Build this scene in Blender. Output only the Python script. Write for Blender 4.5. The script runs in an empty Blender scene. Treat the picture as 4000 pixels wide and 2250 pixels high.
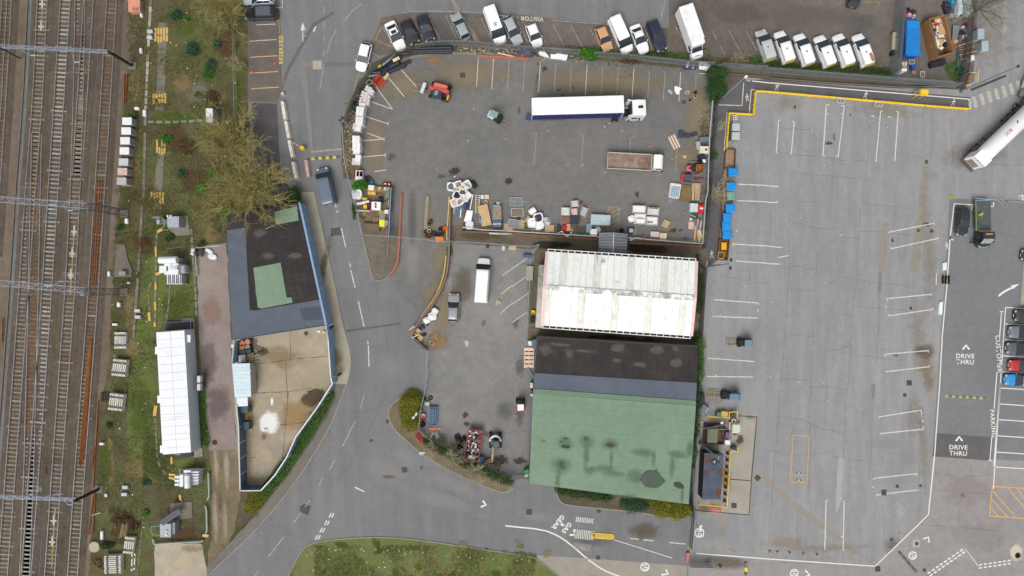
import bpy,random
from math import*
from mathutils import Vector,Matrix,noise as mn
PM=-1,1
Vc=Vector
ru=random.uniform
W_='w'
random.seed(7)
scene=bpy.context.scene
C=scene.collection
S=25.6
H=104.0
cq=bpy.data.cameras.new('camera');cq.lens=36*H/(4000/S);cq.sensor_width=36
cq.clip_start=1;cq.clip_end=3000
cam=bpy.data.objects.new('camera',cq);C.objects.link(cam)
cam.location=(0,0,H);cam.rotation_euler=(0,0,0)
scene.camera=cam
SU,SN=radians(58),radians(200)
world=bpy.data.worlds.new('World');scene.world=world;world.use_nodes=True
wn,wl=world.node_tree.nodes,world.node_tree.links
wn.clear()
sU=wn.new('ShaderNodeTexSky');sU.sky_type='NISHITA';sU.sun_disc=False
sU.sun_elevation=SU;sU.sun_rotation=SN
sU.air_density=1.0;sU.dust_density=5.0;sU.ozone_density=1.0
hs=wn.new('ShaderNodeHueSaturation');hs.inputs['Saturation'].default_value=.22
bg=wn.new('ShaderNodeBackground');bg.inputs['Strength'].default_value=.14
wo=wn.new('ShaderNodeOutputWorld')
wl.new(sU.outputs[0],hs.inputs['Color']);wl.new(hs.outputs[0],bg.inputs['Color']);wl.new(bg.outputs[0],wo.inputs['Surface'])
sJ=bpy.data.lights.new('sun','SUN');sJ.energy=1.5;sJ.angle=radians(28);sJ.color=(1,.97,.93)
sun=bpy.data.objects.new('sun',sJ);C.objects.link(sun)
sd=Vc((sin(SN)*cos(SU),cos(SN)*cos(SU),sin(SU)))
sun.rotation_euler=sd.to_track_quat('Z','Y').to_euler();sun.location=sd*200
vs=scene.view_settings
vs.view_transform='Standard';vs.look='None';vs.gamma=1;vs.use_curve_mapping=False;vs.exposure=-.16
scene.cycles.transparent_max_bounces=16
def Zm(x0,y0,s):
 return lambda x,y:(x0+x/s,y0+y/s)
TA,TB,TC,TD=[Zm(1000*i,0,1.932)for i in range(4)]
TE,TF,TG,TH=[Zm(1000*i,750,1.932)for i in range(4)]
TI,TJ,TK,TL=[Zm(1000*i,1500,1.932)for i in range(4)]
def P(x,y):return(x,y)
def W(p,z=.0):
 k=(1-z/H)/S
 return((p[0]-2000)*k,(1125-p[1])*k)
def W3(p,z=.0):
 a=W(p,z);return(a[0],a[1],z)
def dist(a,b):return hypot(a[0]-b[0],a[1]-b[1])
def an(a,b):return atan2(b[1]-a[1],b[0]-a[0])
_mc={}
def lin(c):
 return tuple((x/12.92 if x<=.04045 else((x+.055)/1.055)**2.4)for x in c)
def rJ(c):
 return tuple(min(.92,v)for v in lin([q/255 for q in c]))if max(c)>1 else tuple(c)
class NT:
 def __init__(s,name):
  s.m=bpy.data.materials.new(name);s.m.use_nodes=True;t=s.m.node_tree;s.n,s.l=t.nodes,t.links
  s.b=s.n['Principled BSDF'];s.g=s.n.new('ShaderNodeNewGeometry').outputs['Position']
 def nd(s,ki,ins,ou=0,**kw):
  x=s.n.new('ShaderNode'+ki)
  for k,v in kw.items():setattr(x,k,v)
  for k,v in ins.items():
   if hasattr(v,'is_output'):s.l.new(v,x.inputs[k])
   else:x.inputs[k].default_value=v
  return x.outputs[ou]
 def noise(s,sc,det=6,rg=.62,vec=None):return s.nd('TexNoise',{'Vector':vec or s.g,'Scale':sc,'Detail':det,'Roughness':rg})
 def rng(s,v,a,b,c,d,**kw):return s.nd('MapRange',{0:v,1:a,2:b,3:c,4:d},**kw)
 def mth(s,op,a,b,c=.0):return s.nd('Math',{0:a,1:b,2:c},operation=op)
 def hsv(s,col,vl):return s.nd('HueSaturation',{'Color':col,'Value':vl})
 def put(s,**kw):
  for k,v in kw.items():
   k=k.replace('_',' ')
   if hasattr(v,'is_output'):s.l.new(v,s.b.inputs[k])
   else:s.b.inputs[k].default_value=v
  return s.m
def M(col,rh=.6,ml=.0,va=.12,sb=2.0,rn=.0,sN=.4,cT=.0,di=None,dt=.5,al=1.0):
 col=rJ(col);di=rJ(di)if di else None
 ky=(tuple(round(c,4)for c in col),rh,ml,va,sb,rn,sN,cT,di,dt,al)
 if ky in _mc:return _mc[ky]
 s=NT('paint_%d'%len(_mc));s.col=col
 vl=s.rng(s.noise(sb,5,.65),.3,.7,1-va,1+va)
 if rn:vl=s.mth('MULTIPLY',vl,s.rng(s.nd('ObjectInfo',{},'Random'),0,1,1-rn,1+rn))
 ou=s.hsv((*col,1),vl)
 if di:ou=s.nd('Mix',{0:s.rng(s.noise(sb*.45,7,.7),.5,.72,0,dt),6:ou,7:(*di,1)},2,data_type='RGBA')
 m=s.put(Base_Color=ou,Roughness=rh,Metallic=ml,Specular_IOR_Level=sN,Coat_Weight=cT,Alpha=al);m['col']=col
 _mc[ky]=m
 return m
def G(name,cG,bi=.035,mc=.5,fn=5.0,gr=.16,rh=.9,sk=None,pz=(.32,.5,.68),bm=.25,seed=.0):
 cG=[rJ(c)for c in cG];s=NT(name)
 mp=s.nd('Mapping',{0:s.g,1:(seed,seed*.7,0)})
 def mix(a,b,f):return s.mth('MULTIPLY_ADD',a,f,s.mth('MULTIPLY',b,1-f))
 f=mix(s.noise(bi,4,vec=mp),s.noise(mc,7,.7,mp),.5)
 if sk:f=mix(f,s.noise(sk[2],5,.6,s.nd('Mapping',{0:s.g,2:(0,0,sk[0]),3:(1,sk[1],1)})),.6)
 cr=s.n.new('ShaderNodeValToRGB');e=cr.color_ramp.elements;s.l.new(f,cr.inputs[0])
 e[0].position,e[1].position=pz[0],pz[2]
 e[0].color,e[1].color=(*cG[0],1),(*cG[2],1)
 k=e.new(pz[1]);k.color=(*cG[1],1)
 fg=s.noise(fn,3,.8,mp)
 s.put(Base_Color=s.hsv(cr.outputs[0],s.rng(fg,.3,.7,1-gr,1+gr)),Roughness=rh,Specular_IOR_Level=.2)
 if bm:s.put(Normal=s.nd('Bump',{'Strength':bm,'Distance':.05,'Height':fg}))
 return s.m
_dc={}
def D(col,sE=.6,k=.9,sb=1.2,s3=.5):
 col=rJ(col)
 ky=(tuple(round(c,4)for c in col),sE,k,sb,s3)
 if ky in _dc:return _dc[ky]
 s=NT('stain_%d'%len(_dc))
 r=s.nd('VectorMath',{0:s.nd('UVMap',{})},'Value',operation='LENGTH')
 f=s.mth('MULTIPLY_ADD',s.mth('SUBTRACT',s.noise(sb,7,.7),.5),k*2,r)
 a=s.mth('MULTIPLY',s.rng(f,.9,.9-s3*.75,0,sE,interpolation_type='SMOOTHSTEP'),s.rng(r,1,.7,0,1))
 _dc[ky]=s.put(Base_Color=(*col,1),Roughness=.95,Specular_IOR_Level=.1,Alpha=a)
 return s.m
class MB:
 def __init__(s):s.v,s.f,s.sm=[],[],False
 def add(s,vs,fs):
  o=len(s.v);s.v+=[tuple(v)for v in vs];s.f+=[tuple(i+o for i in f)for f in fs];return s
 def box(s,c,d,rz=.0,b=.0,tA=1.0):
  cx,cy,cz=c;hx,hy,h=d[0]/2,d[1]/2,d[2]
  ca,sa=cos(rz),sin(rz)
  def rm(ix,iy,z,ch):
   x,y=hx-ix,hy-iy;ch=min(ch,x*.9,y*.9)
   if ch<=0:ps=[(x,y),(-x,y),(-x,-y),(x,-y)]
   else:ps=[(x,y-ch),(x-ch,y),(-x+ch,y),(-x,y-ch),(-x,-y+ch),(-x+ch,-y),(x-ch,-y),(x,-y+ch)]
   return[(cx+p*ca-q*sa,cy+p*sa+q*ca,cz+z)for p,q in ps]
  ix,iy=hx*(1-tA),hy*(1-tA)
  if b>0:
   b=min(b,hx*.45,hy*.45,h*.45)
   rs=[rm(0,0,0,b),rm(ix,iy,h-b,b),rm(ix+b*.7,iy+b*.7,h,b*.6)]
  else:rs=[rm(0,0,0,0),rm(ix,iy,h,0)]
  return s.rings(rs)
 def rings(s,rs,cJ=True,cQ=True):
  n=len(rs[0]);vs=[p for r in rs for p in r];fs=[]
  for k in range(len(rs)-1):
   for i in range(n if cQ else n-1):
    j=(i+1)%n
    fs.append((k*n+i,k*n+j,(k+1)*n+j,(k+1)*n+i))
  if cJ:
   fs.append(tuple(range(n))[::-1]);fs.append(tuple((len(rs)-1)*n+i for i in range(n)))
  return s.add(vs,fs)
 def prism(s,po,z0,z1):
  return s.rings([[(x,y,z0)for x,y in po],[(x,y,z1)for x,y in po]])
 def sheet(s,po,z):
  return s.add([(x,y,z)for x,y in po],[tuple(range(len(po)))])
 def quad(s,*p):return s.add(p,[tuple(range(len(p)))])
 def cyl(s,a,b,r,r2=None,n=10,cJ=True):
  a,b=Vc(a),Vc(b);d=(b-a)
  if d.length<1e-6:return s
  d.normalize();u=d.orthogonal().normalized();w=d.cross(u);r2=r if r2 is None else r2
  rs=[[a+(u*cos(t)+w*sin(t))*r for t in[2*pi*i/n for i in range(n)]],[b+(u*cos(t)+w*sin(t))*r2 for t in[2*pi*i/n for i in range(n)]]]
  return s.rings(rs,cJ)
 def tube(s,ps,r,n=6):
  for i in range(len(ps)-1):s.cyl(ps[i],ps[i+1],r,n=n)
  return s
 def bar(s,a,b,w,h):
  a,b=Vc(a),Vc(b);d=b-a;u=Vc((-d.y,d.x,0))
  if u.length<1e-6:u=Vc((1,0,0))
  u=u.normalized()*w/2;k=Vc((0,0,h))
  return s.rings([[a-u,a+u,a+u+k,a-u+k],[b-u,b+u,b+u+k,b-u+k]])
 def torus(s,c,R,r,ax='z',n=16,m=7,zs=1.0):
  vs,fs=[],[]
  for i in range(n):
   a=2*pi*i/n
   for j in range(m):
    b=2*pi*j/m;q=R+r*cos(b);p=(q*cos(a),q*sin(a),r*sin(b)*zs)
    if ax=='y':p=(p[0],p[2],p[1])
    if ax=='x':p=(p[2],p[0],p[1])
    vs.append((c[0]+p[0],c[1]+p[1],c[2]+p[2]))
  for i in range(n):
   for j in range(m):
    fs.append((i*m+j,((i+1)%n)*m+j,((i+1)%n)*m+(j+1)%m,i*m+(j+1)%m))
  return s.add(vs,fs)
 def lump(s,c,d,rz=.0,seed=0,am=.18,nu=10,nv=6,ft=.25,sq=.6):
  vs,fs=[],[];ca,sa=cos(rz),sin(rz)
  for j in range(nv+1):
   ph=pi*j/nv-pi/2
   for i in range(nu):
    th=2*pi*i/nu
    x,y,z=cos(ph)*cos(th),cos(ph)*sin(th),sin(ph)
    sg=lambda t:copysign(abs(t)**sq,t)
    x,y,z=sg(x),sg(y),sg(z)
    k=1+am*mn.noise(Vc((x*1.7+seed*3.1,y*1.7,z*1.7+seed)))
    z=max(z,-ft)
    x,y,z=x*k*d[0]/2,y*k*d[1]/2,(z*k+ft)/(1+ft)*d[2]
    vs.append((c[0]+x*ca-y*sa,c[1]+x*sa+y*ca,c[2]+z))
  for j in range(nv):
   for i in range(nu):
    fs.append((j*nu+i,j*nu+(i+1)%nu,(j+1)*nu+(i+1)%nu,(j+1)*nu+i))
  return s.add(vs,fs)
 def mesh(s,name,of=(0,0,0),so=False):
  me=bpy.data.meshes.new(name)
  me.from_pydata([(x-of[0],y-of[1],z-of[2])for x,y,z in s.v],[],s.f);me.update()
  if so or s.sm:
   me.polygons.foreach_set('use_smooth',[True]*len(me.polygons))
  return me
 def o(s,name,ma,parent=None,world=None,so=False):
  of=parent.location if(world and parent is not None)else(0,0,0)
  me=s.mesh(name,of,so);me.materials.append(ma)
  return link(name,me,parent)
def Box(*a,**k):b=MB();return b.box(*a,**k)
def Cyl(*a,**k):b=MB();return b.cyl(*a,**k)
def Bar(*a,**k):b=MB();return b.bar(*a,**k)
def Prism(*a,**k):b=MB();return b.prism(*a,**k)
def Rings(*a,**k):b=MB();return b.rings(*a,**k)
def Lump(*a,**k):b=MB();return b.lump(*a,**k)
def Torus(*a,**k):b=MB();return b.torus(*a,**k)
def link(name,me,parent=None):
 o=bpy.data.objects.new(name,me);C.objects.link(o)
 if parent is not None:o.parent=parent
 return o
def ta(o,la,cc,go=None):
 o['label']=la;o['category']=cc
 if go:o['group']=go
 return o
def ti(name,la,cc,lq=(0,0,0),rz=.0,go=None):
 o=bpy.data.objects.new(name,None);C.objects.link(o)
 o.location=lq;o.rotation_euler=(0,0,rz);o.empty_display_size=.3
 return ta(o,la,cc,go)
def cj(o,parent=None):
 c=o.copy();C.objects.link(c);c.parent=parent
 for ch in list(o.children):cj(ch,c)
 return c
def sW(name,po,ma,z,wob=.0,sz=1.2,holes=None):
 ps=[W(p)for p in po]
 if wob:ps=wg(ps,wob,sz)
 o=MB().sheet(ps,z).o(name,ma);o['kind']='structure'
 return o
def wg(ps,am,sz):
 ou=[]
 for i in range(len(ps)):
  a,b=ps[i],ps[(i+1)%len(ps)];n=max(1,int(dist(a,b)/sz))
  for k in range(n):
   t=k/n;x,y=a[0]+(b[0]-a[0])*t,a[1]+(b[1]-a[1])*t
   ou.append((x+am*mn.noise(Vc((x*.6,y*.6,3)))*1.6,y+am*mn.noise(Vc((x*.6,y*.6,9)))*1.6))
 return ou
def so(ps,n=2):
 for _ in range(n):
  q=[ps[0]]
  for a,b in zip(ps,ps[1:]):
   q+=[(a[0]*.75+b[0]*.25,a[1]*.75+b[1]*.25),(a[0]*.25+b[0]*.75,a[1]*.25+b[1]*.75)]
  ps=q+[ps[-1]]
 return ps
def ri(ps,w):
 L,R=[],[]
 for i,p in enumerate(ps):
  a,b=ps[max(0,i-1)],ps[min(len(ps)-1,i+1)]
  d=Vc((b[0]-a[0],b[1]-a[1]));d=d.normalized()if d.length>1e-9 else Vc((1,0))
  ww=w[i]if isinstance(w,(list,tuple))else w
  L.append((p[0]-d.y*ww/2,p[1]+d.x*ww/2));R.append((p[0]+d.y*ww/2,p[1]-d.x*ww/2))
 return L,R
def re(ps,sz):
 ou=[ps[0]];
 for a,b in zip(ps,ps[1:]):
  n=max(1,int(dist(a,b)/sz))
  for k in range(1,n+1):ou.append((a[0]+(b[0]-a[0])*k/n,a[1]+(b[1]-a[1])*k/n))
 return ou
gA=G('earth',[(84,76,62),(104,96,80),(120,110,92)])
gE=G('road_asphalt',[(108,109,110),(121,121,122),(135,134,133)],bi=.05,mc=.6,gr=.16,sk=(1.25,.12,.5))
gk=G('car_park_asphalt',[(92,84,78),(107,100,94),(122,114,106)],mc=.7,gr=.18)
gj=G('patch_asphalt',[(76,75,76),(86,84,85),(98,95,94)],gr=.14)
gF=G('storage_yard_asphalt',[(102,102,101),(116,115,113),(133,127,117)],bi=.05,mc=.7,gr=.15)
gM=G('works_yard_asphalt',[(114,112,109),(130,129,127),(146,142,136)],bi=.06,mc=.7,gr=.15,seed=40)
gG=G('yard_concrete',[(126,127,129),(143,143,144),(160,158,155)],bi=.05,mc=.9,gr=.13,sk=(.1,.12,.8))
g_se=G('worn_concrete',[(130,127,126),(147,143,141),(163,157,152)],bi=.06,mc=.8,gr=.12,seed=13)
gB=G('new_asphalt',[(112,113,115),(122,123,125),(132,132,134)],bi=.06,mc=.9,gr=.12,seed=5)
gu=G('walkway_asphalt',[(86,86,88),(98,97,98),(112,109,106)],gr=.10)
gN=G('tan_concrete',[(146,134,114),(166,153,131),(184,172,151)],bi=.08,mc=.5,gr=.08)
gn=G('apron_concrete',[(140,134,124),(156,150,140),(171,165,154)],mc=.4,gr=.06)
gx=G('footway_concrete',[(150,142,124),(172,164,144),(190,182,162)],mc=.5,gr=.07)
gC=G('footway_asphalt',[(106,102,96),(118,114,107),(130,125,117)],gr=.10)
gH=G('ballast',[(88,78,68),(110,98,86),(130,118,104)],bi=.06,mc=.6,fn=4.5,gr=.30,bm=.9)
gg=G('grey_ballast',[(96,98,97),(112,114,113),(128,129,127)],bi=.1,mc=.8,fn=4.5,gr=.26,bm=.9)
gq=G('rough_grass',[(74,66,50),(90,86,60),(94,104,58)],bi=.09,mc=.7,fn=4.0,gr=.30,bm=.8,pz=(.36,.5,.62))
gD=G('mown_grass',[(106,100,64),(96,106,56),(82,106,46)],bi=.12,mc=.8,fn=4.0,gr=.26,bm=.8,pz=(.36,.5,.64))
gI=G('island_grass',[(118,114,78),(106,112,66),(86,106,50)],bi=.13,mc=.6,fn=4.0,gr=.24,bm=.8,pz=(.38,.5,.62))
gJ=G('red_gravel',[(122,111,108),(142,129,124),(160,146,138)],bi=.05,mc=.3,fn=5,gr=.2,bm=.6)
gz=G('dirt',[(96,86,68),(120,108,86),(146,134,112)],bi=.1,mc=.5,fn=5,gr=.22,bm=.6)
gi=G('dark_dirt',[(74,66,54),(94,86,71),(112,103,86)],bi=.1,mc=.7,fn=5,gr=.22,bm=.5)
gO=G('pen_dirt',[(92,80,60),(116,103,82),(132,120,100)],bi=.15,mc=.9,fn=5,gr=.22,bm=.5)
gK=G('damp_concrete',[(84,77,64),(106,98,84),(122,115,100)],bi=.1,mc=.6,gr=.14)
gL=G('grey_gravel',[(92,86,76),(112,106,95),(130,124,112)],bi=.15,mc=1.2,fn=5,gr=.25,bm=.6)
ZL={}
def lj(name,ky,po,ma,z,wob=.0,sz=1.2):
 o=sW(name,po,ma,z,wob,sz);ZL[o.name]=z;o['z']=z;return o
ground=lj('ground','g',[P(-9000,-9000),P(13000,-9000),P(13000,9000),P(-9000,9000)],gA,0)
bh=lj('railway_ballast','b',[P(-4000,-4000),P(505,-4000),P(503,0),P(507,250),P(482,400),P(470,700),P(440,1100),P(428,1400),P(388,1600),P(368,2000),P(345,2250),P(250,6000),P(-4000,6000)],gH,.004,.3)
ve=lj('grass_verge','v',[P(505,-4000),P(503,0),P(507,250),P(482,400),P(470,700),P(440,1100),P(428,1400),P(388,1600),P(368,2000),P(345,2250),P(250,6000),P(560,2650),P(800,2262),P(1000,2065),P(1160,1850),P(1300,1600),P(1330,1480),P(1000,1480),P(900,1300),P(880,850),P(1000,800),P(972,395),P(968,-4000)],gq,.008,.25)
lawn=lj('lawn','v',[P(560,1020),P(640,1000),P(700,1050),P(765,1060),P(770,1250),P(640,1245),P(600,1330),P(606,1500),P(612,1700),P(630,1790),P(780,1800),P(770,1880),P(640,1900),P(560,1860),P(500,1760),P(490,1600),P(520,1400),P(545,1200)],gD,.012,.5)
ra=lj('road','r',[P(968,-4000),P(2640,-4000),P(2800,380),P(2760,1000),P(2700,1990),P(2680,2650),P(560,2650),P(800,2262),P(1000,2065),P(1160,1850),P(1300,1600),P(1345,1500),P(1365,1390),P(1355,1330),P(1310,1160),P(1260,950),P(1225,790),P(1000,800),P(968,395)],gE,.012)
cn=lj('yard_concrete','c',[P(2640,-4000),P(9000,-4000),P(9000,2650),P(2680,2650),P(2700,1990),P(2740,1360),P(2755,960),P(2800,380)],gG,.010)
ck=lj('car_park','p',[P(2618,-4000),P(3830,-4000),P(3800,320),P(3490,300),P(3000,258),P(2760,240),P(2612,225)],gk,.020)
bf=lj('parking_bays','p',[P(1430,230),P(1490,70),P(1600,48),P(2000,52),P(2240,82),P(2450,105),P(2612,110),P(2612,225),P(2250,195),P(1900,175),P(1640,178),P(1530,205)],gk,.017)
rG=lj('reserved_bays','p',[P(968,-300),P(1100,-300),P(1092,30),P(1108,330),P(1085,400),P(968,395)],gk,.017)
dpatch=lj('asphalt_patch','p',[P(985,402),P(1082,405),P(1095,660),P(1160,790),P(990,790)],gj,.017)
yr=lj('storage_yard','y',[P(1345,660),P(1338,510),P(1360,430),P(1405,320),P(1460,250),P(1540,205),P(1640,182),P(1800,174),P(2000,184),P(2300,208),P(2560,227),P(2800,262),P(2800,400),P(2775,650),P(2755,945),P(2600,935),P(2300,915),P(2060,892),P(1870,890),P(1760,935),P(1745,1020),P(1738,1060),P(1720,1130),P(1690,1180),P(1645,1238),P(1525,1085),P(1548,1050),P(1550,760),P(1530,740),P(1370,745)],gF,.022)
my=lj('works_yard','y',[P(1762,945),P(2060,960),P(2085,1000),P(2070,1200),P(2060,1300),P(2060,1880),P(1960,1860),P(1780,1760),P(1690,1700),P(1638,1660),P(1640,1560),P(1665,1500),P(1662,1370),P(1616,1330),P(1622,1290),P(1660,1240),P(1705,1165),P(1740,1090),P(1752,1000)],gM,.024)
sO=lj('building_apron','s',[P(1762,880),P(2060,880),P(2300,908),P(2762,950),P(2745,1370),P(2060,1330),P(2072,1200),P(2088,975),P(1762,948)],gK,.028,.1)
pen=lj('pen_ground','s',[P(1362,735),P(1532,735),P(1526,925),P(1412,915)],gO,.028,.15)
isle=lj('gravel_island','s',[P(1412,921),P(1562,926),P(1553,1040),P(1518,1081),P(1481,1099),P(1458,1092),P(1445,1040)],gL,.030)
ty=lj('walled_yard','s',[P(905,1325),P(1285,1260),P(1308,1480),P(1235,1610),P(1105,1800),P(1015,1915),P(940,1915),P(915,1600)],gN,.020)
fb=lj('footway','f',[TF(330,0),TF(440,0),TF(530,420),TF(610,760),TF(640,950),TF(690,1120),TF(715,1230),TF(715,1320),TF(690,1449),TF(600,1449),TF(560,1120),TF(520,900),TF(460,480)],gx,.05)
fpath=lj('footpath','f',[TF(600,1449),TF(690,1449),TJ(680,0),TJ(590,260),TJ(470,480),TJ(280,770),TJ(0,1110),TI(1560,1440),TI(1540,1400),TJ(-100,1100),TJ(0,980),TJ(230,700),TJ(440,400),TJ(590,50)],gC,.046)
lz=lj('gravel_lane','l',[P(768,960),P(884,950),P(905,1330),P(920,1690),P(935,1750),P(815,1760),P(800,1600),P(776,1300)],gJ,.016,.2)
td=lj('dirt_track','l',[P(815,1740),P(932,1740),P(945,1910),P(905,2100),P(862,2200),P(805,2255),P(830,2000)],gz,.014,.4)
pad=lj('concrete_pad','l',[P(603,2129),P(690,2122),P(790,2123),P(812,2250),P(830,2420),P(603,2420)],gx,.06,.15)
ge=lj('grass_island','i',so([TJ(150,1640),TJ(240,1449),TJ(330,1280),TJ(380,1215),TJ(500,1180),TJ(880,1150),TJ(1200,1170),TJ(1932,1280),TK(150,1295),TK(260,1370),TK(350,1449),TK(500,1640)],2),gI,.10)
ap=lj('concrete_apron','i',[TK(150,1290),TK(640,1320),TK(1320,1372),TK(1310,1640),TK(500,1640),TK(350,1449),TK(260,1370)],gn,.022)
bed=lj('hedge_bed','i',so([TJ(1140,72),TJ(1010,160),TJ(995,240),TJ(1040,340),TJ(1150,440),TJ(1240,520),TJ(1400,620),TJ(1600,720),TJ(1800,800),TJ(1850,820),TJ(1900,815),TJ(1945,780),TJ(1945,705),TJ(1700,600),TJ(1400,450),TJ(1220,340),TJ(1250,60)],1),gz,.09)
bed2=lj('planting_bed','i',[TK(335,780),TK(340,850),TK(370,895),TK(420,915),TK(780,950),TK(960,965),TK(1270,1030),TK(1330,995),TK(1375,1010),TK(1370,850)],gi,.09)
bed3=lj('roadside_bed','i',[TJ(580,20),TJ(600,60),TJ(440,400),TJ(230,700),TJ(0,990),TI(1810,1100),TI(1815,800),TJ(20,800),TJ(250,500),TJ(480,170)],gi,.05)
gstrip=lj('grass_strip','i',[P(2200,176),P(2550,205),P(2790,222),P(2990,232),P(3120,247),P(3480,268),P(3500,312),P(3200,292),P(2980,262),P(2500,232),P(2230,200)],gq,.026,.2)
cstrip=lj('rubble_strip','i',[P(1338,700),P(1332,510),P(1352,430),P(1400,322),P(1457,250),P(1540,200),P(1640,177),P(1900,172),P(2300,205),P(2560,225),P(2780,250),P(2780,272),P(2560,258),P(2300,236),P(2000,215),P(1800,202),P(1640,208),P(1560,232),P(1490,282),P(1440,350),P(1400,440),P(1380,520),P(1385,700)],gi,.030,.2)
dstrip=lj('dirt_strip','i',[P(2790,268),P(2990,268),P(3490,310),P(3790,322),P(3768,352),P(3000,312),P(2915,302),P(2900,360),P(2830,380),P(2795,380)],gi,.030,.1)
wq=lj('walkway','i',[TC(1565,740),TC(1640,640),TC(1740,610),TC(1770,605),TD(0,600),TD(1530,735),TD(1530,822),TD(0,690),TC(1845,688),TC(1828,862),TC(1640,848),TC(1620,1120),TC(1600,1160),TG(1585,0),TG(1548,515),TG(1500,560),TG(1460,500),TG(1490,200),TC(1520,1200)],gu,.034)
comp=lj('waste_compound','i',[P(3492,-300),P(3840,-300),P(3800,318),P(3492,296)],gk,.036)
dr=lj('drive_thru','i',[P(3708,775),P(4900,800),P(4900,1850),P(3642,1780),P(3668,1400),P(3690,1100)],gB,.018)
dv=lj('asphalt_overlay','i',[TL(1265,370),TL(1690,400),TL(1690,580),TL(1240,545)],gu,.022)
se=lj('forecourt_concrete','i',[P(3640,1785),P(4900,1850),P(4900,2650),P(2680,2650),P(2690,2190),P(3420,2212),P(3605,2020)],g_se,.016)
pu=lj('plant_pad','i',[P(2728,1640),P(2958,1612),P(2926,2010),P(2720,2002)],gn,.024)
il=lj('concrete_island','i',[TH(1900,850),TH(1922,540),TH(2600,560),TH(2600,880)],gn,.10)
kr=M((150,146,136),.85,va=.2,sb=1.5)
def ke(ps,parent=None,h=.12,w=.13,ma=None,sm=2,nm='kerb'):
 ps=[W(p)for p in(so(ps,sm)if sm else ps)]
 L,R=ri(ps,w)
 mb=Rings([[(a[0],a[1],0),(a[0],a[1],h),(b[0],b[1],h),(b[0],b[1],0)]for a,b in zip(L,R)])
 o=mb.o(nm,ma or kr,parent)
 if parent is None:o['kind']='structure'
 return o
ke([TJ(150,1640),TJ(240,1449),TJ(330,1280),TJ(380,1215),TJ(500,1180),TJ(880,1150),TJ(1200,1170),TJ(1932,1280),TK(150,1295),TK(260,1370),TK(350,1449)],ge)
ke([TJ(1140,72),TJ(1010,160),TJ(995,240),TJ(1040,340),TJ(1150,440),TJ(1240,520),TJ(1400,620),TJ(1600,720),TJ(1800,800),TJ(1850,820),TJ(1900,815),TJ(1945,780)],bed)
ke([TK(335,780),TK(340,850),TK(370,895),TK(420,915),TK(780,950),TK(960,965),TK(1270,1030),TK(1330,995)],bed2)
ke([TF(440,0),TF(530,420),TF(610,760),TF(640,950),TF(690,1120),TF(715,1230),TF(715,1320),TF(690,1449),TJ(680,0),TJ(590,260),TJ(470,480),TJ(280,770),TJ(0,1110),TI(1560,1449)],fb,.10)
ke([TB(650,960),TB(660,1120),TB(672,1250),TB(720,1449),TF(740,60),TF(800,320),TF(850,520),TF(875,640),TF(910,675),TF(960,665),TF(1000,640)],yr,.11)
ke([TG(1590,0),TG(1550,515)],wq,.14,.10,M((60,56,52),.8))
ka=M((140,92,78),.85,va=.2,sb=3,di=(110,100,80))
_pm={}
def pc(col,wx=.35):
 col=rJ(col);ky=(col,wx)
 if ky in _pm:return _pm[ky]
 s=NT('road_paint_%d'%len(_pm))
 m=s.put(Base_Color=(*col,1),Roughness=.8,Alpha=s.rng(s.noise(3.5,8,.8),.2+wx*.5,.42+wx*.5,max(0,.75-wx),1-wx*.2))
 _pm[ky]=m;return m
WH=(226,224,216);YE=(214,186,104);OR=(214,172,100);BY=(236,196,30)
def lc(ps,w,ma,parent,sm=0,nm='painted_line',dz=.006):
 ps=[W(p)for p in(so(ps,sm)if sm else ps)]
 L,R=ri(ps,w);z=parent.get('z',0)+dz
 mb=MB()
 for i in range(len(ps)-1):mb.quad((*L[i],z),(*R[i],z),(*R[i+1],z),(*L[i+1],z))
 return mb.o(nm,ma,parent)
def li(T,sP,w,ma,parent,nm='painted_line'):
 for a in sP:lc([T(*a[:2]),T(*a[2:4])],w,ma,parent,nm=nm)
def dashes(a,b,n,frac,w,ma,parent):
 for i in range(n):
  t0,t1=i/n,(i+frac)/n
  lc([(a[0]+(b[0]-a[0])*t0,a[1]+(b[1]-a[1])*t0),(a[0]+(b[0]-a[0])*t1,a[1]+(b[1]-a[1])*t1)],w,ma,parent)
def fi(ps,ma,parent,dz=.006,nm='painted_mark'):
 return MB().sheet([W(p)for p in ps],parent.get('z',0)+dz).o(nm,ma,parent)
def le(txt,p,ag,ht,ma,parent,z=None,sK=1.0,bo=.0,dz=.006,nm='lettering',si=1.0):
 cu=bpy.data.curves.new('t','FONT');cu.body=txt;cu.align_x='CENTER';cu.align_y='CENTER';cu.size=1.0;cu.offset=bo;cu.space_character=si;cu.resolution_u=3
 ob=bpy.data.objects.new('t',cu);C.objects.link(ob)
 dg=bpy.context.evaluated_depsgraph_get();me=bpy.data.meshes.new_from_object(ob.evaluated_get(dg))
 bpy.data.objects.remove(ob);bpy.data.curves.remove(cu)
 zz=(parent.get('z',0)+dz)if z is None else z
 k=ht/S/.7*(1-zz/H)
 me.transform(Matrix.Translation((*W(p,zz),zz))@Matrix.Rotation(radians(ag),4,'Z')@Matrix.Diagonal((k*sK,k,1,1)))
 me.materials.clear();me.materials.append(ma)
 return link(nm,me,parent)
w0,w1,w2,w3=pc(WH,.0),pc(WH,.3),pc(WH,.55),pc(WH,.75)
y0,y1,y2=pc(YE,.15),pc(YE,.45),pc(YE,.75)
li(TB,[(515,45,515,102),(516,160,515,215),(514,275,512,325),(511,378,510,425)],.13,w2,ra)
lc([TB(512,482),TB(498,580),TB(480,685)],.13,w2,ra)
lc([TB(608,222),TB(565,300),TB(536,398)],.13,w2,ra,1)
lc([TB(800,28),TB(725,85),TB(668,150)],.13,w2,ra,1)
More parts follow.
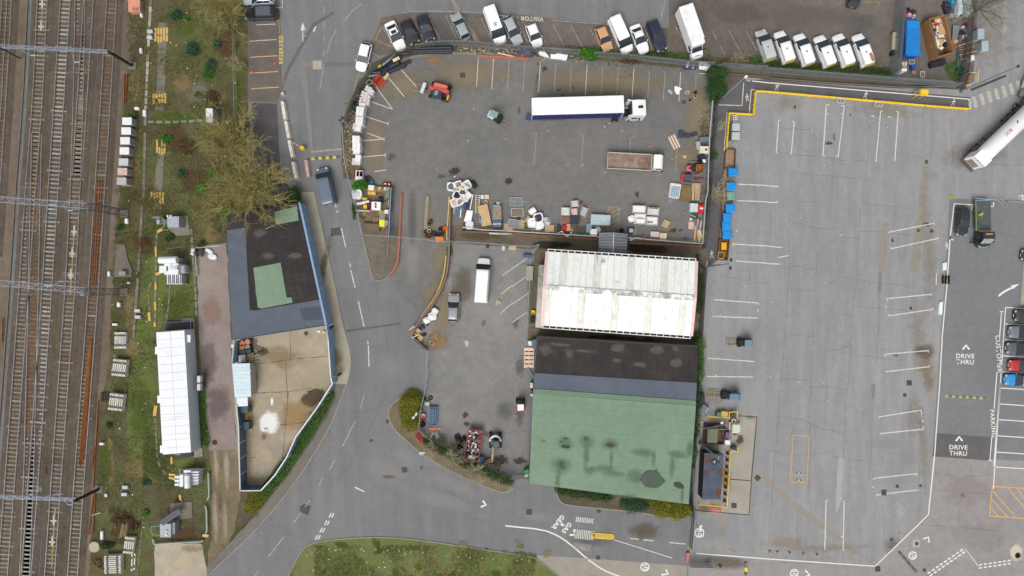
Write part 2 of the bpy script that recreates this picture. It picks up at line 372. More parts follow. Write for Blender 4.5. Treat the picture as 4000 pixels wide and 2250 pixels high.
li(TF,[(597,80,605,118),(612,140,615,158),(643,272,677,416),(707,536,714,570),(716,590,747,720),(773,823,815,1014),(842,1125,847,1145),(848,1155,853,1318)],.15,w1,ra)
li(TJ,[(816,85,788,185),(747,283,654,470),(596,575,550,652),(500,715,477,770),(407,874,370,928),(345,965,285,1048),(212,1148,90,1310),(22,1408,-30,1480)],.15,w2,ra)
lc([TJ(745,778),TJ(818,813)],.2,w1,ra)
for x,y in((560,990),(525,1047),(490,1102),(455,1157)):
 for dx in(0,20):
  lc([TJ(x+dx+10,y-16),TJ(x+dx-8,y+18)],.2,w1,ra)
li(TB,[(415,1146,510,1138),(516,1136,648,1126)],.22,w2,ra)
lc([TJ(575,320),TJ(440,560),TJ(290,770),TJ(150,920),TJ(0,1120)],.12,pc((160,90,80),.6),ra,1)
lc([TB(354,315),TB(353,225)],.13,w1,ra)
fi([TB(353,165),TB(335,228),TB(374,228)],w1,ra)
fi([TB(448,198),TB(428,235),TB(440,242),TB(455,205)],w1,ra)
lc([TB(360,285),TB(388,258)],.1,w2,ra)
fi([TB(428,458),TB(497,457),TB(497,522),TB(428,523)],M((168,160,142),.9),ra,nm='concrete_cover')
le('RESERVED',TB(190,375),90,14.5,y0,rG,bo=.035,si=1.25)
li(TB,[(168,115,180,255),(196,492,206,625)],.1,y1,rG)
li(TB,[(0,188,146,182),(0,307,155,299),(198,0,199,58),(135,58,200,58)],.1,w1,rG)
li(TB,[(0,429,158,421),(0,550,165,540),(0,668,172,658)],.11,y0,rG)
li(TA,[(1882,312,1932,308),(1884,433,1932,430),(1888,552,1932,549),(1896,671,1932,669)],.11,y0,rG)
lc([TB(1112,100),TB(1160,88),TB(1330,82),TB(1560,90),TB(1760,104),TB(1850,115)],.1,w2,ra,1)
le('VISITOR - SPACE',TC(60,135),176.5,16,w1,bf,bo=.02,si=1.1)
li(TC,[(290,152,860,198)],.1,w2,bf)
li(TB,[(952,195,1050,378),(1058,152,1140,330),(1172,118,1275,315),(1297,110,1390,300),(1428,112,1520,300),(1540,95,1655,310),(1698,136,1790,322)],.09,w2,bf)
li(TC,[(40,165,130,340),(170,175,265,348),(310,185,398,358),(446,196,530,352),(585,210,675,372),(740,225,815,385),(870,240,930,390),(1010,230,1060,380),(1120,230,1180,360)],.09,w2,bf)
li(TC,[(1508,228,1545,300),(1570,350,1608,412),(1637,230,1736,418),(1765,230,1850,385),(1235,205,1290,300)],.09,w2,ck)
lc([TC(1163,-20),TC(1108,195)],.09,w2,bf)
fi([TC(1270,55),TC(1330,60),TC(1300,95),TC(1268,90)],w2,ck)
li(TB,[(950,198,880,335),(905,298,1025,355),(878,402,955,440),(840,498,880,510),(782,540,735,690),(780,570,805,578)],.1,y1,bf)
li(TB,[(938,165,975,152)],.1,w2,ra)
li(TD,[(705,14,845,16),(860,-10,815,62),(555,8,532,42),(405,0,385,28),(248,0,240,12)],.09,y1,ck)
for i in range(14):
 x0=1790+i*61.1;tA=TB(1795,440)[1]+i*5.2
 px=1928+i*60.9
 lc([(px,227+i*4.6 if i else 230),(px-7,348+i*4.0)],.09,w2 if i%3 else w1,yr)
 lc([(px-16,348+i*4.0),(px+2,349+i*4.0)],.07,w3,yr)
lc([TB(1678,435),TB(1665,655)],.09,w1,yr)
for i in range(12):
 px=1972+i*61.4;py=511+i*3.5
 m_=(w3,w3,w2)[i%3]
 lc([(px,py),(px-8,py+122)],.08,m_,yr)
 for q in(0,122):lc([(px-8-q*.065,py+q),(px+7-q*.065,py+q)],.08,m_,yr)
for i in range(12):
 px=2050+i*62.5;py=787+i*4.8
 if 7<i<9:continue
 lc([(px,py),(px-2,py+70)],.08,w3,yr);lc([(px-8,py),(px+6,py)],.08,w2,yr)
li(TB,[(1092,520,1212,658),(998,585,1120,730),(905,655,1032,825),(862,765,1030,825),(828,880,998,935),(798,1063,965,1050),(838,1003,965,1050),(800,1185,975,1170),(895,1295,985,1282),(968,1038,966,1066),(976,1158,974,1187),(998,922,995,945)],.11,w1,yr)
li(TB,[(940,580,1200,600),(960,650,1210,662),(985,705,1150,716),(995,768,1100,775),(935,655,915,690)],.08,y2,yr)
li(TG,[(722,112,812,120),(727,112,712,292),(812,120,802,290)],.1,y1,yr)
li(TG,[(720,145,765,115),(720,180,808,125),(716,218,806,160),(714,255,804,205),(718,288,802,245),(760,288,802,270)],.09,y1,yr)
li(TC,[(1230,1055,1380,1075),(1238,1130,1228,1300),(1200,1300,1290,1300),(1260,1090,1400,1190),(1260,1180,1370,1080),(1180,1150,1300,1270),(1180,1260,1270,1170)],.08,y2,yr)
li(TF,[(1857,630,1932,582),(1850,772,1932,705),(1840,920,1932,840)],.1,w1,my)
li(TG,[(0,578,115,500),(0,715,98,645),(0,848,125,762),(0,985,112,908)],.1,w1,my)
li(TJ,[(1340,103,1600,118),(1520,105,1575,65),(1725,260,1708,530),(1370,360,1450,430),(1880,610,1932,635)],.08,y2,my)
le('PROPANE',TJ(1597,142),177,18,pc((190,170,90),.8),my,si=1.05)
fi([TJ(1580,75),TJ(1620,50),TJ(1655,80),TJ(1615,108)],pc((170,110,100),.9),my)
def ce(T,a,b,c,w=.28,parent=ra,ma=None):lc([T(*a),T(*b),T(*c)],w,ma or w0,parent,nm='arrow_marking')
ce(TJ,(1712,880),(1735,912),(1697,928),parent=ra)
lc([TJ(1880,1070),TK(0,1075),TK(230,1098),TK(340,1140),TK(430,1200),TK(580,1330),TK(680,1400),TK(800,1449),TK(900,1480)],.2,w0,ra,1)
ao=lc([TK(575,1325),TK(680,1400),TK(800,1449),TK(900,1480)],.2,w0,ap,1)
le('GAS',TK(412,1085),-128,17,w0,ra,bo=.03,si=1.1)
le('&',TK(380,1062),-128,15,w0,ra,bo=.03)
le('GEAR',TK(347,1042),-128,17,w0,ra,bo=.03,si=1.1)
ce(TK,(467,1098),(478,1135),(436,1140),.3)
for row,(y0_,y1_,n,xs)in enumerate(((1002,1040,10,488),(1095,1165,11,478),(1195,1250,10,468))):
 for i in range(n):
  x=xs+i*13.6-(10 if row==0 else 6)*0
  lc([TK(x+3,y0_+i*1.6),TK(x-5,y1_+i*1.4)],.14,w1 if row<2 else w2,ra)
li(TK,[(888,1165,955,1172),(990,1175,1068,1183),(1188,1196,1310,1207)],.14,w1,ra)
lc([TK(768,1175),TK(1208,1313)],.12,w1,ra)
def rj(p,rK,parent,a=90,sq=1.0):
 c=W(p);z=parent.get('z',0)+.006;mb=MB();r=rK/S;n=28
 for i in range(n):
  q=[]
  for rr in(r,r-.16):
   for t in(i,i+1):
    th=2*pi*t/n;q.append((c[0]+rr*copysign(abs(cos(th))**sq,cos(th)),c[1]+rr*copysign(abs(sin(th))**sq,sin(th)),z))
  mb.quad(q[0],q[1],q[3],q[2])
 mb.o('roundel_ring',w0,parent)
 le('10',p,a,rK*1.0,w0,parent,bo=.02,sK=1.1)
rj(TK(1415,1124),18,cn,-90,.7)
rj(TK(1003,1380),18,ap,-75)
rj(TL(198,1428),17,se,-80)
rj(TL(1092,1294),16.5,se,-60)
ce(TK,(1162,1400),(1178,1432),(1128,1440),parent=ap)
ce(TL,(280,1405),(315,1440),(270,1460),parent=se)
ce(TL,(1172,1168),(1212,1155),(1215,1195),.24,parent=se)
rb=.15
li(TD,[(80,905,62,1155),(198,918,175,1160),(440,790,415,1172),(575,798,530,1180),(850,838,815,1215),(982,842,957,1215),(76,905,97,908),(180,916,200,920),(440,790,465,793),(552,797,577,799),(436,855,455,858),(553,858,570,860),(410,1172,428,1175),(515,1178,535,1182),(845,838,865,841),(968,842,986,843),(805,1214,820,1216),(165,1157,180,1161),(57,1152,75,1156),(780,873,800,878),(905,880,928,888)],rb,w1,cn)
li(TC,[(1703,1390,1932,1400)],rb,w1,cn);li(TD,[(0,1402,77,1407)],rb,w1,cn)
li(TG,[(1700,65,1932,75),(1665,392,1932,408),(1690,520,1932,538),(1518,812,1860,838),(1510,938,1855,952),(1475,1254,1830,1280),(1470,1392,1820,1396),(1858,835,1857,850),(1856,885,1855,905),(1540,1378,1538,1390),(1552,1248,1550,1262),(1585,808,1580,826),(1690,285,1700,300),(1666,390,1666,410),(1570,925,1572,940)],rb,w1,cn)
li(TH,[(0,78,70,80),(70,65,70,82),(0,410,108,418),(0,540,98,545),(75,495,155,480),(905,305,1255,235),(925,428,1282,350),(898,805,1232,772),(913,935,1245,885),(882,1225,1208,1197),(890,1356,1217,1318),(1232,768,1232,785),(1282,340,1284,355),(1208,1192,1211,1212),(898,800,900,822),(913,920,912,937),(1244,872,1246,888),(1250,230,1258,248),(925,418,926,430),(1215,1305,1217,1322),(1272,615,1268,700),(890,862,890,880),(882,1222,882,1238)],rb,w1,cn)
li(TL,[(838,248,1155,197),(848,375,1173,340),(800,712,1120,676),(815,838,1137,798),(438,882,428,1252),(575,887,566,1258),(1155,195,1160,232),(1172,320,1173,345),(1120,676,1121,692),(800,708,800,722),(838,244,838,262),(848,366,848,378),(1166,272,1168,290),(793,770,793,785),(438,880,453,880),(562,885,578,886),(430,1148,445,1150),(550,1152,565,1153)],rb,w1,cn)
li(TL,[(190,385,312,394),(190,385,168,738),(312,394,295,745),(168,738,300,745),(175,685,297,692)],.12,pc(OR,.25),cn)
for y_ in(672,725):
 fi([TL(215,y_-9),TL(247,y_-8),TL(246,y_+10),TL(214,y_+9)],M((70,68,66),.9),cn)
 le('6P',TL(231,y_+1),178,7,w0,cn,bo=.02,dz=.010)
li(TL,[(1690,772,2200,805),(1690,772,1672,995),(1672,995,2200,1035)],.16,pc(OR,.1),se)
for i in range(9):
 x=1690+i*66
 a,b=(x-20,772+max(0,0)),(x+160,1010)
 t0=max(0,(1690-a[0])/180)
 if i==0:lc([TL(1684,795),TL(1875,1010)],.14,pc(OR,.1),se)
 elif i<8:lc([TL(x+50-66+66,776+i*4),TL(x+250,1015+i*2)],.14,pc(OR,.1),se)
li(TL,[(1690,870,1805,1003),(1680,935,1738,998)],.14,pc(OR,.1),se)
lc([TH(1375,330),TH(1350,700),TH(1315,1080),TH(1295,1449)],.16,w0,dr)
lc([TL(1295,0),TL(1255,560),TL(1210,985)],.16,w0,dr)
lc([TL(1255,540),TL(1210,985),TL(1120,1075),TL(808,1375),TL(0,1320),TK(1392,1278)],.16,w0,se)
li(TH,[(1405,88,1680,105),(1405,88,1372,360),(1541,100,1540,132),(1372,358,1400,361),(1703,78,1700,112),(1680,108,1704,112),(1355,640,1340,640)],.16,w0,dr)
li(TH,[(1792,870,2200,900),(1792,870,1700,2240),(1785,995,2200,1018),(1775,1115,2200,1138),(1768,1236,2200,1262),(1758,1356,2200,1380)],.14,w0,dr)
li(TL,[(1750,30,2200,58),(1742,150,2200,180),(1735,268,2200,300),(1727,390,2200,422),(1717,513,2200,545),(1703,625,2200,655),(1752,-10,1703,625)],.14,w0,dr)
li(TH,[(1762,902,1747,1095),(1747,902,1778,904),(1727,1360,1720,1449)],.14,w0,dr)
li(TL,[(1720,0,1706,185),(1688,400,1675,575),(1662,575,1690,578)],.14,w0,dr)
le('CUSTOMER',TH(1740,1222),-86,18,w0,dr,si=1.15,bo=.01)
le('PARKING',TL(1697,297),-86,17,w0,dr,si=1.1,bo=.01)
for T_,x,y,d in((TH,1490,1170,0),(TL,1438,412,0)):
 ce(T_,(x-20,y+18),(x+4,y-14),(x+28,y+18),.3,dr)
for T_,x,y in((TH,1488,1240),(TL,1436,480)):
 pr=dr if T_ is TH else dv
 le('DRIVE',T_(x,y),-1.5,17.5,w0,pr,si=1.1,bo=.015)
 le('THRU',T_(x,y+45),-1.5,17.5,w0,pr,si=1.1,bo=.015)
lc([TH(1740,785),TH(1775,755),TH(1840,722)],.3,w0,dr,1,nm='arrow_marking')
fi([TH(1897,693),TH(1833,705),TH(1848,732)],w0,dr)
def wk(p,a,sc,parent,ma=w0):
 c=W(p);ca,sa=cos(a),sin(a);z=parent.get('z',0)+.007;mb=MB()
 def pt(x,y):return(c[0]+(x*ca-y*sa)*sc,c[1]+(x*sa+y*ca)*sc,z)
 mb.add([pt(.05+.13*cos(t*pi/4),.62+.13*sin(t*pi/4))for t in range(8)],[tuple(range(8))])
 for q in([(-.05,.45),(.15,.45),(.1,.0),(-.12,.0)],[(.02,.0),(.1,.0),(.3,-.5),(.18,-.5)],[(-.12,.0),(.0,.0),(-.22,-.5),(-.34,-.5)],[(.12,.44),(.14,.32),(.36,.16),(.38,.26)],[(-.04,.44),(-.02,.3),(-.3,.1),(-.34,.2)]):
  mb.add([pt(*v)for v in q],[(0,1,2,3)])
 mb.o('pedestrian_symbol',ma,parent)
for T_,x,y,a in((TC,1775,742,.2),(TD,68,660,-.2),(TD,735,722,-.2),(TD,1397,780,-.2),(TG,1507,475,.1)):wk(T_(x,y),a,.95,wq,w1)
wk(TH(1350,412),.2,.95,dr,w1)
li(TC,[(1770,608,1800,612),(1560,792,1735,797),(1735,797,1748,625),(1805,678,1842,680),(1805,678,1790,852),(1622,848,1640,850),(1622,848,1600,1140)],.12,w1,wq)
lc([TC(1812,612),TD(0,625),TD(700,682),TD(1530,750)],.15,w0,wq)
lc([TD(1527,745),TD(1530,825)],.1,w1,wq)
le('STOP!',TD(1520,785),-84,8,w0,wq,bo=.02,dz=.009)
for i in range(7):
 x=1558+i*55.5;y=770-i*19.5
 o=fi([TD(x-22,y-38),TD(x+5,y-46),TD(x+28,y+36),TD(x,y+45)],pc((196,192,180),.3),cn,nm='crossing_stripe')
for i in range(9):
 t=i/9;a=(1205+275*t,1430-190*t)
 for d in(0,1):
  lc([TL(a[0]+d*16,a[1]+d*18),TL(a[0]+20+d*16,a[1]-14+d*18)],.22,w0,se)
for i in range(7):
 for d in(0,24):lc([TL(1592+i*36,1365-i*5.2+d),TL(1615+i*36,1362-i*5.2+d)],.2,w0,se)
li(TL,[(1490,1245,1590,1380)],.12,w1,se)
for i,(x,y)in enumerate(((1370,195),(1360,345),(1340,475),(1300,960),(1290,1105),(1268,1395))):lc([TH(x-18,y+3),TH(x+16,y-3)],.08,y1,cn)
for x,y in((1255,95),(1240,240),(1230,388),(1222,537),(1210,682),(1192,820)):lc([TL(x-18,y-6),TL(x+18,y+6)],.08,y1,cn)
li(TH,[(1155,1250,1150,1430),(1060,1243,1162,1250),(1195,800,1185,950),(1245,200,1242,240)],.1,pc(OR,.7),cn)
li(TL,[(1060,222,1130,228),(1130,160,1125,250),(975,308,1120,320),(1118,320,1115,370)],.1,pc(OR,.7),cn)
li(TD,[(1705,180,1575,665),(1575,665,1645,668),(1645,668,1655,500)],.1,pc(OR,.8),cn)
_sz=[0]
def su(p,rx,ry,a,ma,parent,nm='stain',z=None):
 _sz[0]+=1
 zz=(parent.get('z',0)+.0045+(_sz[0]%90)*.00001)if z is None else z
 c=W(p,zz);rx/=S;ry/=S;ca,sa=cos(radians(a)),sin(radians(a))
 n=20;mb=MB()
 vs=[(c[0],c[1],zz)]+[(c[0]+rx*cos(t)*ca-ry*sin(t)*sa,c[1]+rx*cos(t)*sa+ry*sin(t)*ca,zz)for t in[2*pi*i/n for i in range(n)]]
 mb.add(vs,[(0,1+i,1+(i+1)%n)for i in range(n)])
 me=mb.mesh(nm);uvl=me.uv_layers.new()
 for lp in me.loops:
  i=lp.vertex_index
  uvl.data[lp.index].uv=(0,0)if i==0 else(cos(2*pi*(i-1)/n),sin(2*pi*(i-1)/n))
 me.materials.append(ma)
 return link(nm,me,parent)
ol=D((56,52,48),.6,1.5,2.2,.7);oi=D((74,70,64),.36,1.3,1.6,1)
tn=D((152,138,112),.6,.35,.6,1);tC=D((156,147,133),.36,.7,.9,1);oc=D((158,126,90),.7,.45,.8,.9);pg=D((166,165,162),.4,.35,.6,1)
wt=D((232,232,228),.95,.6,.8,.6);grn=D((104,106,76),.45,.6,.6,.9);bq=D((104,92,72),.5,.5,.6,.9)
db=D((104,104,104),.4,.5,.5,1)
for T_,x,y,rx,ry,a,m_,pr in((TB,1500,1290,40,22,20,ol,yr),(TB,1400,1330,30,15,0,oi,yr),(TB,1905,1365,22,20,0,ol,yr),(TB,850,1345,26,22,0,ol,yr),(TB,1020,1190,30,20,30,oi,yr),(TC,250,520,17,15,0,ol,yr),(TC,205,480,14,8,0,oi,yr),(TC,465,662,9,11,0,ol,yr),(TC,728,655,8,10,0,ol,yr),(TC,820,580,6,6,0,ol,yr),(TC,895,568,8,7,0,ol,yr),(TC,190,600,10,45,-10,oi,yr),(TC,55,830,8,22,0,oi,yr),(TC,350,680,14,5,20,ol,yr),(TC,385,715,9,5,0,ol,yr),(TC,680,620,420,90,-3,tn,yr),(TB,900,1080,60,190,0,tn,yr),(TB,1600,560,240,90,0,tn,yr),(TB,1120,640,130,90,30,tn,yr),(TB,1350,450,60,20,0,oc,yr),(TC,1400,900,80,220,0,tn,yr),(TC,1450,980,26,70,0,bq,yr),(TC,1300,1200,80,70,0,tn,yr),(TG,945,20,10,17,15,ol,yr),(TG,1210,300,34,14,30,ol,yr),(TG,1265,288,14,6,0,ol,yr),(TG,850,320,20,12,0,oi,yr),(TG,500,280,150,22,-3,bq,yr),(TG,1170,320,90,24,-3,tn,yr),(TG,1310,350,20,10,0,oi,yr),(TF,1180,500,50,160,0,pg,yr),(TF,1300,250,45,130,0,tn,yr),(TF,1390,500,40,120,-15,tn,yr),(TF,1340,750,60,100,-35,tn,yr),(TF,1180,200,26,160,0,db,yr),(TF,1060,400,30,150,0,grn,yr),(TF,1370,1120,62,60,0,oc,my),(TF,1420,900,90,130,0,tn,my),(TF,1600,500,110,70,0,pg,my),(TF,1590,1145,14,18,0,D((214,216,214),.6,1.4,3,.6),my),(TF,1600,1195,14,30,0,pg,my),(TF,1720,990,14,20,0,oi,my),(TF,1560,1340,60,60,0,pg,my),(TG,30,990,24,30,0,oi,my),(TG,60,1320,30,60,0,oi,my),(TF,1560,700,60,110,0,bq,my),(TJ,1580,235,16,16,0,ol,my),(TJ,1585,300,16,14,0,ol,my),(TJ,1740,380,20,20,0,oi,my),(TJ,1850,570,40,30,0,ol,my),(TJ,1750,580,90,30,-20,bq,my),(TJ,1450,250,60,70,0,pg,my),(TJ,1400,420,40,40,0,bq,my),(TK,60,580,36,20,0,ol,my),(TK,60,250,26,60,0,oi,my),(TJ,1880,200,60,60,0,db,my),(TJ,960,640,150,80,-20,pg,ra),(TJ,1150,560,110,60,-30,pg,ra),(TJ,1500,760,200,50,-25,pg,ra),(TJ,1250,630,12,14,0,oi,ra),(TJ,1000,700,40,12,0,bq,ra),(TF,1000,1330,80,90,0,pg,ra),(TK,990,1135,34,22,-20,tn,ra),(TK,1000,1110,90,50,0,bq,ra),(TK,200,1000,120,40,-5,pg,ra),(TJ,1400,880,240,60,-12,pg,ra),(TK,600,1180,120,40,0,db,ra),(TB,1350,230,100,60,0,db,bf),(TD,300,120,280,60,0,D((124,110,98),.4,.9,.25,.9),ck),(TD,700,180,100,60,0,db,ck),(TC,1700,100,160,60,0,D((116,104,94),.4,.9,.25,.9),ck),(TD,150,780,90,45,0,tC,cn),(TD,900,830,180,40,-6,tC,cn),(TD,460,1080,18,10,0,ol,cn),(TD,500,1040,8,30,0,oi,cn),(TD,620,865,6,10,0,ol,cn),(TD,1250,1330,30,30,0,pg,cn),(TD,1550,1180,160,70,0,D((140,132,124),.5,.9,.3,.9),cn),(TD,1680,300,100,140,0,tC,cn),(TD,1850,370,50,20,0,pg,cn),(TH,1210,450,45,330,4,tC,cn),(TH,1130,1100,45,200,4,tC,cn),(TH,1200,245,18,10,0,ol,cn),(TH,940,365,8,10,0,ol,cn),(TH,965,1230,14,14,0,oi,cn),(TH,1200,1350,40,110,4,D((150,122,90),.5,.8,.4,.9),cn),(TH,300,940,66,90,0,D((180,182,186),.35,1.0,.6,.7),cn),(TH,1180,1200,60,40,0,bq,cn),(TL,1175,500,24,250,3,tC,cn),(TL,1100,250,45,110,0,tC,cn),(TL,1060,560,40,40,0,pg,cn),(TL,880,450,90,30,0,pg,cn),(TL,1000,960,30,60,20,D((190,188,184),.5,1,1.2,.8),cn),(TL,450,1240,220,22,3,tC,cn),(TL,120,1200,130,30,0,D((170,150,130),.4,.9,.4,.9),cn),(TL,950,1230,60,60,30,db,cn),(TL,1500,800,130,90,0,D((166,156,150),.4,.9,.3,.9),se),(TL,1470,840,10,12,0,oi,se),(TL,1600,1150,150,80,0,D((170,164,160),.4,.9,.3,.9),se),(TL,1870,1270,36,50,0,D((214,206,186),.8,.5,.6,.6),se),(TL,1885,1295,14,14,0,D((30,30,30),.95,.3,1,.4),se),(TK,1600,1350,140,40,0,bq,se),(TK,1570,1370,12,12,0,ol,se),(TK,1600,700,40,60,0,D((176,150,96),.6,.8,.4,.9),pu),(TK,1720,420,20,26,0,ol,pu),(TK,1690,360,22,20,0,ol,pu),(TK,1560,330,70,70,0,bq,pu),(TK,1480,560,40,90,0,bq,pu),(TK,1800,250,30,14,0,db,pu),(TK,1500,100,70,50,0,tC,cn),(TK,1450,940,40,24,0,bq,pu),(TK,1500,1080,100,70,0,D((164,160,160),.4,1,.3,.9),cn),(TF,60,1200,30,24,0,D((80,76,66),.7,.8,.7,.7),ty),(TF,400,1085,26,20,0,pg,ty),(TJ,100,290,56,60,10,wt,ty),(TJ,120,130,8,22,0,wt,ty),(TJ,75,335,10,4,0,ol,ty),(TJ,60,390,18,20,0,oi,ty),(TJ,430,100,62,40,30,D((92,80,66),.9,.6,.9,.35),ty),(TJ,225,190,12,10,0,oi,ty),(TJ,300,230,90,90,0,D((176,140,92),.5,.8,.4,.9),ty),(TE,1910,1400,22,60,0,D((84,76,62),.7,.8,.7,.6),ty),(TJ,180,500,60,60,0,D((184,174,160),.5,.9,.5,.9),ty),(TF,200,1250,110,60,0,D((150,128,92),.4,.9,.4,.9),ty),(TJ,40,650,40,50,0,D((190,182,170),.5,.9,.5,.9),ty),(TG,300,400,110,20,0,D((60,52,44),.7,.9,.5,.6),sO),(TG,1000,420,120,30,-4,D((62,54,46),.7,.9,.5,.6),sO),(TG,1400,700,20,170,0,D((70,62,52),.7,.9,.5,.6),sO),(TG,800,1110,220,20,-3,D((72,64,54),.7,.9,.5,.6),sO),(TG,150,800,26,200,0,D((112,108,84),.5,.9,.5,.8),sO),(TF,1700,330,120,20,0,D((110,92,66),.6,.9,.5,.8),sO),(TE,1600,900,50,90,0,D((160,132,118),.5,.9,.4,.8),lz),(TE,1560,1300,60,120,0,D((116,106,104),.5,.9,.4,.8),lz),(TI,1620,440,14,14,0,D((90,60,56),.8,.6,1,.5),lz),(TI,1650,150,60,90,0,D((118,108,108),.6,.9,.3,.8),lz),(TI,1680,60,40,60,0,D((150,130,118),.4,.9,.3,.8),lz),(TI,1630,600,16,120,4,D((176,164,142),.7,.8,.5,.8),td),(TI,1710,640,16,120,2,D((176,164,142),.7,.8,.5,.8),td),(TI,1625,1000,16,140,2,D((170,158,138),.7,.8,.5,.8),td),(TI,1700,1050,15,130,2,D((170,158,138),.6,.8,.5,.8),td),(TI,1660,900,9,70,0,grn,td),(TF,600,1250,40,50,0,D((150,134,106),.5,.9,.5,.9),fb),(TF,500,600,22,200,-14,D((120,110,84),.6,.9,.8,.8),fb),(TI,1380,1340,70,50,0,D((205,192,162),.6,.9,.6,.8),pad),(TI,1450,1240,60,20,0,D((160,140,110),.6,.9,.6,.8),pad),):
 su(T_(x,y),rx,ry,a,m_,pr)
rs=random.Random(3)
lC=D((92,70,52),.8,1.0,.7,.6);de=D((136,120,84),.7,1.0,.7,.7);mo=D((86,104,46),.7,1.0,.5,.7)
for T_,x,y,rx,ry,m_ in((TI,960,1020,60,50,lC),(TI,1030,640,60,50,de),(TI,900,1130,40,60,lC),(TE,1080,400,50,50,lC),(TE,1600,300,40,90,de),(TE,1560,100,40,60,de),(TA,1330,1050,60,70,lC),(TA,1500,700,70,60,D((128,120,108),.7,1,.6,.7)),(TA,1600,730,50,40,lC),(TA,1360,620,60,60,de),(TA,1450,1350,70,60,lC),(TA,1010,1200,30,160,de),(TA,1020,650,34,90,de),(TA,1000,250,36,60,D((120,108,92),.7,1,.6,.7)),(TE,1000,1180,50,60,de),(TE,1250,250,120,60,mo),(TE,1330,850,70,60,mo),(TI,1060,200,60,150,mo),(TI,1130,550,40,120,mo),(TA,1260,900,90,40,mo),(TA,1350,900,70,30,mo),(TA,1800,700,20,200,mo),(TI,830,600,26,160,de),(TI,1350,1130,100,40,lC),(TI,800,600,30,100,mo),(TE,980,900,30,120,de),(TA,1700,300,60,100,lC),(TA,1400,200,60,60,mo)):
 su(T_(x,y),rx,ry,0,m_,ve)
for i in range(26):
 a,b=rs.uniform(1180,2150),rs.uniform(2120,2260)
 su((a,b),rs.uniform(14,40),rs.uniform(10,26),rs.uniform(0,180),rs.choice([mo,de,D((140,132,96),.6,1,.9,.7),D((74,92,40),.7,1,.9,.7)]),ge)
cO=M((112,111,112),.95);sQ=M((98,97,98),.95);jo=M((82,76,66),.95)
def cK(ps,parent,w=.09,ma=None,am=.12,nm='crack',sm=True,seed=0):
 wp=re([W(p)for p in ps],.7);r=random.Random(seed or hash((ps[0][0],ps[0][1]))%9999)
 wp=[(x+am*mn.noise(Vc((x*.9,y*.9,1.3)))*2,y+am*mn.noise(Vc((x*.9,y*.9,7.7)))*2)for x,y in wp]
 ws=[w*r.uniform(.45,1.3)for _ in wp];L,R=ri(wp,ws);z=parent.get('z',0)+.0052
 mb=MB()
 for i in range(len(wp)-1):
  mb.quad((*L[i],z),(*R[i],z),(*R[i+1],z),(*L[i+1],z))
 return mb.o(nm,ma or cO,parent)
for T_,sP in((TH,[[(712,0),(690,300),(660,700),(635,960),(605,1449)],[(10,0),(15,200),(5,420)],[(150,370),(165,540),(140,900),(95,1449)],[(375,450),(360,700),(345,950),(320,1449)],[(145,200),(300,260),(420,280),(545,260)],[(380,480),(440,380),(560,335),(680,350)],[(175,560),(260,562),(290,580),(370,582)],[(160,728),(360,745)],[(130,935),(240,918),(350,945),(500,922),(635,932)],[(455,690),(560,640),(655,660),(860,690),(1040,705)],[(700,300),(880,300)],[(710,90),(900,105),(1120,130)],[(920,310),(1095,325),(1120,300)],[(640,860),(860,880),(1050,890)],[(640,1240),(830,1250),(1000,1270)],[(840,600),(835,900),(820,1300)],[(1105,600),(1080,860)],[(130,1090),(350,1085)],[(380,1160),(470,1205),(580,1180),(640,1150)],[(100,1410),(310,1415)],[(250,70),(400,75)]]),(TL,[[(90,0),(70,300),(45,600),(20,950),(0,1300)],[(595,0),(585,200),(565,550),(560,800)],[(320,0),(310,600),(310,900)],[(80,245),(250,265),(300,290),(420,340),(560,370)],[(180,540),(300,535),(440,520)],[(400,490),(500,540),(530,560)],[(560,555),(760,590)],[(1030,130),(1015,330),(1005,520)],[(1140,600),(1135,900),(1130,1060)],[(870,900),(880,1230)],[(1150,1060),(1370,1075),(1400,1068),(1560,1095),(1750,1110)],[(1770,1000),(1750,1110),(1735,1300)],[(1210,795),(1700,830)],[(1450,830),(1440,1080)],[(1330,690),(1450,712),(1540,700),(1700,680)],[(1530,610),(1535,700)],[(0,500),(60,510),(150,540)],[(220,960),(215,1250)],[(300,20),(440,18),(580,40)],[(790,100),(780,500),(755,720)]]),(TD,[[(70,1250),(170,1300),(480,1330),(720,1350)],[(80,1150),(320,1175),(420,1180),(560,1210),(720,1215)],[(760,920),(770,1000),(755,1150),(745,1250)],[(205,1100),(310,1150)],[(0,960),(120,970),(320,975),(420,990)],[(495,1200),(495,1280),(480,1449)],[(1380,880),(1400,1449)],[(720,1000),(790,930),(840,900)],[(1050,1160),(1200,1200)],[(1690,1240),(1932,1250)],[(1240,830),(1230,1180)],[(1755,190),(1760,380),(1772,520)],[(720,1380),(715,1449)]]),(TG,[[(1700,470),(1932,445)],[(1800,420),(1790,700)],[(1560,640),(1932,690)],[(1850,1000),(1932,1020)]])):
 for s_ in sP:cK([T_(*q)for q in s_],cn if T_ is not TL else(cn if s_[0][0]<1140 else se),.06)
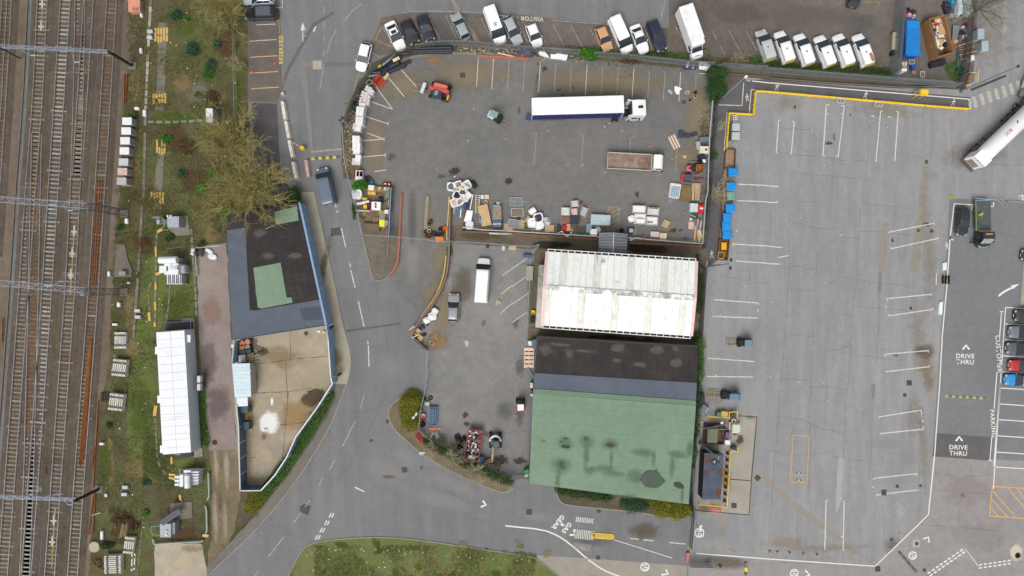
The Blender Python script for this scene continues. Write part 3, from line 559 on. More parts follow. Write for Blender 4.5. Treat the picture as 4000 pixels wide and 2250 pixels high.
for T_,sP in((TF,[[(800,700),(950,690)],[(890,680),(940,850),(985,1090),(1000,1200),(985,1400)],[(760,590),(800,720),(830,820),(860,900)],[(660,740),(830,710)],[(690,400),(830,400)],[(620,470),(610,500)],[(700,590),(860,550)],[(1010,650),(1240,940)],[(690,880),(830,870)],[(860,1170),(1000,1140)],[(540,130),(620,118)]]),(TJ,[[(985,0),(960,120),(900,260),(840,370),(740,550),(620,720)],[(0,1030),(220,1100),(330,1180)],[(1280,915),(1480,980)],[(1575,1005),(1770,1048)],[(985,800),(1090,840)],[(1200,740),(1500,840),(1760,980)],[(840,610),(1020,650)],[(700,180),(760,215),(930,180)],[(800,50),(960,10)]]),(TB,[[(945,60),(975,150)],[(420,960),(530,968)],[(500,620),(580,660),(700,710)],[(530,330),(640,340)],[(1100,20),(1140,100)],[(580,380),(585,0)],[(1210,0),(1205,60)],[(380,510),(440,1130)]]),(TC,[[(360,0),(362,130)],[(700,0),(705,180)],[(1200,0),(1180,380)]]),(TK,[[(690,1190),(685,1310)],[(440,1310),(435,1449)],[(655,1320),(650,1449)],[(875,1345),(870,1449)]])):
 for s_ in sP:cK([T_(*q)for q in s_],ra,.055,sQ,.08)
for s_ in([TF(0,1302),TF(300,1260),TF(560,1235)],[TF(222,1275),TF(235,1449),TJ(240,120)],[TF(258,1030),TF(262,1260)],[TJ(0,70),TJ(250,55),TJ(420,30)],[TJ(165,310),TJ(380,290)],[TJ(245,60),TJ(225,300),TJ(200,560)],[TI(1880,560),TI(1932,550)],[TE(1930,1310),TF(0,1302)]):cK(s_,ty,.09,jo,.04,'slab_joint')
ty_d=D((70,70,70),.3,.6,.6,.9)
tm=pc((92,92,92),.85);te=pc((176,178,182),.9)
for T_,ps,pr,m_ in((TB,[(1290,800),(1180,750),(1110,830),(1160,930)],yr,tm),(TB,[(1060,1010),(1130,960),(1180,820)],yr,tm),(TB,[(1020,1180),(1150,1080),(1260,1030)],yr,tm),(TF,[(1110,1350),(1200,1340),(1280,1370)],my,te),(TF,[(1510,1315),(1550,1310),(1585,1235)],my,te),(TH,[(150,950),(220,830),(340,800),(430,890),(480,1060)],cn,te),(TH,[(175,930),(260,850),(350,840),(410,950),(440,1100)],cn,te),(TH,[(200,900),(300,870),(360,960),(380,1160)],cn,te),(TH,[(270,1020),(300,1060),(290,1100),(280,1170)],cn,te),(TK,[(1390,1210),(1600,1180),(1790,1090),(1932,900)],cn,te),(TK,[(1390,1190),(1620,1130),(1780,1040),(1932,850)],cn,te),(TL,[(0,1120),(100,1090),(200,1000),(260,880)],cn,te),(TL,[(1500,1130),(1600,1170),(1680,1260)],se,te),(TL,[(1290,1230),(1420,1110),(1520,900)],se,te),(TG,[(1720,1140),(1760,1060),(1850,1040),(1890,1120)],cn,tm),(TC,[(1760,1250),(1720,1120),(1800,1060)],cn,tm)):
 lc([T_(*q)for q in ps],.28,m_,pr,2,'tyre_mark',.005)
pA=G('trench_concrete',[(132,126,117),(144,138,128),(155,149,139)],mc=.6,gr=.07)
pB=G('trench_asphalt',[(118,117,118),(128,127,128),(138,137,137)],mc=.6,gr=.07)
def pe(ps,ma,parent,nm='trench_patch',dz=.003):return MB().sheet([W(p)for p in ps],parent.get('z',0)+dz).o(nm,ma,parent)
pe([TH(1145,0),TH(1195,0),TH(1180,260),TH(1150,400),TH(1155,470),TH(1130,600),TH(1090,600),TH(1065,575),TH(1100,400),TH(1120,200)],pA,cn)
pe([TD(1170,1250),TD(1215,1255),TD(1200,1449),TD(1145,1449)],pA,cn)
pe([TH(862,232),TH(912,232),TH(885,600),TH(832,598)],pA,cn)
pe([TH(838,605),TH(862,600),TH(855,760),TH(825,760)],pB,cn)
pe([TL(0,710),TL(36,708),TL(38,750),TL(250,925),TL(560,1165),TL(700,1290),TL(640,1280),TL(440,1120),TL(230,970),TL(100,850),TL(0,770)],pA,cn)
pe([TL(530,560),TL(580,560),TL(560,860),TL(510,990),TL(515,800)],G('patch_pale',[(154,153,154),(162,161,161),(170,168,167)],gr=.06),cn)
pe([TK(1560,980),TK(1600,990),TK(1590,1230),TK(1560,1230)],pA,cn)
pe([TK(1780,640),TK(1910,660),TK(1900,750),TK(1800,740)],pA,cn)
pe([TL(775,0),TL(812,0),TL(800,110),TL(785,110)],pB,cn)
pe([TB(1470,0),TB(1500,0),TB(1560,110),TB(1690,310),TB(1660,312),TB(1530,130)],G('trench_tan',[(130,122,110),(142,134,121),(152,144,130)],gr=.08),bf)
pe([TB(580,85),TB(600,100),TB(440,200),TB(260,520),TB(170,750),TB(150,745),TB(240,500),TB(425,180)],G('trench_dark',[(96,95,97),(104,103,105),(112,111,112)]),ra)
pe([TB(332,472),TB(428,472),TB(428,505),TB(385,505),TB(395,700),TB(430,1130),TB(412,1140),TB(365,720),TB(340,610)],G('trench_road',[(120,118,116),(130,128,126),(138,136,134)],gr=.08),ra)
pe([TB(497,472),TB(740,466),TB(740,500),TB(497,505)],G('trench_road2',[(108,104,102),(116,112,110),(124,120,118)],gr=.08),ra)
pe([TF(565,275),TF(645,265),TF(650,325),TF(565,332)],gj,ra)
pe([TF(690,1040),TF(1090,985),TF(1092,1000),TF(695,1056)],sQ,ra)
pe([TJ(330,925),TJ(360,905),TJ(415,920),TJ(395,990),TJ(335,970)],gj,ra)
pe([TF(520,350),TF(560,420),TF(640,760),TF(700,1060),TF(730,1230),TF(718,1230),TF(685,1060),TF(610,750)],pB,ra)
iron=M((70,68,66),.7,va=.2,sb=6)
def cR(p,w,h,a,parent,ma=iron,nm='manhole_cover'):
 c=W(p);z=parent.get('z',0)
 o=Box((c[0],c[1],z+.003),(w,h,.012),radians(a)).o(nm,ma,parent)
 return o
for T_,x,y,w,h,a,pr in((TJ,1121,647,.85,.85,5,ra),(TJ,870,426,.5,.4,20,ra),(TJ,992,282,.45,.5,20,ra),(TJ,1738,1243,.5,.4,10,ra),(TK,130,965,.9,.9,0,ra),(TK,655,958,.6,.5,0,ra),(TK,650,1310,.7,.6,0,ra),(TB,1560,568,.8,.8,0,yr),(TH,1235,295,.5,.5,0,cn),(TH,1135,290,.45,.45,0,cn),(TH,1077,877,.4,.5,0,cn),(TL,1032,83,.5,.55,0,cn),(TL,975,771,.5,.5,0,cn),(TL,1151,768,.4,.4,0,cn),(TL,874,818,.8,.9,0,cn),(TL,932,1173,.45,.5,0,cn),(TL,1122,1204,.5,.5,0,se),(TL,828,1395,.8,.85,0,se),(TL,1180,1404,.5,.5,0,se),(TK,1853,708,.8,.8,45,cn),(TK,1675,917,.8,.8,0,pu),(TD,1195,1222,.4,.6,0,cn),(TH,1065,1440,.8,.8,0,cn),(TF,378,1066,.6,.6,40,ty),(TD,202,807,.3,.5,0,cn),(TC,1297,770,.6,.5,0,yr)):
 cR(T_(x,y),w,h,a,pr)
for T_,x,y in((TL,1118,1202),):cR(T_(x,y),1.1,1.1,0,se,M((176,168,150),.9),'cover_surround').location.z=-.004
rk=M((160,157,156),.4,.3,va=.2,sb=1.0)
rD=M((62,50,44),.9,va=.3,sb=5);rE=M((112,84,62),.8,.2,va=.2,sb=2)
sn=M((134,125,111),.9,va=.3,sb=3,rn=.28)
sA=M((154,151,143),.9,va=.3,sb=3,rn=.28)
sj=M((112,92,72),.9,va=.25,sb=2,rn=.2)
sR=M((124,92,60),.9,va=.25,sb=2,rn=.18)
def ld(c,y):
 for(xa,ya),(xb,yb)in zip(c,c[1:]):
  if ya<=y<=yb:t=(y-ya)/(yb-ya);return xa+(xb-xa)*t
 (xa,ya),(xb,yb)=(c[0],c[1])if y<c[0][1]else(c[-2],c[-1])
 return xa+(xb-xa)*(y-ya)/(yb-ya)
bI=G('track_bed',[(78,70,61),(93,84,73),(108,98,86)],bi=.1,mc=.8,fn=4.5,gr=.3,bm=.9,seed=3)
sC={}
def sD(ma):
 if ma.name not in sC:
  mb=Box((0,0,0),(2.42,.25,.1),0,.03);me=mb.mesh('sleeper');me.materials.append(ma);sC[ma.name]=me
 return sC[ma.name]
def rt(la,c,y0,y1,mf,tz=False,pk=.65):
 p0=W((ld(c,(y0+y1)/2),(y0+y1)/2))
 t=ti('railway_track',la,'railway track',(*p0,0),0)
 ys=[y0+(y1-y0)*i/24 for i in range(25)]
 cU=[W((ld(c,y),y))for y in ys]
 Lo,Ro=ri(cU,3.5);Li,Ri=ri(cU,2.5);mb=MB()
 Lj,Rj=ri(cU,1.9);Lk,Rk=ri(cU,1.62)
 mb.rings([[(*Lo[i],.008),(*Li[i],.15),(*Lj[i],.152),(*Lk[i],.08),(*Rk[i],.08),(*Rj[i],.152),(*Ri[i],.15),(*Ro[i],.008)]for i in range(len(Lo))],cJ=False,cQ=False)
 mb.o('ballast_bed',bI,t,W_)
 for sG in PM:
  rp=[ri(cU,1.5)[0 if sG<0 else 1]][0]
  a,b=ri(rp,.075);mb=MB()
  mb.rings([[(*p,.15),(*p,.30),(*q,.30),(*q,.15)]for p,q in zip(a,b)])
  f1,f2=ri(rp,.15);mb.rings([[(*p,.14),(*p,.17),(*q,.17),(*q,.14)]for p,q in zip(f1,f2)])
  mb.o('rail',rk,t,W_)
  f1,f2=ri(rp,.3);mb=MB();mb.rings([[(*p,.12),(*p,.15),(*q,.15),(*q,.12)]for p,q in zip(f1,f2)]);mb.o('rail_chairs_shade',rD,t,W_)  # wide dark strip: rusty chairs, with the rail's shadow put into the colour
 if tz:
  rp=ri(cU,.1)[0];a,b=ri(rp,.075);mb=MB()
  mb.rings([[(*p,.12),(*p,.27),(*q,.27),(*q,.12)]for p,q in zip(a,b)]);mb.o('middle_rail',rk,t,W_)
 n=int(abs(y1-y0)/S/pk)
 for i in range(n):
  y=y0+(i+.5)*(y1-y0)/n
  x=ld(c,y);q0,q1=W((ld(c,y-5),y-5)),W((ld(c,y+5),y+5))
  mt=mf(y,i)if callable(mf)else mf
  o=link('sleeper',sD(mt),t);q=W((x,y))
  o.location=(q[0]-p0[0]+ru(-.03,.03),q[1]-p0[1],.045+ru(-.012,.008));o.rotation_euler.z=an(q0,q1)+pi/2+ru(-.02,.02)
 return t
Y0,Y1=-40,2290
cA=[(440,0),(416.5,390),(393,750),(368,1140),(314,1860),(287,2250)]
cB=[(317,0),(309.6,390),(298,750),(277,1140),(224.8,1860),(197.8,2250)]
cB2=[(350,0),(325,390),(301,750)]
cC=[(260,0),(235,390),(211.6,750),(187,1140),(135.7,1860),(106,2250)]
cD=[(170,0),(151,390),(122.5,750),(97.8,1140),(44.7,1860),(14,2250)]
cD2=[(151,400),(143,750),(135,1140),(116.7,1860),(101,2250)]
cE=[(31,0),(9,390),(-16,750),(-44,1140)]
rt('railway track on dark old sleepers beside grassy verge, rusty spare rails in it',cA,Y0,Y1,lambda y,i:sj if y<1450 and random.random()<.85 else sn)
rt('railway track with pale slotted boxes on posts between its rails',cB,Y0,Y1,lambda y,i:sn if random.random()<.8 else sj)
rt('short turnout track running into its neighbour below first gantry',cB2,Y0,690,lambda y,i:sj if y<200 else sn)
rt('railway track on light grey concrete sleepers, palest of all',cC,Y0,Y1,lambda y,i:sA if random.random()<.85 else sn)
rt('railway track on tan concrete sleepers beside grey cinder path',cD,Y0,Y1,lambda y,i:sn)
rt('railway track on rust brown sleepers between two concrete sleepered tracks',cD2,520,Y1,lambda y,i:sR if y<1700 else sA)
rt('railway track nearest cess with third rail in its middle',cE,Y0,1000,lambda y,i:sj,tz=True)
def sL(c,off0,off1,y0,y1,ma,z,nm):
 ys=[y0+(y1-y0)*i/20 for i in range(21)]
 ps=[(ld(c,y)+off0,y)for y in ys]+[(ld(c,y)+off1,y)for y in reversed(ys)]
 o=MB().sheet(wg([W(p)for p in ps],.08,1.5),z).o(nm,ma,bh);return o
sL(cD,-58,-26,-40,2290,gg,.007,'cinder_path')
sL(cA,-46,-30,-40,2290,gg,.007,'cinder_path')
sL(cB,-48,-32,700,2290,gg,.007,'cinder_path')
sL(cC,32,52,1100,2290,gg,.0072,'cinder_path')
cH=M((150,146,138),.9,va=.2,sb=1.2,di=(104,98,84));cd=M((116,110,100),.9,va=.2,sb=1.2)
ke([(ld(cD,y)-60,y)for y in range(-40,2000,120)],bh,.2,.16,M((116,104,94),.9),0,'cess_board')
tr=ti('cable_trough','concrete cable trough of slabs running along edge of verge','cable trough',(*W(P(570,800)),0))
lD,lE=[Box((0,0,0),(.95,.42,.10),0,.02).mesh('trough_lid')for _ in range(2)]
lD.materials.append(M((166,160,148),.9,va=.2,rn=.2));lE.materials.append(M((122,114,100),.9,va=.2,rn=.2))
tp=re([W(p)for p in[TA(1140,0),TA(1125,300),TA(1110,620),TA(1100,850),TA(1088,1449),TE(1075,100),TE(1040,700),TE(1015,1000),TE(1010,1100)]],1.0)
for i,(a,b)in enumerate(zip(tp,tp[1:])):
 if i%11==7:continue
 o=link('trough_lid',lD if(a[1]>W(P(0,460))[1]and i%4)else lE,tr)
 o.location=((a[0]+b[0])/2-tr.location.x,(a[1]+b[1])/2-tr.location.y,.02);o.rotation_euler.z=an(a,b)+ru(-.05,.05)
def sf(la,T_,ps,w,sz,ma,name='cable_trough'):
 q=re([W(T_(*p))for p in ps],sz);t=ti(name,la,'cable trough',(*q[0],0))
 me=Box((0,0,0),(sz*.96,w,.09),0,.02).mesh('trough_lid');me.materials.append(ma)
 for a,b in zip(q,q[1:]):
  o=link('trough_lid',me,t);o.location=((a[0]+b[0])/2-q[0][0],(a[1]+b[1])/2-q[0][1],.02);o.rotation_euler.z=an(a,b)
 return t
tg=M((128,124,112),.9,va=.2,rn=.15)
sf('concrete trough crossing verge to lone white cabinet',TA,[(1110,920),(1300,922),(1480,912),(1590,905)],.4,1.0,tg)
sf('concrete trough with yellow lids leading past round topped transformer',TE,[(1190,290),(1180,430),(1178,600),(1175,850),(1172,1010)],.3,1.0,tg)
sf('concrete trough alongside gravel lane fence line',TE,[(1445,270),(1455,450),(1475,700),(1485,940)],.35,1.0,tg)
sf('narrow trough from transformer down to white cabin',TE,[(1285,700),(1275,850),(1258,980)],.2,1.0,tg)
sf('curved earthen trough from transformer running south',TE,[(1190,615),(1145,680),(1120,760),(1130,860),(1140,980)],.3,.8,M((122,112,92),.9,va=.2,rn=.15))
sf('curved trough from cabin corner to finned transformer',TI,[(1175,250),(1180,400),(1190,560),(1215,640),(1270,690)],.35,.9,M((120,112,96),.9,va=.2,rn=.15))
sf('thin concrete edging from bare bramble patch to sleeper stacks',TI,[(1090,940),(1075,1100),(1055,1300),(1035,1449)],.14,1.2,tg)
yl=M((206,170,96),.85,va=.2,sb=4,di=(150,130,90))
def yp(la,T_,ps,go='yellow trough plates'):
 for(x,y,w,h,a)in ps:
  ta(Box((*W(T_(x,y)),.12),(w,h,.05),radians(a),.01).o('trough_plate',yl),la,'plate',go)
yp('yellow plate laid on cable trough lid',TE,[(1180,450,.3,1.5,3),(1178,710,.3,1.1,2),(1175,860,.3,1.3,2),(1172,1000,.35,.7,0),(1210,292,.9,.4,25),(1205,612,1.1,.4,25),(1130,940,.4,1.3,5)])
yp('yellow plate laid on cable trough lid',TI,[(1175,200,.5,1.6,-8),(1298,575,.3,1.1,0),(1302,683,1.0,.35,-5),(1302,710,1.0,.35,-15),(1363,858,.35,1.0,5)])
def ci(T_,x,y,w,h,n,la):
 t=ti('timber_crossing',la,'crossing boards',(*W(T_(x,y)),0))
 for i in range(n):
  for j in range(2):
   if random.random()<.12:continue
   Box(((i-n/2+.5)*w/n,(j-.5)*h*.5+ru(-.15,.15),.02),(w/n*.72,h*.45,.06),ru(-.05,.05)).o('board',yl,t)
ci(TA,1218,262,2.2,2.2,5,'yellow timber crossing boards beside two small grey trackside boxes')
ci(TA,1205,742,2.2,1.6,5,'yellow timber crossing boards at end of mossy slab path')
ci(TA,1215,1110,1.5,2.2,4,'faded yellow crossing boards beside round green bush')
ci(TE,1188,48,2.2,2.0,5,'yellow timber crossing boards south of row of cabinets')
pN=G('path_slab',[(104,98,88),(122,116,106),(138,132,120)],mc=1.0,gr=.12)
for po in([TA(1195,170),TA(1260,170),TA(1250,560),TA(1240,720),TA(1180,720),TA(1190,500)],[TA(1175,775),TA(1240,775),TA(1235,835),TA(1172,830)],[TA(1200,1150),TA(1240,1150),TA(1222,1449),TE(1225,130),TE(1160,130),TE(1165,0),TA(1165,1449),TA(1180,1250)]):
 o=Prism(wg([W(p)for p in po],.06,.8),.0,.03).o('concrete_path',pN);o['kind']='structure'
gv=M((148,156,172),.5,.3,va=.2,sb=2);gc=M((88,92,98),.6,.3,va=.2,sb=2);da=M((52,50,50),.7,.2)
ir=M((120,60,58),.5);ib=M((150,180,205),.5,.2)
def lu(mb,a,b,w,hgt,pk,r=.035):
 a,b=Vc(a),Vc(b);d=(b-a);n=max(2,int(d.length/pk));u=d.normalized()
 s=Vc((-u.y,u.x,0));s=s.normalized()*w/2 if s.length>1e-3 else Vc((w/2,0,0))
 up=u.cross(s).normalized()*hgt/2
 cs=[s+up,s-up,-s-up,-s+up]
 for c in cs:mb.cyl(a+c,b+c,r,n=4)
 for i in range(n):
  p,q=a+d*(i/n),a+d*((i+1)/n)
  for k in range(4):
   c,e=cs[k],cs[(k+1)%4]
   if i%2:c,e=e,c
   mb.cyl(p+c,q+e,r*.6,n=3)
def gt(la,tF,tG,bA,z,w=.5,lat=True,dark=False,do=()):
 a,b=Vc(W3(tF,z)),Vc(W3(tG,z));f=Vc((*W(bA),0))
 t=ti('overhead_line_gantry',la,'gantry',tuple(f))
 far=a+(a-b).normalized()*8
 mb=MB();lu(mb,far,b,w,.5,.9,.04);mb.o('boom',gv,t,W_)
 mb=MB()
 if lat:lu(mb,f+Vc((0,0,.0)),Vc((f.x,f.y,z+.2)),.9,.9,.9,.05)
 else:mb.box((f.x,f.y,0),(.34,.3,z+.2));[mb.box((f.x,f.y,.6+i*.9),(.46,.4,.05))for i in range(int(z/.9))]
 mb.o('mast',da if not lat else gc,t,W_)
 Box((f.x,f.y,0),(1.2,1.2,.15),0,.03).o('foundation',cd,t,W_)
 Bar(b,(f.x,f.y,z),.2,.2).o('end_arm',gc,t,W_)
 for k,(u,col,sG,ln)in enumerate(do):
  p=a.lerp(b,u);q=p+Vc((ln,sG,-1.2))
  Cyl(p,p+Vc((0,0,-1.3)),.05,n=6).o('drop_tube',gv,t,W_)
  Cyl(p+Vc((0,0,-1.0)),q,.05,n=6).o('cantilever_arm',gv,t,W_)
  Cyl(q,q+Vc((.8,0,.05)),.09,n=8).o('insulator',ir if col else ib,t,W_)
 return t
gt('slim overhead gantry with red insulators at top of railway',TA(0,350),TA(820,390),TA(1000,497),6.0,.35,False,do=((.15,0,-.8,1.2),(.3,1,.9,1.4),(.42,1,.9,1.2),(.5,1,.8,1.8),(.62,0,-1.4,.3),(.85,0,.2,1.5)))
gt('lattice overhead gantry near plant beside second yellow crossing',TE(120,65),TE(650,105),TE(940,160),8.2,.75,do=((.3,0,-.8,.8),(.6,0,-.8,.6)))
gt('lattice overhead gantry ending over cable drum bay, ladder like mast',TE(285,712),TE(640,742),TE(938,752),9.0,.75,do=((.2,0,.8,.8),(.7,0,-.8,.6)))
gt('slim overhead gantry crossing tracks near two small grey boxes',TI(0,850),TI(565,872),TI(748,792),5.8,.35,False,do=((.1,0,-.6,.8),(.3,0,.9,1.3),(.55,0,.3,1.6),(.75,0,-1.2,.9)))
wz=M((120,116,110),.5,.5)
for k,(c,z)in enumerate(((cA,5.0),(cB,5.0),(cC,5.0),(cD,5.0))):
 ps=[(*W((ld(c,y),y)),z)for y in(-300,190,800,1120,1950,2500)]
 o=MB().tube(ps,.012,3).o('contact_wire',wz)
 ta(o,'thin overhead contact wire strung under gantries above track','wire','overhead wires')
o=Cyl(W3(TA(150,440),.2),W3(TA(0,360),6.0),.11,n=6).o('stay_strut',da);ta(o,'dark stay strut with pale foot beside leftmost track','strut')
cw=M((226,228,230),.5,va=.06);cS=M((160,162,166),.6,va=.08);cab_d=M((110,112,116))
pink=M((214,148,122),.7,va=.15,sb=3,di=(160,140,130),dt=.6)
def cf(la,p,w,d,h,ma,rz=0,go=None,dc=True):
 t=ti('equipment_cabinet',la,'cabinet',(*W(p),0),rz,go)
 Box((0,0,.0),(w+.3,d+.25,.08)).o('plinth',cd,t)
 Box((0,0,.08),(w,d,h-.14),0,.03).o('body',cS if ma is cw else ma,t)
 Box((0,0,h-.06),(w+.1,d+.1,.10),0,.04).o('roof',ma,t)
 if dc:
  for s_ in PM:Box((w/2+.012,s_*d*.24,.18),(.03,d*.44,h-.4)).o('door',cS,t)
  Box((w/2+.03,.03,h*.5),(.03,.05,.16)).o('handle',da,t)
 return t
for i,(x,y)in enumerate(((1000,932),(994,1005),(986,1078),(981,1153),(974,1236),(966,1307),(960,1378))):
 m_=[cw,cw,cw,cw,M((190,192,194)),M((206,180,172),.7,va=.2,sb=4,di=(150,90,80)),M((182,182,180),.7,va=.1)][i]
 lb=['white equipment cabinet in row by track, north end beside bush','white equipment cabinet in trackside row','white equipment cabinet in trackside row','white equipment cabinet in row, next to grey one','light grey equipment cabinet in trackside row','pink stained equipment cabinet in trackside row','dull grey equipment cabinet ending trackside row'][i]
 cf(lb,TA(x,y),1.35,1.0,1.5,m_,0,'row of trackside cabinets')
cf('lone white equipment cabinet beside yellow green tree',TA(1622,895),.95,2.0,1.9,cw,.02)
cf('salmon pink square kiosk with hatch on dark plinth',TA(1040,62),1.7,1.8,1.0,pink,.02)
hk=ti('roof_hatch','small pink hatch box on top of salmon kiosk','hatch',W3(TA(1024,70),1.04));Box((0,0,0),(.85,.7,.12),0,.03).o('lid',M((196,128,106),.7),hk);[Box((x,0,.12),(.18,.3,.03)).o('vent',M((150,80,66),.7),hk)for x in(-.18,.18)]
for T_,x,y,lb in((TA,1140,242,'small grey trackside box, north of pair by yellow boards'),(TA,1138,288,'small grey trackside box, south of pair by yellow boards'),(TE,1045,895,'small grey box, north of pair west of lawn'),(TE,1048,942,'small grey box, south of pair west of lawn'),(TI,953,775,'small grey box, north of pair near slim gantry'),(TI,946,828,'small grey box, south of pair near slim gantry')):
 t=ti('junction_box',lb,'box',(*W(T_(x,y)),0));Box((0,0,.12),(.85,.5,.3),0,.03).o('lid',M((186,190,192)),t);Box((.1,0,0),(1.0,.6,.14)).o('base',cd,t);Box((.5,0,.1),(.2,.3,.2)).o('cable_entry',gc,t)
for T_,x,y,w,d,lb in((TA,1072,388,.4,.8,'white cylinder box at end of concrete trough by mast foot'),(TA,1076,123,.4,.5,'tiny white box below salmon kiosk'),(TA,1042,822,.75,.45,'white box lying beside small green bush north of cabinets'),(TE,965,220,.5,.8,'white box with grey coil on trough by lattice mast'),(TE,832,618,.4,.8,'white double drum box beside long slab'),(TE,906,850,.5,.7,'white box on trough west of lawn gantry'),(TE,877,998,.8,.35,'white box with red cable on ballast'),(TI,778,447,.7,.4,'white box alone in grass by rusty rails'),(TI,810,835,.35,.5,'white box beside dark strut mast'),(TI,779,1135,.4,1.3,'long white cylinder lying near round concrete base'),(TA,1100,858,.5,1.0,'pale grey box set in cable trough'),(TE,980,685,.4,.3,'tiny white box near rusted slab corner')):
 t=ti('trackside_box',lb,'box',(*W(T_(x,y)),0));Box((0,0,0),(w*1.1,d*1.1,.1)).o('base',cd,t);Box((0,0,.1),(w,d,.4),0,.1).o('cover',cw,t)
s4=M((150,136,84),.8,va=.2,sb=3);sS=M((180,179,170),.7,va=.1)
for T_,x,y,lb in((TA,325,25,'pale cross shaped unit between rails at very top'),(TA,318,195,'pale cross shaped unit between rails above first gantry'),(TE,566,290,'pale cross shaped unit, first in row below lattice gantry'),(TE,552,455,'pale cross shaped unit, middle of row below lattice gantry'),(TE,540,618,'pale cross shaped unit, last in row above ladder mast gantry'),(TI,412,1020,'pale cross shaped unit below slim gantry'),(TI,400,1180,'pale cross shaped unit near round concrete base row')):
 t=ti('track_unit',lb,'track unit',(*W(T_(x,y)),.09),-.06);Box((0,0,0),(.32,1.6,.12),0,.04).o('bar',sS,t);Box((0,-.2,0),(.95,.32,.13),0,.04).o('cross_arm',sS,t);Box((0,.45,.12),(.22,.3,.06)).o('cap',sS,t)
for T_,ps,lb in((TE,[(566,260),(545,640),(535,770)],'yellow timber board running between rails under pale units'),(TI,[(422,930),(400,1300),(395,1390)],'yellow timber board between rails below slim gantry'),(TA,[(330,30),(318,170)],'yellow timber board between rails at very top')):
 wp=[W(T_(*p))for p in ps];L,R=ri(wp,.2)
 ta(Rings([[(*a,.09),(*a,.16),(*b,.16),(*b,.09)]for a,b in zip(L,R)]).o('guard_board',s4),lb,'board')
rr=M((146,90,48),.85,.1,va=.25,sb=1.5,rn=.1)
def sp(T_,a,b,la,z=.12,grp='spare rusty rails'):
 a,b=W(T_(*a)),W(T_(*b));mb=MB();L,R=ri([a,b],.13)
 mb.rings([[(*p,z),(*p,z+.03),(*q,z+.03),(*q,z)]for p,q in zip(L,R)]);L,R=ri([a,b],.06)
 mb.rings([[(*p,z+.03),(*p,z+.16),(*q,z+.16),(*q,z+.03)]for p,q in zip(L,R)])
 ta(mb.o('spare_rail',rr),la,'rail',grp)
l1='long rusty spare rail lying between running rails';l2='rusty spare rail in bundle between rails beside sleeper stacks';l3='rusty spare rail lying along edge of verge';l4='short rusty rail near cabinets'
for x0,x1 in((728,697),(748,712),(766,728)):sp(TE,(x0+12,-90),(x1,700),l1)
for i in range(6):sp(TI,(676+i*5,-345+abs(i-4)*24),(602+i*9,625-abs(i-1)*18),l2)
sp(TI,(748,125),(710,780),l3);sp(TI,(720,470),(700,620),l3);sp(TI,(718,800),(672,1135),l3);sp(TI,(728,790),(705,1130),l3);sp(TI,(350,632),(356,680),'offcut of rusty rail on ballast between tracks')
sp(TA,(945,560),(942,780),l4);sp(TA,(965,560),(952,780),l4);sp(TA,(925,1180),(925,1280),l4);sp(TA,(940,1180),(940,1280),l4)
sp(TE,(30,955),(25,1140),'short rusty rail leaning by cinder path',.2)
sw=M((208,204,194),.9,sb=2,rn=.08,di=(150,144,130),dt=.4)
def on(lq,rz,la,go):
 global _slp
 if'_slp' not in globals():
  t=ti('concrete_sleeper',la,'sleeper',lq,rz,go)
  mb=MB();mb.rings([[(x,-w,z0),(x,w,z0),(x,w*.8,z1),(x,-w*.8,z1)]for x,w,z0,z1 in((-1.25,.14,0,.2),(-.75,.14,0,.22),(-.4,.11,0,.18),(.4,.11,0,.18),(.75,.14,0,.22),(1.25,.14,0,.2))]);mb.o('body',sw,t)
  for s_ in PM:
   Box((s_*.75,0,.215),(.18,.2,.02)).o('rail_pad',da,t)
   for q in PM:Box((s_*.75+q*.14,0,.2),(.05,.14,.07)).o('shoulder',gc,t)
  _slp=t;return t
 c=cj(_slp);c.location=lq;c.rotation_euler=(0,0,rz);c['label']=la;c['group']=go;return c
def ss(T_,x,y,n,lF,rz,la,go,ln=1.0):
 c=W(T_(x,y))
 for k in range(lF):
  for i in range(n):
   of=(i-(n-1)/2)*.305
   on((c[0]-sin(rz)*of+ru(-.03,.03),c[1]+cos(rz)*of,k*.235+.05),rz+ru(-.012,.012),la,go)
ss(TE,920,1118,6,2,pi/2,'concrete sleeper in low stack just below ladder mast gantry','northern sleeper stack')
ss(TE,925,1322,7,4,pi/2-.1,'concrete sleeper in tall stack beside white cabin roof','middle sleeper stack')
ss(TI,900,130,7,4,pi/2-.12,'concrete sleeper in stack next to dark pallet of clips','southern sleeper stack')
ss(TI,990,1205,5,3,pi/2-.12,'concrete sleeper in untidy stack by bramble patch','untidy sleeper stack')
ss(TI,876,1345,9,4,.02,'concrete sleeper in big stack laid across near brambles','big sleeper stack')
on((*W(TI(1020,1338)),.02),pi/2-.05,'single concrete sleeper lying on ground beside big stack','loose sleepers');on((*W(TI(1000,1345)),.02),pi/2-.03,'single concrete sleeper lying on ground beside big stack','loose sleepers')
def sH(la,T_,ps,h,ma,nm='concrete_slab',cc='slab'):
 o=Prism([W(T_(*p))for p in ps],0,h).o(nm,ma);return ta(o,la,cc)
sH('long dark concrete slab with weeds between lattice gantries',TE,[(880,395),(945,395),(965,500),(1000,590),(998,645),(865,640)],.15,cd)
cf('plain grey box standing on dark slab',TE(945,614),.9,.55,.8,M((150,150,148),.7),0,dc=False)
c=W(TI(720,1225));o=Cyl((*c,0),(*c,.35),.85,.8,24).o('round_base',M((176,166,146),.9,va=.1));ta(o,'round tan concrete base beside green bush','concrete base')
for i in range(5):
 a=TI(905+i*12,1160-i*4);b=TI(930+i*11,1045+(i%3)*12)
 ta(Bar(W3(a,.1+.1*(i%2)),W3(b,.1+.1*(i%2)),.24,.13).o('old_timber',M((128,108,80),.9,va=.25,rn=.2)),'old timber baulk lying in brambles by untidy sleeper stack','timber','old timbers')
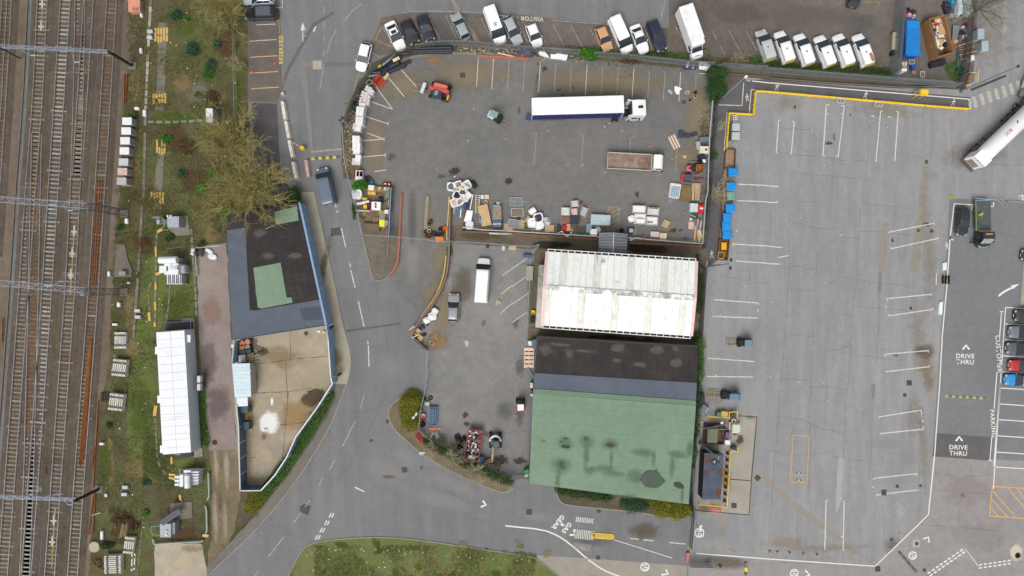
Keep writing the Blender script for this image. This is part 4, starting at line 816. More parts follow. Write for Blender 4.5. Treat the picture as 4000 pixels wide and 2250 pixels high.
for i in range(3):
 for j in range(4):
  c=W(TI(775+i*22,70+j*18));ta(Box((*c,0),(.4,.32,.25),ru(-.2,.2),.03).o('clip_crate',M((66,62,58),.9,va=.3,rn=.2)),'small dark crate of track clips beside southern sleeper stack','crate','crates of clips')
tc=M((226,230,234),.45,va=.06,sb=1.5,di=(190,190,186));tj=M((164,168,174),.55,va=.1);tB=M((92,98,106))
za=Zm(420,780,3.622);zx=Zm(340,1740,2.84)
def zo(t,nm,ma,z,x0,y0,x1,y1,z0,z1,b=.03):
 a,c=W(z(x0,y0),z1),W(z(x1,y1),z1)
 return Box(((a[0]+c[0])/2,(a[1]+c[1])/2,z0),(abs(c[0]-a[0]),abs(c[1]-a[1]),z1-z0),0,b).o(nm,ma,t,W_)
sH('concrete base under round topped transformer',za,[(770,835),(1115,825),(1135,1130),(1080,1135),(830,1100)],.15,cd)
t=ti('transformer','large white transformer with cylinder tank and finned radiators beside gravel lane','transformer',(*W(za(900,980)),0))
zo(t,'body',tc,za,800,900,1000,1060,.1,2.1);zo(t,'side_box',tc,za,730,935,805,1035,.1,1.7);zo(t,'round_end',tj,za,1000,915,1095,1045,.1,1.6,.5)
a,b=W3(za(735,855),2.5),W3(za(985,850),2.5);Cyl(a,b,.52,n=16).o('conservator_tank',tc,t,W_);zo(t,'tank_end',tj,za,925,820,985,885,.3,2.2)
for i in range(8):zo(t,'radiator_fin',tj if i%2 else tc,za,842+i*28,1060,856+i*28,1185,.2,1.7,.01)
zo(t,'radiator_frame',tc,za,838,1185,1065,1195,.2,1.8,.01);zo(t,'roof_panel',M((196,200,204),.5),za,880,905,925,985,2.1,2.16);zo(t,'vent',tB,za,830,940,855,1010,2.1,2.14)
for i in range(3):zo(t,'bushing',tc,za,935+i*18,940,945+i*18,990,2.1,2.5,.02)
sH('concrete base with broken corner behind grey switchgear',za,[(1000,230),(1140,225),(1175,500),(950,515),(860,390),(1000,380)],.15,M((130,124,112),.9,va=.15))
t=ti('switchgear','grey switchgear cubicle with cable arms and loops on verge','switchgear',(*W(za(920,320)),0))
zo(t,'cubicle',tj,za,845,235,1010,390,.1,1.9);zo(t,'cubicle_side',tB,za,700,275,850,350,.1,1.5);zo(t,'front_box',tj,za,692,280,735,345,.3,1.7)
for x in(845,890):zo(t,'cap',tc,za,x-10,215,x+12,250,1.9,2.2)
for y in(240,252,264):Cyl(W3(za(640,y),1.8),W3(za(740,y+3),1.8),.05,n=6).o('cable_arm',gv,t,W_)
loop=[W3(za(815-110*(1-cos(q))*.5+20*sin(q),330+95*-cos(q*.5+.3)),1.6)for q in[i*.35 for i in range(10)]]
MB().tube([W3(za(x,y),1.5)for x,y in((740,240),(790,265),(815,320),(800,380),(760,412),(730,415))],.04).o('cable_loop',M((170,176,130)),t,W_)
MB().tube([W3(za(x,y),1.2)for x,y in((860,300),(885,340),(880,400),(840,435),(790,430))],.04).o('cable_loop',M((170,176,130)),t,W_)
o=Cyl(W3(za(838,700),.1),W3(za(1105,655),.1),.05,n=6).o('steel_pole',gv);ta(o,'thin steel pole lying on grass above round topped transformer','pole')
o=MB().tube([W3(za(1225,685),.9),W3(za(1590,650),.9)],.08).o('guard_rail',M((176,184,180)));ta(o,'pale pipe rail above cable reel','rail')
o=MB().tube([W3(za(1240,720),.5),W3(za(1262,1080),.5)],.12,8).o('guard_rail',M((150,166,152)));ta(o,'green grey pipe along lane beside round topped transformer','rail')
t=ti('cable_reel','black cable reel on its side with wooden flange by pipe rail','cable reel',W3(za(1330,745),0));Cyl((-.35,0,.7),(.35,0,.7),.55,n=18).o('cable',M((36,36,38),.7),t);[Cyl((s_*.35,0,.7),(s_*.42,0,.7),.72,n=20).o('flange',M((124,112,98),.9),t)for s_ in PM]
for i,(x,y,w,d)in enumerate(((1425,710,.8,.6),(1465,740,.9,.7),(1490,805,1.5,.9),(1215,715,.6,.6),(1205,765,.5,.5))):
 ta(Lump((*W(za(x,y)),0),(w,d,.35),-.3,i+3,.5).o('plastic_sheet',cw,so=True),'crumpled white plastic sheet beside cable reel','plastic sheet','plastic by the reel')
sH('concrete base behind finned white transformer',zx,[(1020,255),(1255,240),(1275,400),(1100,450),(1030,320)],.15,M((128,122,108),.9,va=.15))
t=ti('transformer','white transformer with twin cylinders and long fins below cabin','transformer',(*W(zx(1100,370)),0))
zo(t,'body',tc,zx,1025,325,1065,460,.1,2.2);zo(t,'fin_block',tj,zx,1065,295,1230,440,.1,1.7)
for i in range(5):zo(t,'radiator_fin',tc,zx,1080,290+i*30,1240,302+i*30,.1,2.0-.08*i,.01)
for i in range(3):zo(t,'bushing_box',tc,zx,970,338+i*42,1022,366+i*42,.3,2.0,.05)
Cyl(W3(zx(1112,330),2.4),W3(zx(1115,470),2.4),.42,n=16).o('conservator_tank',tc,t,W_);zo(t,'roof_rail',tc,zx,1070,275,1150,300,1.6,2.2)
sH('concrete base with dark mossy corner below white transformer',zx,[(930,640),(1165,622),(1172,800),(1000,825),(925,760)],.12,cd)
t=ti('switchgear','grey switchgear with long slanting cable duct on bottom verge','switchgear',(*W(zx(890,960)),0))
zo(t,'cubicle',tj,zx,808,870,930,1020,.1,1.9);zo(t,'cubicle_side',M((140,144,150)),zx,925,855,975,985,.1,1.5)
Bar(W3(zx(830,860),1.8),W3(zx(1040,720),1.0),.9,.2).o('cable_duct',tB,t,W_)
for y in(955,995):zo(t,'vent_cap',tc,zx,868,y-8,890,y+8,1.9,2.1)
Cyl(W3(zx(715,900),1.6),W3(zx(830,890),1.7),.09,n=8).o('cable_arm',M((120,140,144)),t,W_)
MB().tube([W3(zx(x,y),1.2)for x,y in((715,905),(700,940),(725,985),(770,1008),(800,995))],.03).o('cable_loop',M((190,190,160)),t,W_)
for ps,lb in(([(1345,305),(1355,560),(1335,605)],'pale green pipe barrier beside dirt track, northern length'),([(1310,670),(1325,720),(1330,950),(1315,975)],'pale green pipe barrier beside dirt track, southern length'),([(730,1040),(745,1098),(1000,1080),(1270,1068),(1285,1050)],'low pale pipe barrier along tan concrete pad')):
 o=MB().tube([W3(zx(*p),.5)for p in ps],.12,8)
 for p in ps[::1]:o.cyl(W3(zx(*p),0),W3(zx(*p),.5),.07,n=6)
 ta(o.o('pipe_barrier',M((160,176,164),.6,va=.1)),lb,'barrier')
o=Box((*W(zx(1322,995)),.05),(.9,.45,.2),-.1,.03).o('timber_block',M((206,172,120),.8));ta(o,'yellow timber block at foot of southern pipe barrier','block')
o=Bar(W3(zx(50,775),.1),W3(zx(150,745),.1),.12,.08).o('loose_plank',M((196,184,150),.8));ta(o,'pale plank lying across rusty rails','plank')
fe=G('roof_felt',[(48,44,44),(58,54,53),(76,71,69)],bi=.12,mc=.5,fn=6,gr=.12,bm=.2,pz=(.35,.52,.72))
sV=G('grey_membrane',[(84,92,104),(92,100,112),(102,109,120)],bi=.1,mc=.6,fn=8,gr=.10,bm=.1)
gh=G('green_sheeting',[(106,130,107),(118,141,119),(131,151,131)],bi=.1,mc=.9,fn=6,gr=.08,rh=.6,bm=.05)
wy=G('white_sheeting',[(204,210,200),(236,239,234),(244,246,243)],bi=.25,mc=1.6,fn=6,gr=.10,rh=.6,bm=.05,pz=(.34,.46,.6),sk=(0,.08,3.0))
be=M((140,172,206),.5,sb=1.2,di=(150,160,165));bv=M((92,112,136),.6)
rA=M((170,168,160),.8);brick_d=M((96,74,62),.9,va=.2,sb=4)
def ro(t,nm,ma,px,z0,z1):
 return Prism([W(p,z1)for p in px],z0,z1).o(nm,ma,t,W_)
def cL(px,z=0):
 w=[W(p,z)for p in px];return(sum(a[0]for a in w)/len(w),sum(a[1]for a in w)/len(w),0)
def wi(t,px,z,ma,nm='wall',inset=.0):
 w=[W(p,z)for p in px]
 for a,b in zip(w,w[1:]+w[:1]):
  d=Vc((b[0]-a[0],b[1]-a[1])).normalized()*.06
  Bar((a[0]+d.x,a[1]+d.y,0),(b[0]-d.x,b[1]-d.y,0),.12,z-.16).o(nm,ma,t,W_)
def pip(T0,T1,n):
 return[(T0[0]+(T1[0]-T0[0])*i/n,T0[1]+(T1[1]-T0[1])*i/n)for i in range(n+1)]
ZR=3.4
sX=[TE(1712,180),TF(325,80),TF(527,1005),TE(1752,1117)]
t=ti('flat_roofed_shed','long shed with black felt roof, grey edges, green patches and blue side wall','building',cL(sX))
rv=ro(t,'roof',fe,sX,ZR-.2,ZR)
wi(t,sX,ZR-.05,bv)
ro(t,'roof_membrane',sV,[TE(1714,290),TE(1850,268),TE(1885,892),TE(1930,893),TF(482,812),TF(524,1000),TE(1754,1112)],ZR,ZR+.03)
ro(t,'roof_membrane',M((74,82,92),.9,va=.1),[TF(330,880),TF(482,862),TF(505,965),TF(360,968)],ZR+.03,ZR+.045)
ro(t,'green_sheet',gh,[TE(1912,572),TF(185,533),TF(232,798),TF(268,795),TF(275,835),TF(40,880),TE(1945,870)],ZR,ZR+.035)
ro(t,'green_sheet',gh,[TF(138,150),TF(308,108),TF(322,215),TF(150,246)],ZR,ZR+.035)
sY=M((38,36,36),.9)
s2,se_,nf,na=[W(p,ZR)for p in(TE(1752,1117),TF(527,1005),TF(325,80),TE(1712,180))]
for i in range(1,22):
 k=i/22;a=(na[0]+(s2[0]-na[0])*k,na[1]+(s2[1]-na[1])*k);b=(nf[0]+(se_[0]-nf[0])*k,nf[1]+(se_[1]-nf[1])*k)
 if i<17:Bar((a[0]*.60+b[0]*.40,a[1]*.6+b[1]*.4,ZR),(*b,ZR),.04,.012).o('felt_seam',sY,t,W_)
for i in range(1,12):
 k=i/12
 if k<.35:continue
 a=(na[0]+(nf[0]-na[0])*k,na[1]+(nf[1]-na[1])*k);b=(s2[0]+(se_[0]-s2[0])*k,s2[1]+(se_[1]-s2[1])*k)
 Bar((*a,ZR),(a[0]*.22+b[0]*.78,a[1]*.22+b[1]*.78,ZR),.04,.010).o('felt_seam',sY,t,W_)
pC=D((120,112,110),.5,1.0,.7,.8)
for T_,x,y,rx,ry in((TF,30,310,40,24),(TF,290,480,34,14),(TF,90,480,40,20),(TF,10,740,16,30)):su(T_(x,y),rx,ry,0,pC,t,z=ZR+.016).location=-t.location
def cv(t,a,b,z,ma,pk=.3,ou=1,nm='cladding',lean=.0):
 a,b=Vc((*a,0)),Vc((*b,0));d=(b-a);L=d.length;u=d/L;s=Vc((u.y,-u.x,0))*ou
 n=max(1,int(L/pk));mb=MB();pv=[]
 for i in range(n):
  x0=L*i/n;q=L/n
  pv+=[(x0,.0),(x0+q*.42,.0),(x0+q*.55,.05),(x0+q*.87,.05)]
 pv.append((L,0));vs,fs=[],[]
 for x,o_ in pv:
  p=a+u*x+s*o_;vs+=[(p.x,p.y,0),(p.x,p.y,z)]
 for i in range(len(pv)-1):fs.append((2*i,2*i+2,2*i+3,2*i+1))
 mb.add(vs,fs);return mb.o(nm,ma,t,W_)
a,b=W(TF(325,80),ZR),W(TF(527,1005),ZR)
sv=Vc((b[0]-a[0],b[1]-a[1])).normalized();of=(-sv.y*.09,sv.x*.09)
for i in range(6):
 p=(a[0]+(b[0]-a[0])*i/6,a[1]+(b[1]-a[1])*i/6);q=(a[0]+(b[0]-a[0])*(i+.985)/6,a[1]+(b[1]-a[1])*(i+.985)/6)
 cv(t,(p[0]+of[0],p[1]+of[1]),(q[0]+of[0],q[1]+of[1]),ZR+.05,be,.3,-1,'cladding_panel')
Bar((a[0]+of[0]*.6,a[1]+of[1]*.6,ZR+.0),(b[0]+of[0]*.6,b[1]+of[1]*.6,ZR),.3,.09).o('wall_capping',M((130,160,190),.5),t,W_)
cM=M((226,228,228),.6,va=.1,sb=3)
def wu(t,ps,zs,ma,cN,nm='wall_panel',dashes_=False):
 for k in range(len(ps)-1):
  z=zs[k];a,b=W(ps[k],z),W(ps[k+1],z);L=dist(a,b);n=max(1,round(L/2.4))
  for i in range(n):
   p=(a[0]+(b[0]-a[0])*i/n,a[1]+(b[1]-a[1])*i/n);q=(a[0]+(b[0]-a[0])*(i+1)/n,a[1]+(b[1]-a[1])*(i+1)/n)
   cv(t,p,q,z,ma,.3,1,nm)
   Box((p[0],p[1],0),(.12,.12,z+.02)).o('post',cN,t,W_)
  Bar((*a,z-.04),(*b,z-.04),.16,.08).o('capping',cN,t,W_)
t=ti('boundary_wall','pale blue corrugated wall with white capping enclosing tan walled yard','wall',cL([TJ(300,400)]))
wu(t,[TF(530,1015),TF(545,1120),TF(566,1405)],[3.4,3.4],be,M((150,178,206),.5))
for i in range(17):
 p=pip(TF(545,1128),TF(564,1400),17)[i];c=W(p,3.45);Box((*c,3.44),(.14,.34,.06),-.1).o('white_block',cM,t,W_)
wu(t,[TF(566,1405),TJ(575,0),TJ(470,165),TJ(300,400),TJ(230,555),TJ(140,690),TJ(38,802)],[3.0]*6,be,cM)
t2=ti('boundary_wall','dark blue inner faced wall along gravel lane side of walled yard','wall',cL([TI(1810,600)]))
wu(t2,[TJ(38,804),TI(1812,806),TI(1800,330),TI(1785,160)],[2.6]*3,bv,M((196,204,208)))
wu(t2,[TE(1752,1290),TE(1768,1125)],[2.2],M((150,180,190)),M((150,180,190)))
zy=Zm(880,1200,4.025)
px=[TE(1750,1297),TE(1883,1293),TI(1893,97),TI(1772,103)]
t=ti('lean_to_shed','small shed with pale blue white corrugated roof beside walled yard','shed',cL(px))
w4=[W(p,2.9)for p in px];n=9
for i in range(n):
 k0,k1=i/n,(i+.97)/n
 l0,r0=[(w4[0][j]+(w4[3][j]-w4[0][j])*k0)for j in(0,1)],[(w4[1][j]+(w4[2][j]-w4[1][j])*k0)for j in(0,1)]
 l1,r1=[(w4[0][j]+(w4[3][j]-w4[0][j])*k1)for j in(0,1)],[(w4[1][j]+(w4[2][j]-w4[1][j])*k1)for j in(0,1)]
 Rings([[(*l0,2.8),(*r0,2.7),(*r0,2.78),(*l0,2.88)],[(*l1,2.82),(*r1,2.72),(*r1,2.80),(*l1,2.90)]]).o('roof_sheet',M((204,222,228),.5,va=.08,sb=2,rn=.04),t,W_)
wi(t,[zy(130,925),zy(365,905),zy(390,1390),zy(150,1400)],2.75,rA)
for y in(1000,1120,1245):Bar(W3(zy(375,y),2.6),W3(zy(412,y-4),2.6),.1,.08).o('purlin_end',cM,t,W_)
ro(t,'lower_roof',M((216,226,230),.5,va=.08),[TI(1783,104),TI(1868,100),TI(1870,166),TI(1790,170)],2.3,2.4)
t=ti('storage_container','dark teal open container with planks below lean to','container',cL([TI(1840,260)]))
ro(t,'roof',M((66,92,100),.7),[TI(1803,172),TI(1868,168),TI(1872,215),TI(1812,220)],.1,1.7);ro(t,'floor_box',M((58,80,88),.7),[TI(1815,290),TI(1876,285),TI(1880,345),TI(1828,350)],.1,1.5)
ro(t,'back_panel',M((50,70,78),.7),[TI(1810,222),TI(1830,220),TI(1834,290),TI(1815,292)],.1,1.5)
for i in range(4):Bar(W3(TI(1820,222+i*17),.9),W3(TI(1878,212+i*17),.9),.2,.06).o('shelf_board',M((150,120,82),.8),t,W_)
o=Bar(W3(TI(1890,175),.3),W3(TI(1896,360),.2),.2,.1).o('long_plank',M((198,164,104),.8));ta(o,'long yellow plank leaning beside teal container','plank')
o=Bar(W3(TI(1880,180),.3),W3(TI(1890,340),.2),.14,.1).o('long_plank',M((176,140,90),.8));ta(o,'brown plank leaning between teal container and yellow plank','plank')
zc=Zm(560,1180,2.4133)
px=[zc(120,285),zc(387,265),zc(450,1415),zc(182,1437)]
t=ti('modular_cabin','long white modular cabin with panelled roof beside gravel lane','building',cL(px))
ZC=3.3
ro(t,'roof_deck',M((206,208,208)),px,ZC-.25,ZC-.03)
rw=M((232,235,238),.5,va=.05,sb=1,rn=.02)
w4=[W(p,ZC)for p in px];ks=[0,.065]+[.065+.068*i for i in range(1,10)]+[.70,.72,.775,.84,.885,.95,1.0]
for i in range(len(ks)-1):
 for c0,c1 in((.004,.494),(.506,.996)):
  def bl(u,v):return tuple((w4[0][j]*(1-u)+w4[1][j]*u)*(1-v)+(w4[3][j]*(1-u)+w4[2][j]*u)*v for j in(0,1))
  k0,k1=ks[i]+.0016,ks[i+1]-.0016
  Prism([bl(c0,k0),bl(c1,k0),bl(c1,k1),bl(c0,k1)],ZC-.03,ZC+.02).o('roof_panel',rw,t,W_)
wB=M((196,206,216),.6,va=.05)
wb=[(p[0]+.06,p[1])for p in w4]
for k in range(10):
 a=tuple(w4[1][j]+(w4[2][j]-w4[1][j])*k/10 for j in(0,1));b=tuple(w4[1][j]+(w4[2][j]-w4[1][j])*(k+.99)/10 for j in(0,1))
 Bar((*a,.2),(*b,.2),.1,ZC-.46).o('wall_panel',wB,t,W_)
wi(t,[px[1],px[0],px[3],px[2]],ZC-.1,M((180,184,188),.7))
for y in(728,803):
 zb=W(zc(500,y),2.0);Box((zb[0]+.3,zb[1],1.2),(.5,1.0,.75),0,.04).o('air_conditioner',M((206,208,204)),t,W_);Box((zb[0]+.3,zb[1],1.0),(.6,1.1,.2)).o('bracket',gc,t,W_)
for x,y in((120,457),(143,918),(167,1388)):c=W(zc(x,y),3.0);Box((*c,2.85),(.4,1.1,.08)).o('canopy',rw,t,W_)
c=W(zc(418,345),2.9);Box((*c,2.7),(.7,1.1,.1)).o('door_canopy',rw,t,W_)
tb=ti('access_platform','dark mesh access platform with handrails above cabin','platform',cL([zc(330,215)]))
Prism([W(zc(200,190),.5),W(zc(440,178),.5),W(zc(445,255),.5),W(zc(205,265),.5)],.3,.5).o('deck',M((72,72,74),.8,va=.2,sb=8),tb,W_)
Prism([W(zc(365,155)),W(zc(478,148)),W(zc(478,185)),W(zc(365,190))],0,.2).o('step',cH,tb,W_)
for ps in([(195,192),(350,185)],[(195,192),(200,262)],[(445,165),(450,250)],[(475,165),(478,250)],[(355,185),(445,178)]):
 mb=Cyl(W3(zc(*ps[0]),1.4),W3(zc(*ps[1]),1.4),.035,n=6)
 for p in ps:mb.cyl(W3(zc(*p),.3),W3(zc(*p),1.4),.03,n=6)
 mb.o('handrail',gv,tb,W_)
o=Prism([W(TI(1365,520)),W(TI(1462,515)),W(TI(1465,545)),W(TI(1368,550))],0,.3).o('steel_step',M((60,60,64),.8,va=.2,sb=8));ta(o,'dark grating step at foot of cabin','step')
sH('pale paving round foot of cabin',TI,[(1300,530),(1470,555),(1530,545),(1525,480),(1440,505),(1465,515)],.06,cH,'paving_slab')
EV,RG=5.0,6.3
nw,ne,se1,sw1=[Vc(W3(p,EV))for p in(TG(272,449),TG(1385,521),TG(1345,1088),TG(234,1008))]
rL,rM=Vc(W3(TG(250,722),RG)),Vc(W3(TG(1374,800),RG))
px=[TG(272,449),TG(1385,521),TG(1345,1088),TG(234,1008)]
t=ti('white_warehouse','white corrugated roofed warehouse with pink edged gables and ridge','building',cL(px))
rB=[(0,0),(.12,0),(.15,.05),(.22,.05),(.25,0),(.45,0),(.48,.035),(.53,.035),(.56,0),(.76,0),(.79,.035),(.84,.035),(.87,0),(.965,0)]
NP=22
aa=G('white_sheeting_b',[(196,196,180),(222,222,212),(238,239,232)],bi=.25,mc=1.2,fn=6,gr=.05,rh=.6,bm=.05,pz=(.34,.48,.64),sk=(0,.08,3.0))
for(ea,eb)in((nw,ne),(sw1,se1)):
 for i in range(NP):
  vs,fs=[],[]
  for u,hgt in rB:
   k=(i+u)/NP
   for q,kk in((ea.lerp(eb,k),0),(rL.lerp(rM,k),1)):vs.append((q.x,q.y,q.z+hgt+.05))
  for j in range(len(rB)-1):fs.append((2*j,2*j+2,2*j+3,2*j+1))
  MB().add(vs,fs).o('roof_sheet',aa if(i*7+(ea is nw))%5==0 else wy,t,W_)
MB().add([tuple(nw),tuple(ne),tuple(rM),tuple(rL),tuple(sw1),tuple(se1)],[(0,1,2,3),(3,2,5,4)]).o('roof_lining',M((186,182,164),.9),t,W_)
pO=M((226,196,192),.7,va=.1,sb=2)
for a,m_,b,s_ in((nw,rL,sw1,-1),(ne,rM,se1,1)):
 for p,q in((a,m_),(m_,b)):Bar((p.x+s_*.15,p.y,p.z+.0),(q.x+s_*.15,q.y,q.z+.0),.42,.14).o('gable_trim',pO,t,W_)
gd=M((30,28,28),.8);gw=M((230,226,222),.7)
for a,b,s_ in((nw,ne,1),(sw1,se1,-1)):
 d=(b-a).normalized();o_=Vc((-d.y,d.x,0))*s_
 Bar(a+o_*.16+Vc((0,0,-.12)),b+o_*.16+Vc((0,0,-.12)),.26,.08).o('gutter',gd,t,W_)
 Bar(a+o_*.34+Vc((0,0,-.12)),b+o_*.34+Vc((0,0,-.12)),.1,.16).o('gutter_lip',gw,t,W_)
 for i in range(NP+1):
  p=a.lerp(b,i/NP);Bar(p+o_*.02+Vc((0,0,-.02)),p+o_*.4+Vc((0,0,-.02)),.13,.09).o('gutter_bracket',gw,t,W_)
rH=G('ridge_cap',[(150,156,150),(196,202,198),(240,242,240)],bi=.6,mc=1.5,fn=8,gr=.1,pz=(.42,.5,.56))
for i in range(11):
 p,q=rL.lerp(rM,i/11),rL.lerp(rM,(i+.97)/11);Bar(p+Vc((0,0,.07)),q+Vc((0,0,.07)),.75,.06).o('ridge_cap',rH,t,W_)
wi(t,px,EV-.1,M((196,190,182),.8));
for x,y,w,d in((685,538,.45,.45),(788,685,.6,.5),(1303,748,.6,.4)):Box((*W(TG(x,y),5.8),5.55),(w,d,.5),0,.05).o('roof_vent',M((200,214,218)),t,W_)
Bar(W3(TG(642,455),5.1),W3(TG(642,520),5.5),.06,.12).o('vent_pipe',gv,t,W_)
lt=ti('lean_to','dirty pale concrete roofed lean to on side of white warehouse','lean-to',cL([TG(205,800)]))
ro(lt,'roof',G('dirty_roof',[(130,126,108),(188,188,176),(214,216,208)],bi=.2,mc=.6,fn=6,gr=.1,pz=(.4,.52,.66)),[TG(206,550),TG(252,550),TG(238,1027),TG(178,1022)],2.9,3.05)
wi(lt,[TG(208,552),TG(248,552),TG(234,1020),TG(180,1018)],2.95,rA)
ro(lt,'ledge',M((168,162,148),.8,va=.2),[TG(400,1030),TG(810,1060),TG(809,1070),TG(400,1042)],2.4,2.5)
zd=4.2
nc,ng=TG(195,1095),TG(1402,1166);mw,mep=TG(172,1366),TG(1396,1441);gwp,gep=TK(162,35),TK(1388,126);swp,sep=TK(130,750),TK(1334,908)
t=ti('green_roofed_building','large building with black felt, grey strip and stained green sheet roof','building',cL([nc,ng,sep,swp]))
ro(t,'felt_roof',fe,[nc,ng,mep,mw],zd-.25,zd)
ro(t,'membrane_strip',sV,[mw,mep,gep,gwp],zd-.25,zd+.06)
ro(t,'green_upstand',M((104,128,106),.7,va=.08),[gwp,gep,TK(1388,160),TK(158,74)],zd-.25,zd+.16)
wi(t,[nc,ng,sep,swp],zd-.1,M((116,112,104),.8,va=.15))
A0,B0,A1,B1=[Vc((*W(p,zd+.1),0))for p in(TK(158,74),TK(1388,162),swp,sep)]
NG=17
for i in range(NG):
 k0,k1=i/NG,(i+.985)/NG
 q=[A0.lerp(A1,k0),B0.lerp(B1,k0),B0.lerp(B1,k1),A0.lerp(A1,k1)]
 zz=[zd+.14-.1*k0]*2+[zd+.165-.1*k1]*2
 Rings([[(q[0].x,q[0].y,zz[0]-.3),(q[1].x,q[1].y,zz[1]-.3),(q[1].x,q[1].y,zz[1]),(q[0].x,q[0].y,zz[0])],[(q[3].x,q[3].y,zz[3]-.3),(q[2].x,q[2].y,zz[2]-.3),(q[2].x,q[2].y,zz[2]),(q[3].x,q[3].y,zz[3])]]).o('green_sheet',gh,t,W_)
d1,d2=D((84,80,66),.6,.8,1.2,.8),D((100,118,96),.42,.5,1,1)
for T_,x,y,rx,ry,m_ in((TK,405,412,18,8,d1),(TK,370,435,10,6,d1),(TK,405,473,19,8,D((46,52,44),.95,.6,1.5,.2)),(TK,400,450,46,40,d2),(TK,560,415,16,12,d1),(TK,565,440,44,40,d2),(TK,745,460,26,14,d1),(TK,740,455,50,34,d2),(TK,375,610,18,26,d1),(TK,370,620,60,44,d2),(TK,590,655,40,26,d2),(TK,760,680,70,20,d2),(TK,930,700,50,40,d2),(TK,985,520,70,24,d2),(TK,1250,535,60,22,d2),(TK,1210,620,16,60,d2),(TK,1070,560,14,50,d2),(TK,560,540,20,70,d2),(TK,345,720,16,60,d2),(TK,1345,480,24,40,d2),(TK,1090,647,8,7,d1),(TK,973,722,5,7,d1),(TK,240,432,14,8,d2),(TK,700,640,60,20,d2),(TK,750,560,10,50,d2),(TK,1285,840,10,50,d2),(TK,870,850,60,10,d2)):
 su(T_(x,y),rx,ry,-4,m_,t,z=zd+.185+.0004*(_sz[0]%30)).location=-t.location
pm=M((78,90,80),.85,va=.15,sb=2.5)
for ps in([(985,690),(1010,665),(1040,655),(1085,655),(1112,675),(1122,700),(1155,738),(1130,762),(1105,782),(1060,790),(1010,778),(985,750),(978,720)],[(1220,748),(1262,742),(1295,772),(1290,792),(1252,788),(1225,772)]):
 Prism(wg([W(TK(*p),zd+.2)for p in ps],.06,.3),zd+.17,zd+.215).o('repair_patch',pm if len(ps)>8 else M((70,70,64),.85,va=.25,sb=3),t,W_)
for i in range(10):
 k=(i+.5)/10;q0,q1=W((nc[0]+(ng[0]-nc[0])*k,nc[1]+(ng[1]-nc[1])*k),zd),W((mw[0]+(mep[0]-mw[0])*k,mw[1]+(mep[1]-mw[1])*k),zd)
 Bar((*q0,zd),(*q1,zd),.05,.012).o('felt_seam',sY,t,W_)
for x,y,rx,ry in((1100,1190,40,26),(800,1180,40,26),(790,1270,26,10),(430,1220,26,30),(960,1300,40,14),(1240,1290,30,30),(250,1190,40,34),(350,1150,80,10),(540,1200,60,8),(1230,1180,24,20)):su(TG(x,y),rx,ry,-4,pC,t,z=zd+.014).location=-t.location
Bar((*W(nc,zd),zd),(*W(ng,zd),zd),.2,.14).o('parapet',M((70,62,56),.9),t,W_)
o=Bar(W3(TG(198,1095),4.0),W3(TG(180,1310),4.0),.12,.1).o('roof_pipe',gv);ta(o,'pale downpipe along edge of black felt roof','pipe')
t=ti('glazed_canopy','grey ribbed translucent canopy bridging yard wall and white warehouse','canopy',cL([TG(765,390)]))
gl=M((112,112,116),.3,va=.15,sb=1.5,al=.88,rn=.12)
a,b,c_,d_=[Vc(W3(p,z))for p,z in((TG(657,312),3.0),(TG(872,320),3.0),(TG(866,470),3.0),(TG(652,462),3.0))]
mg,mh=Vc(W3(TG(768,308),3.5)),Vc(W3(TG(762,466),3.5))
for i in range(7):
 k0,k1=i/7,(i+.93)/7
 for L0,L1,M0,M1 in((a,d_,mg,mh),(b,c_,mg,mh)):
  q=[L0.lerp(L1,k0),M0.lerp(M1,k0),M0.lerp(M1,k1),L0.lerp(L1,k1)]
  MB().add([tuple(v)for v in q]+[(v.x,v.y,v.z-.03)for v in q],[(0,1,2,3),(7,6,5,4)]).o('glazing_panel',gl,t,W_)
  Bar(q[0],q[1],.06,.07).o('glazing_bar',gv,t,W_)
Bar(mg,mh,.16,.12).o('ridge_beam',M((170,174,178),.5),t,W_)
for p in(a,b,c_,d_):Cyl((p.x,p.y,0),tuple(p),.07,n=8).o('post',gc,t,W_)
pM=M((142,150,152),.55,.25,va=.15,sb=2);pP=M((106,112,98),.6,.2,va=.2,sb=2);pw=M((74,78,84),.6,.2,va=.15)
def pd(la,ps,z,ma,sm=1,pk=.155,cV=False,name='palisade_fence',lean=0):
 w=re([W(p,z)for p in(so(ps,sm)if sm else ps)],.3)
 t=ti(name,la,'fence',(*w[len(w)//2],0))
 ac,mb,posts,i=.0,MB(),MB(),0;np,nt=.0,.0
 for a,b in zip(w,w[1:]):
  L=dist(a,b);u=((b[0]-a[0])/L,(b[1]-a[1])/L);rz=atan2(u[1],u[0])
  while np<ac+L:
   q=np-ac;mb.box((a[0]+u[0]*q,a[1]+u[1]*q,.05),(.068,.03,z-.05+ru(-.02,.02)),rz);np+=pk
  while nt<ac+L:
   q=nt-ac;x,y=a[0]+u[0]*q,a[1]+u[1]*q
   Box((x-u[1]*-.07,y+u[0]*-.07,0),(.1,.06,z-.1),rz).o('post',ma,t,W_);nt+=2.75
  ac+=L
 o=mb.o('pales',ma,t,W_);o['kind']='stuff'
 for zz in(.35,z-.35):
  L_,R_2=ri([(p[0],p[1])for p in w],.05);m2=MB()
  m2.rings([[(*p,zz),(*p,zz+.06),(*q,zz+.06),(*q,zz)]for p,q in zip(L_,R_2)]);m2.o('rail',ma,t,W_)
 if cV:
  m3=MB();ac=0
  for k,p in enumerate(w):
   if k%2:continue
   m3.torus((p[0],p[1],z+.22),.24,.02,'z' if False else('x' if k%4 else'y'),10,3)
  o=m3.o('razor_coil',gc,t,W_);o['kind']='stuff'
 return t
pd('green grey palisade fence curving round west end of storage yard',[TB(668,905),TB(690,830),TB(735,690),TB(800,590),TB(890,490),TB(1000,410),TB(1110,362),TB(1200,335)],2.5,pP)
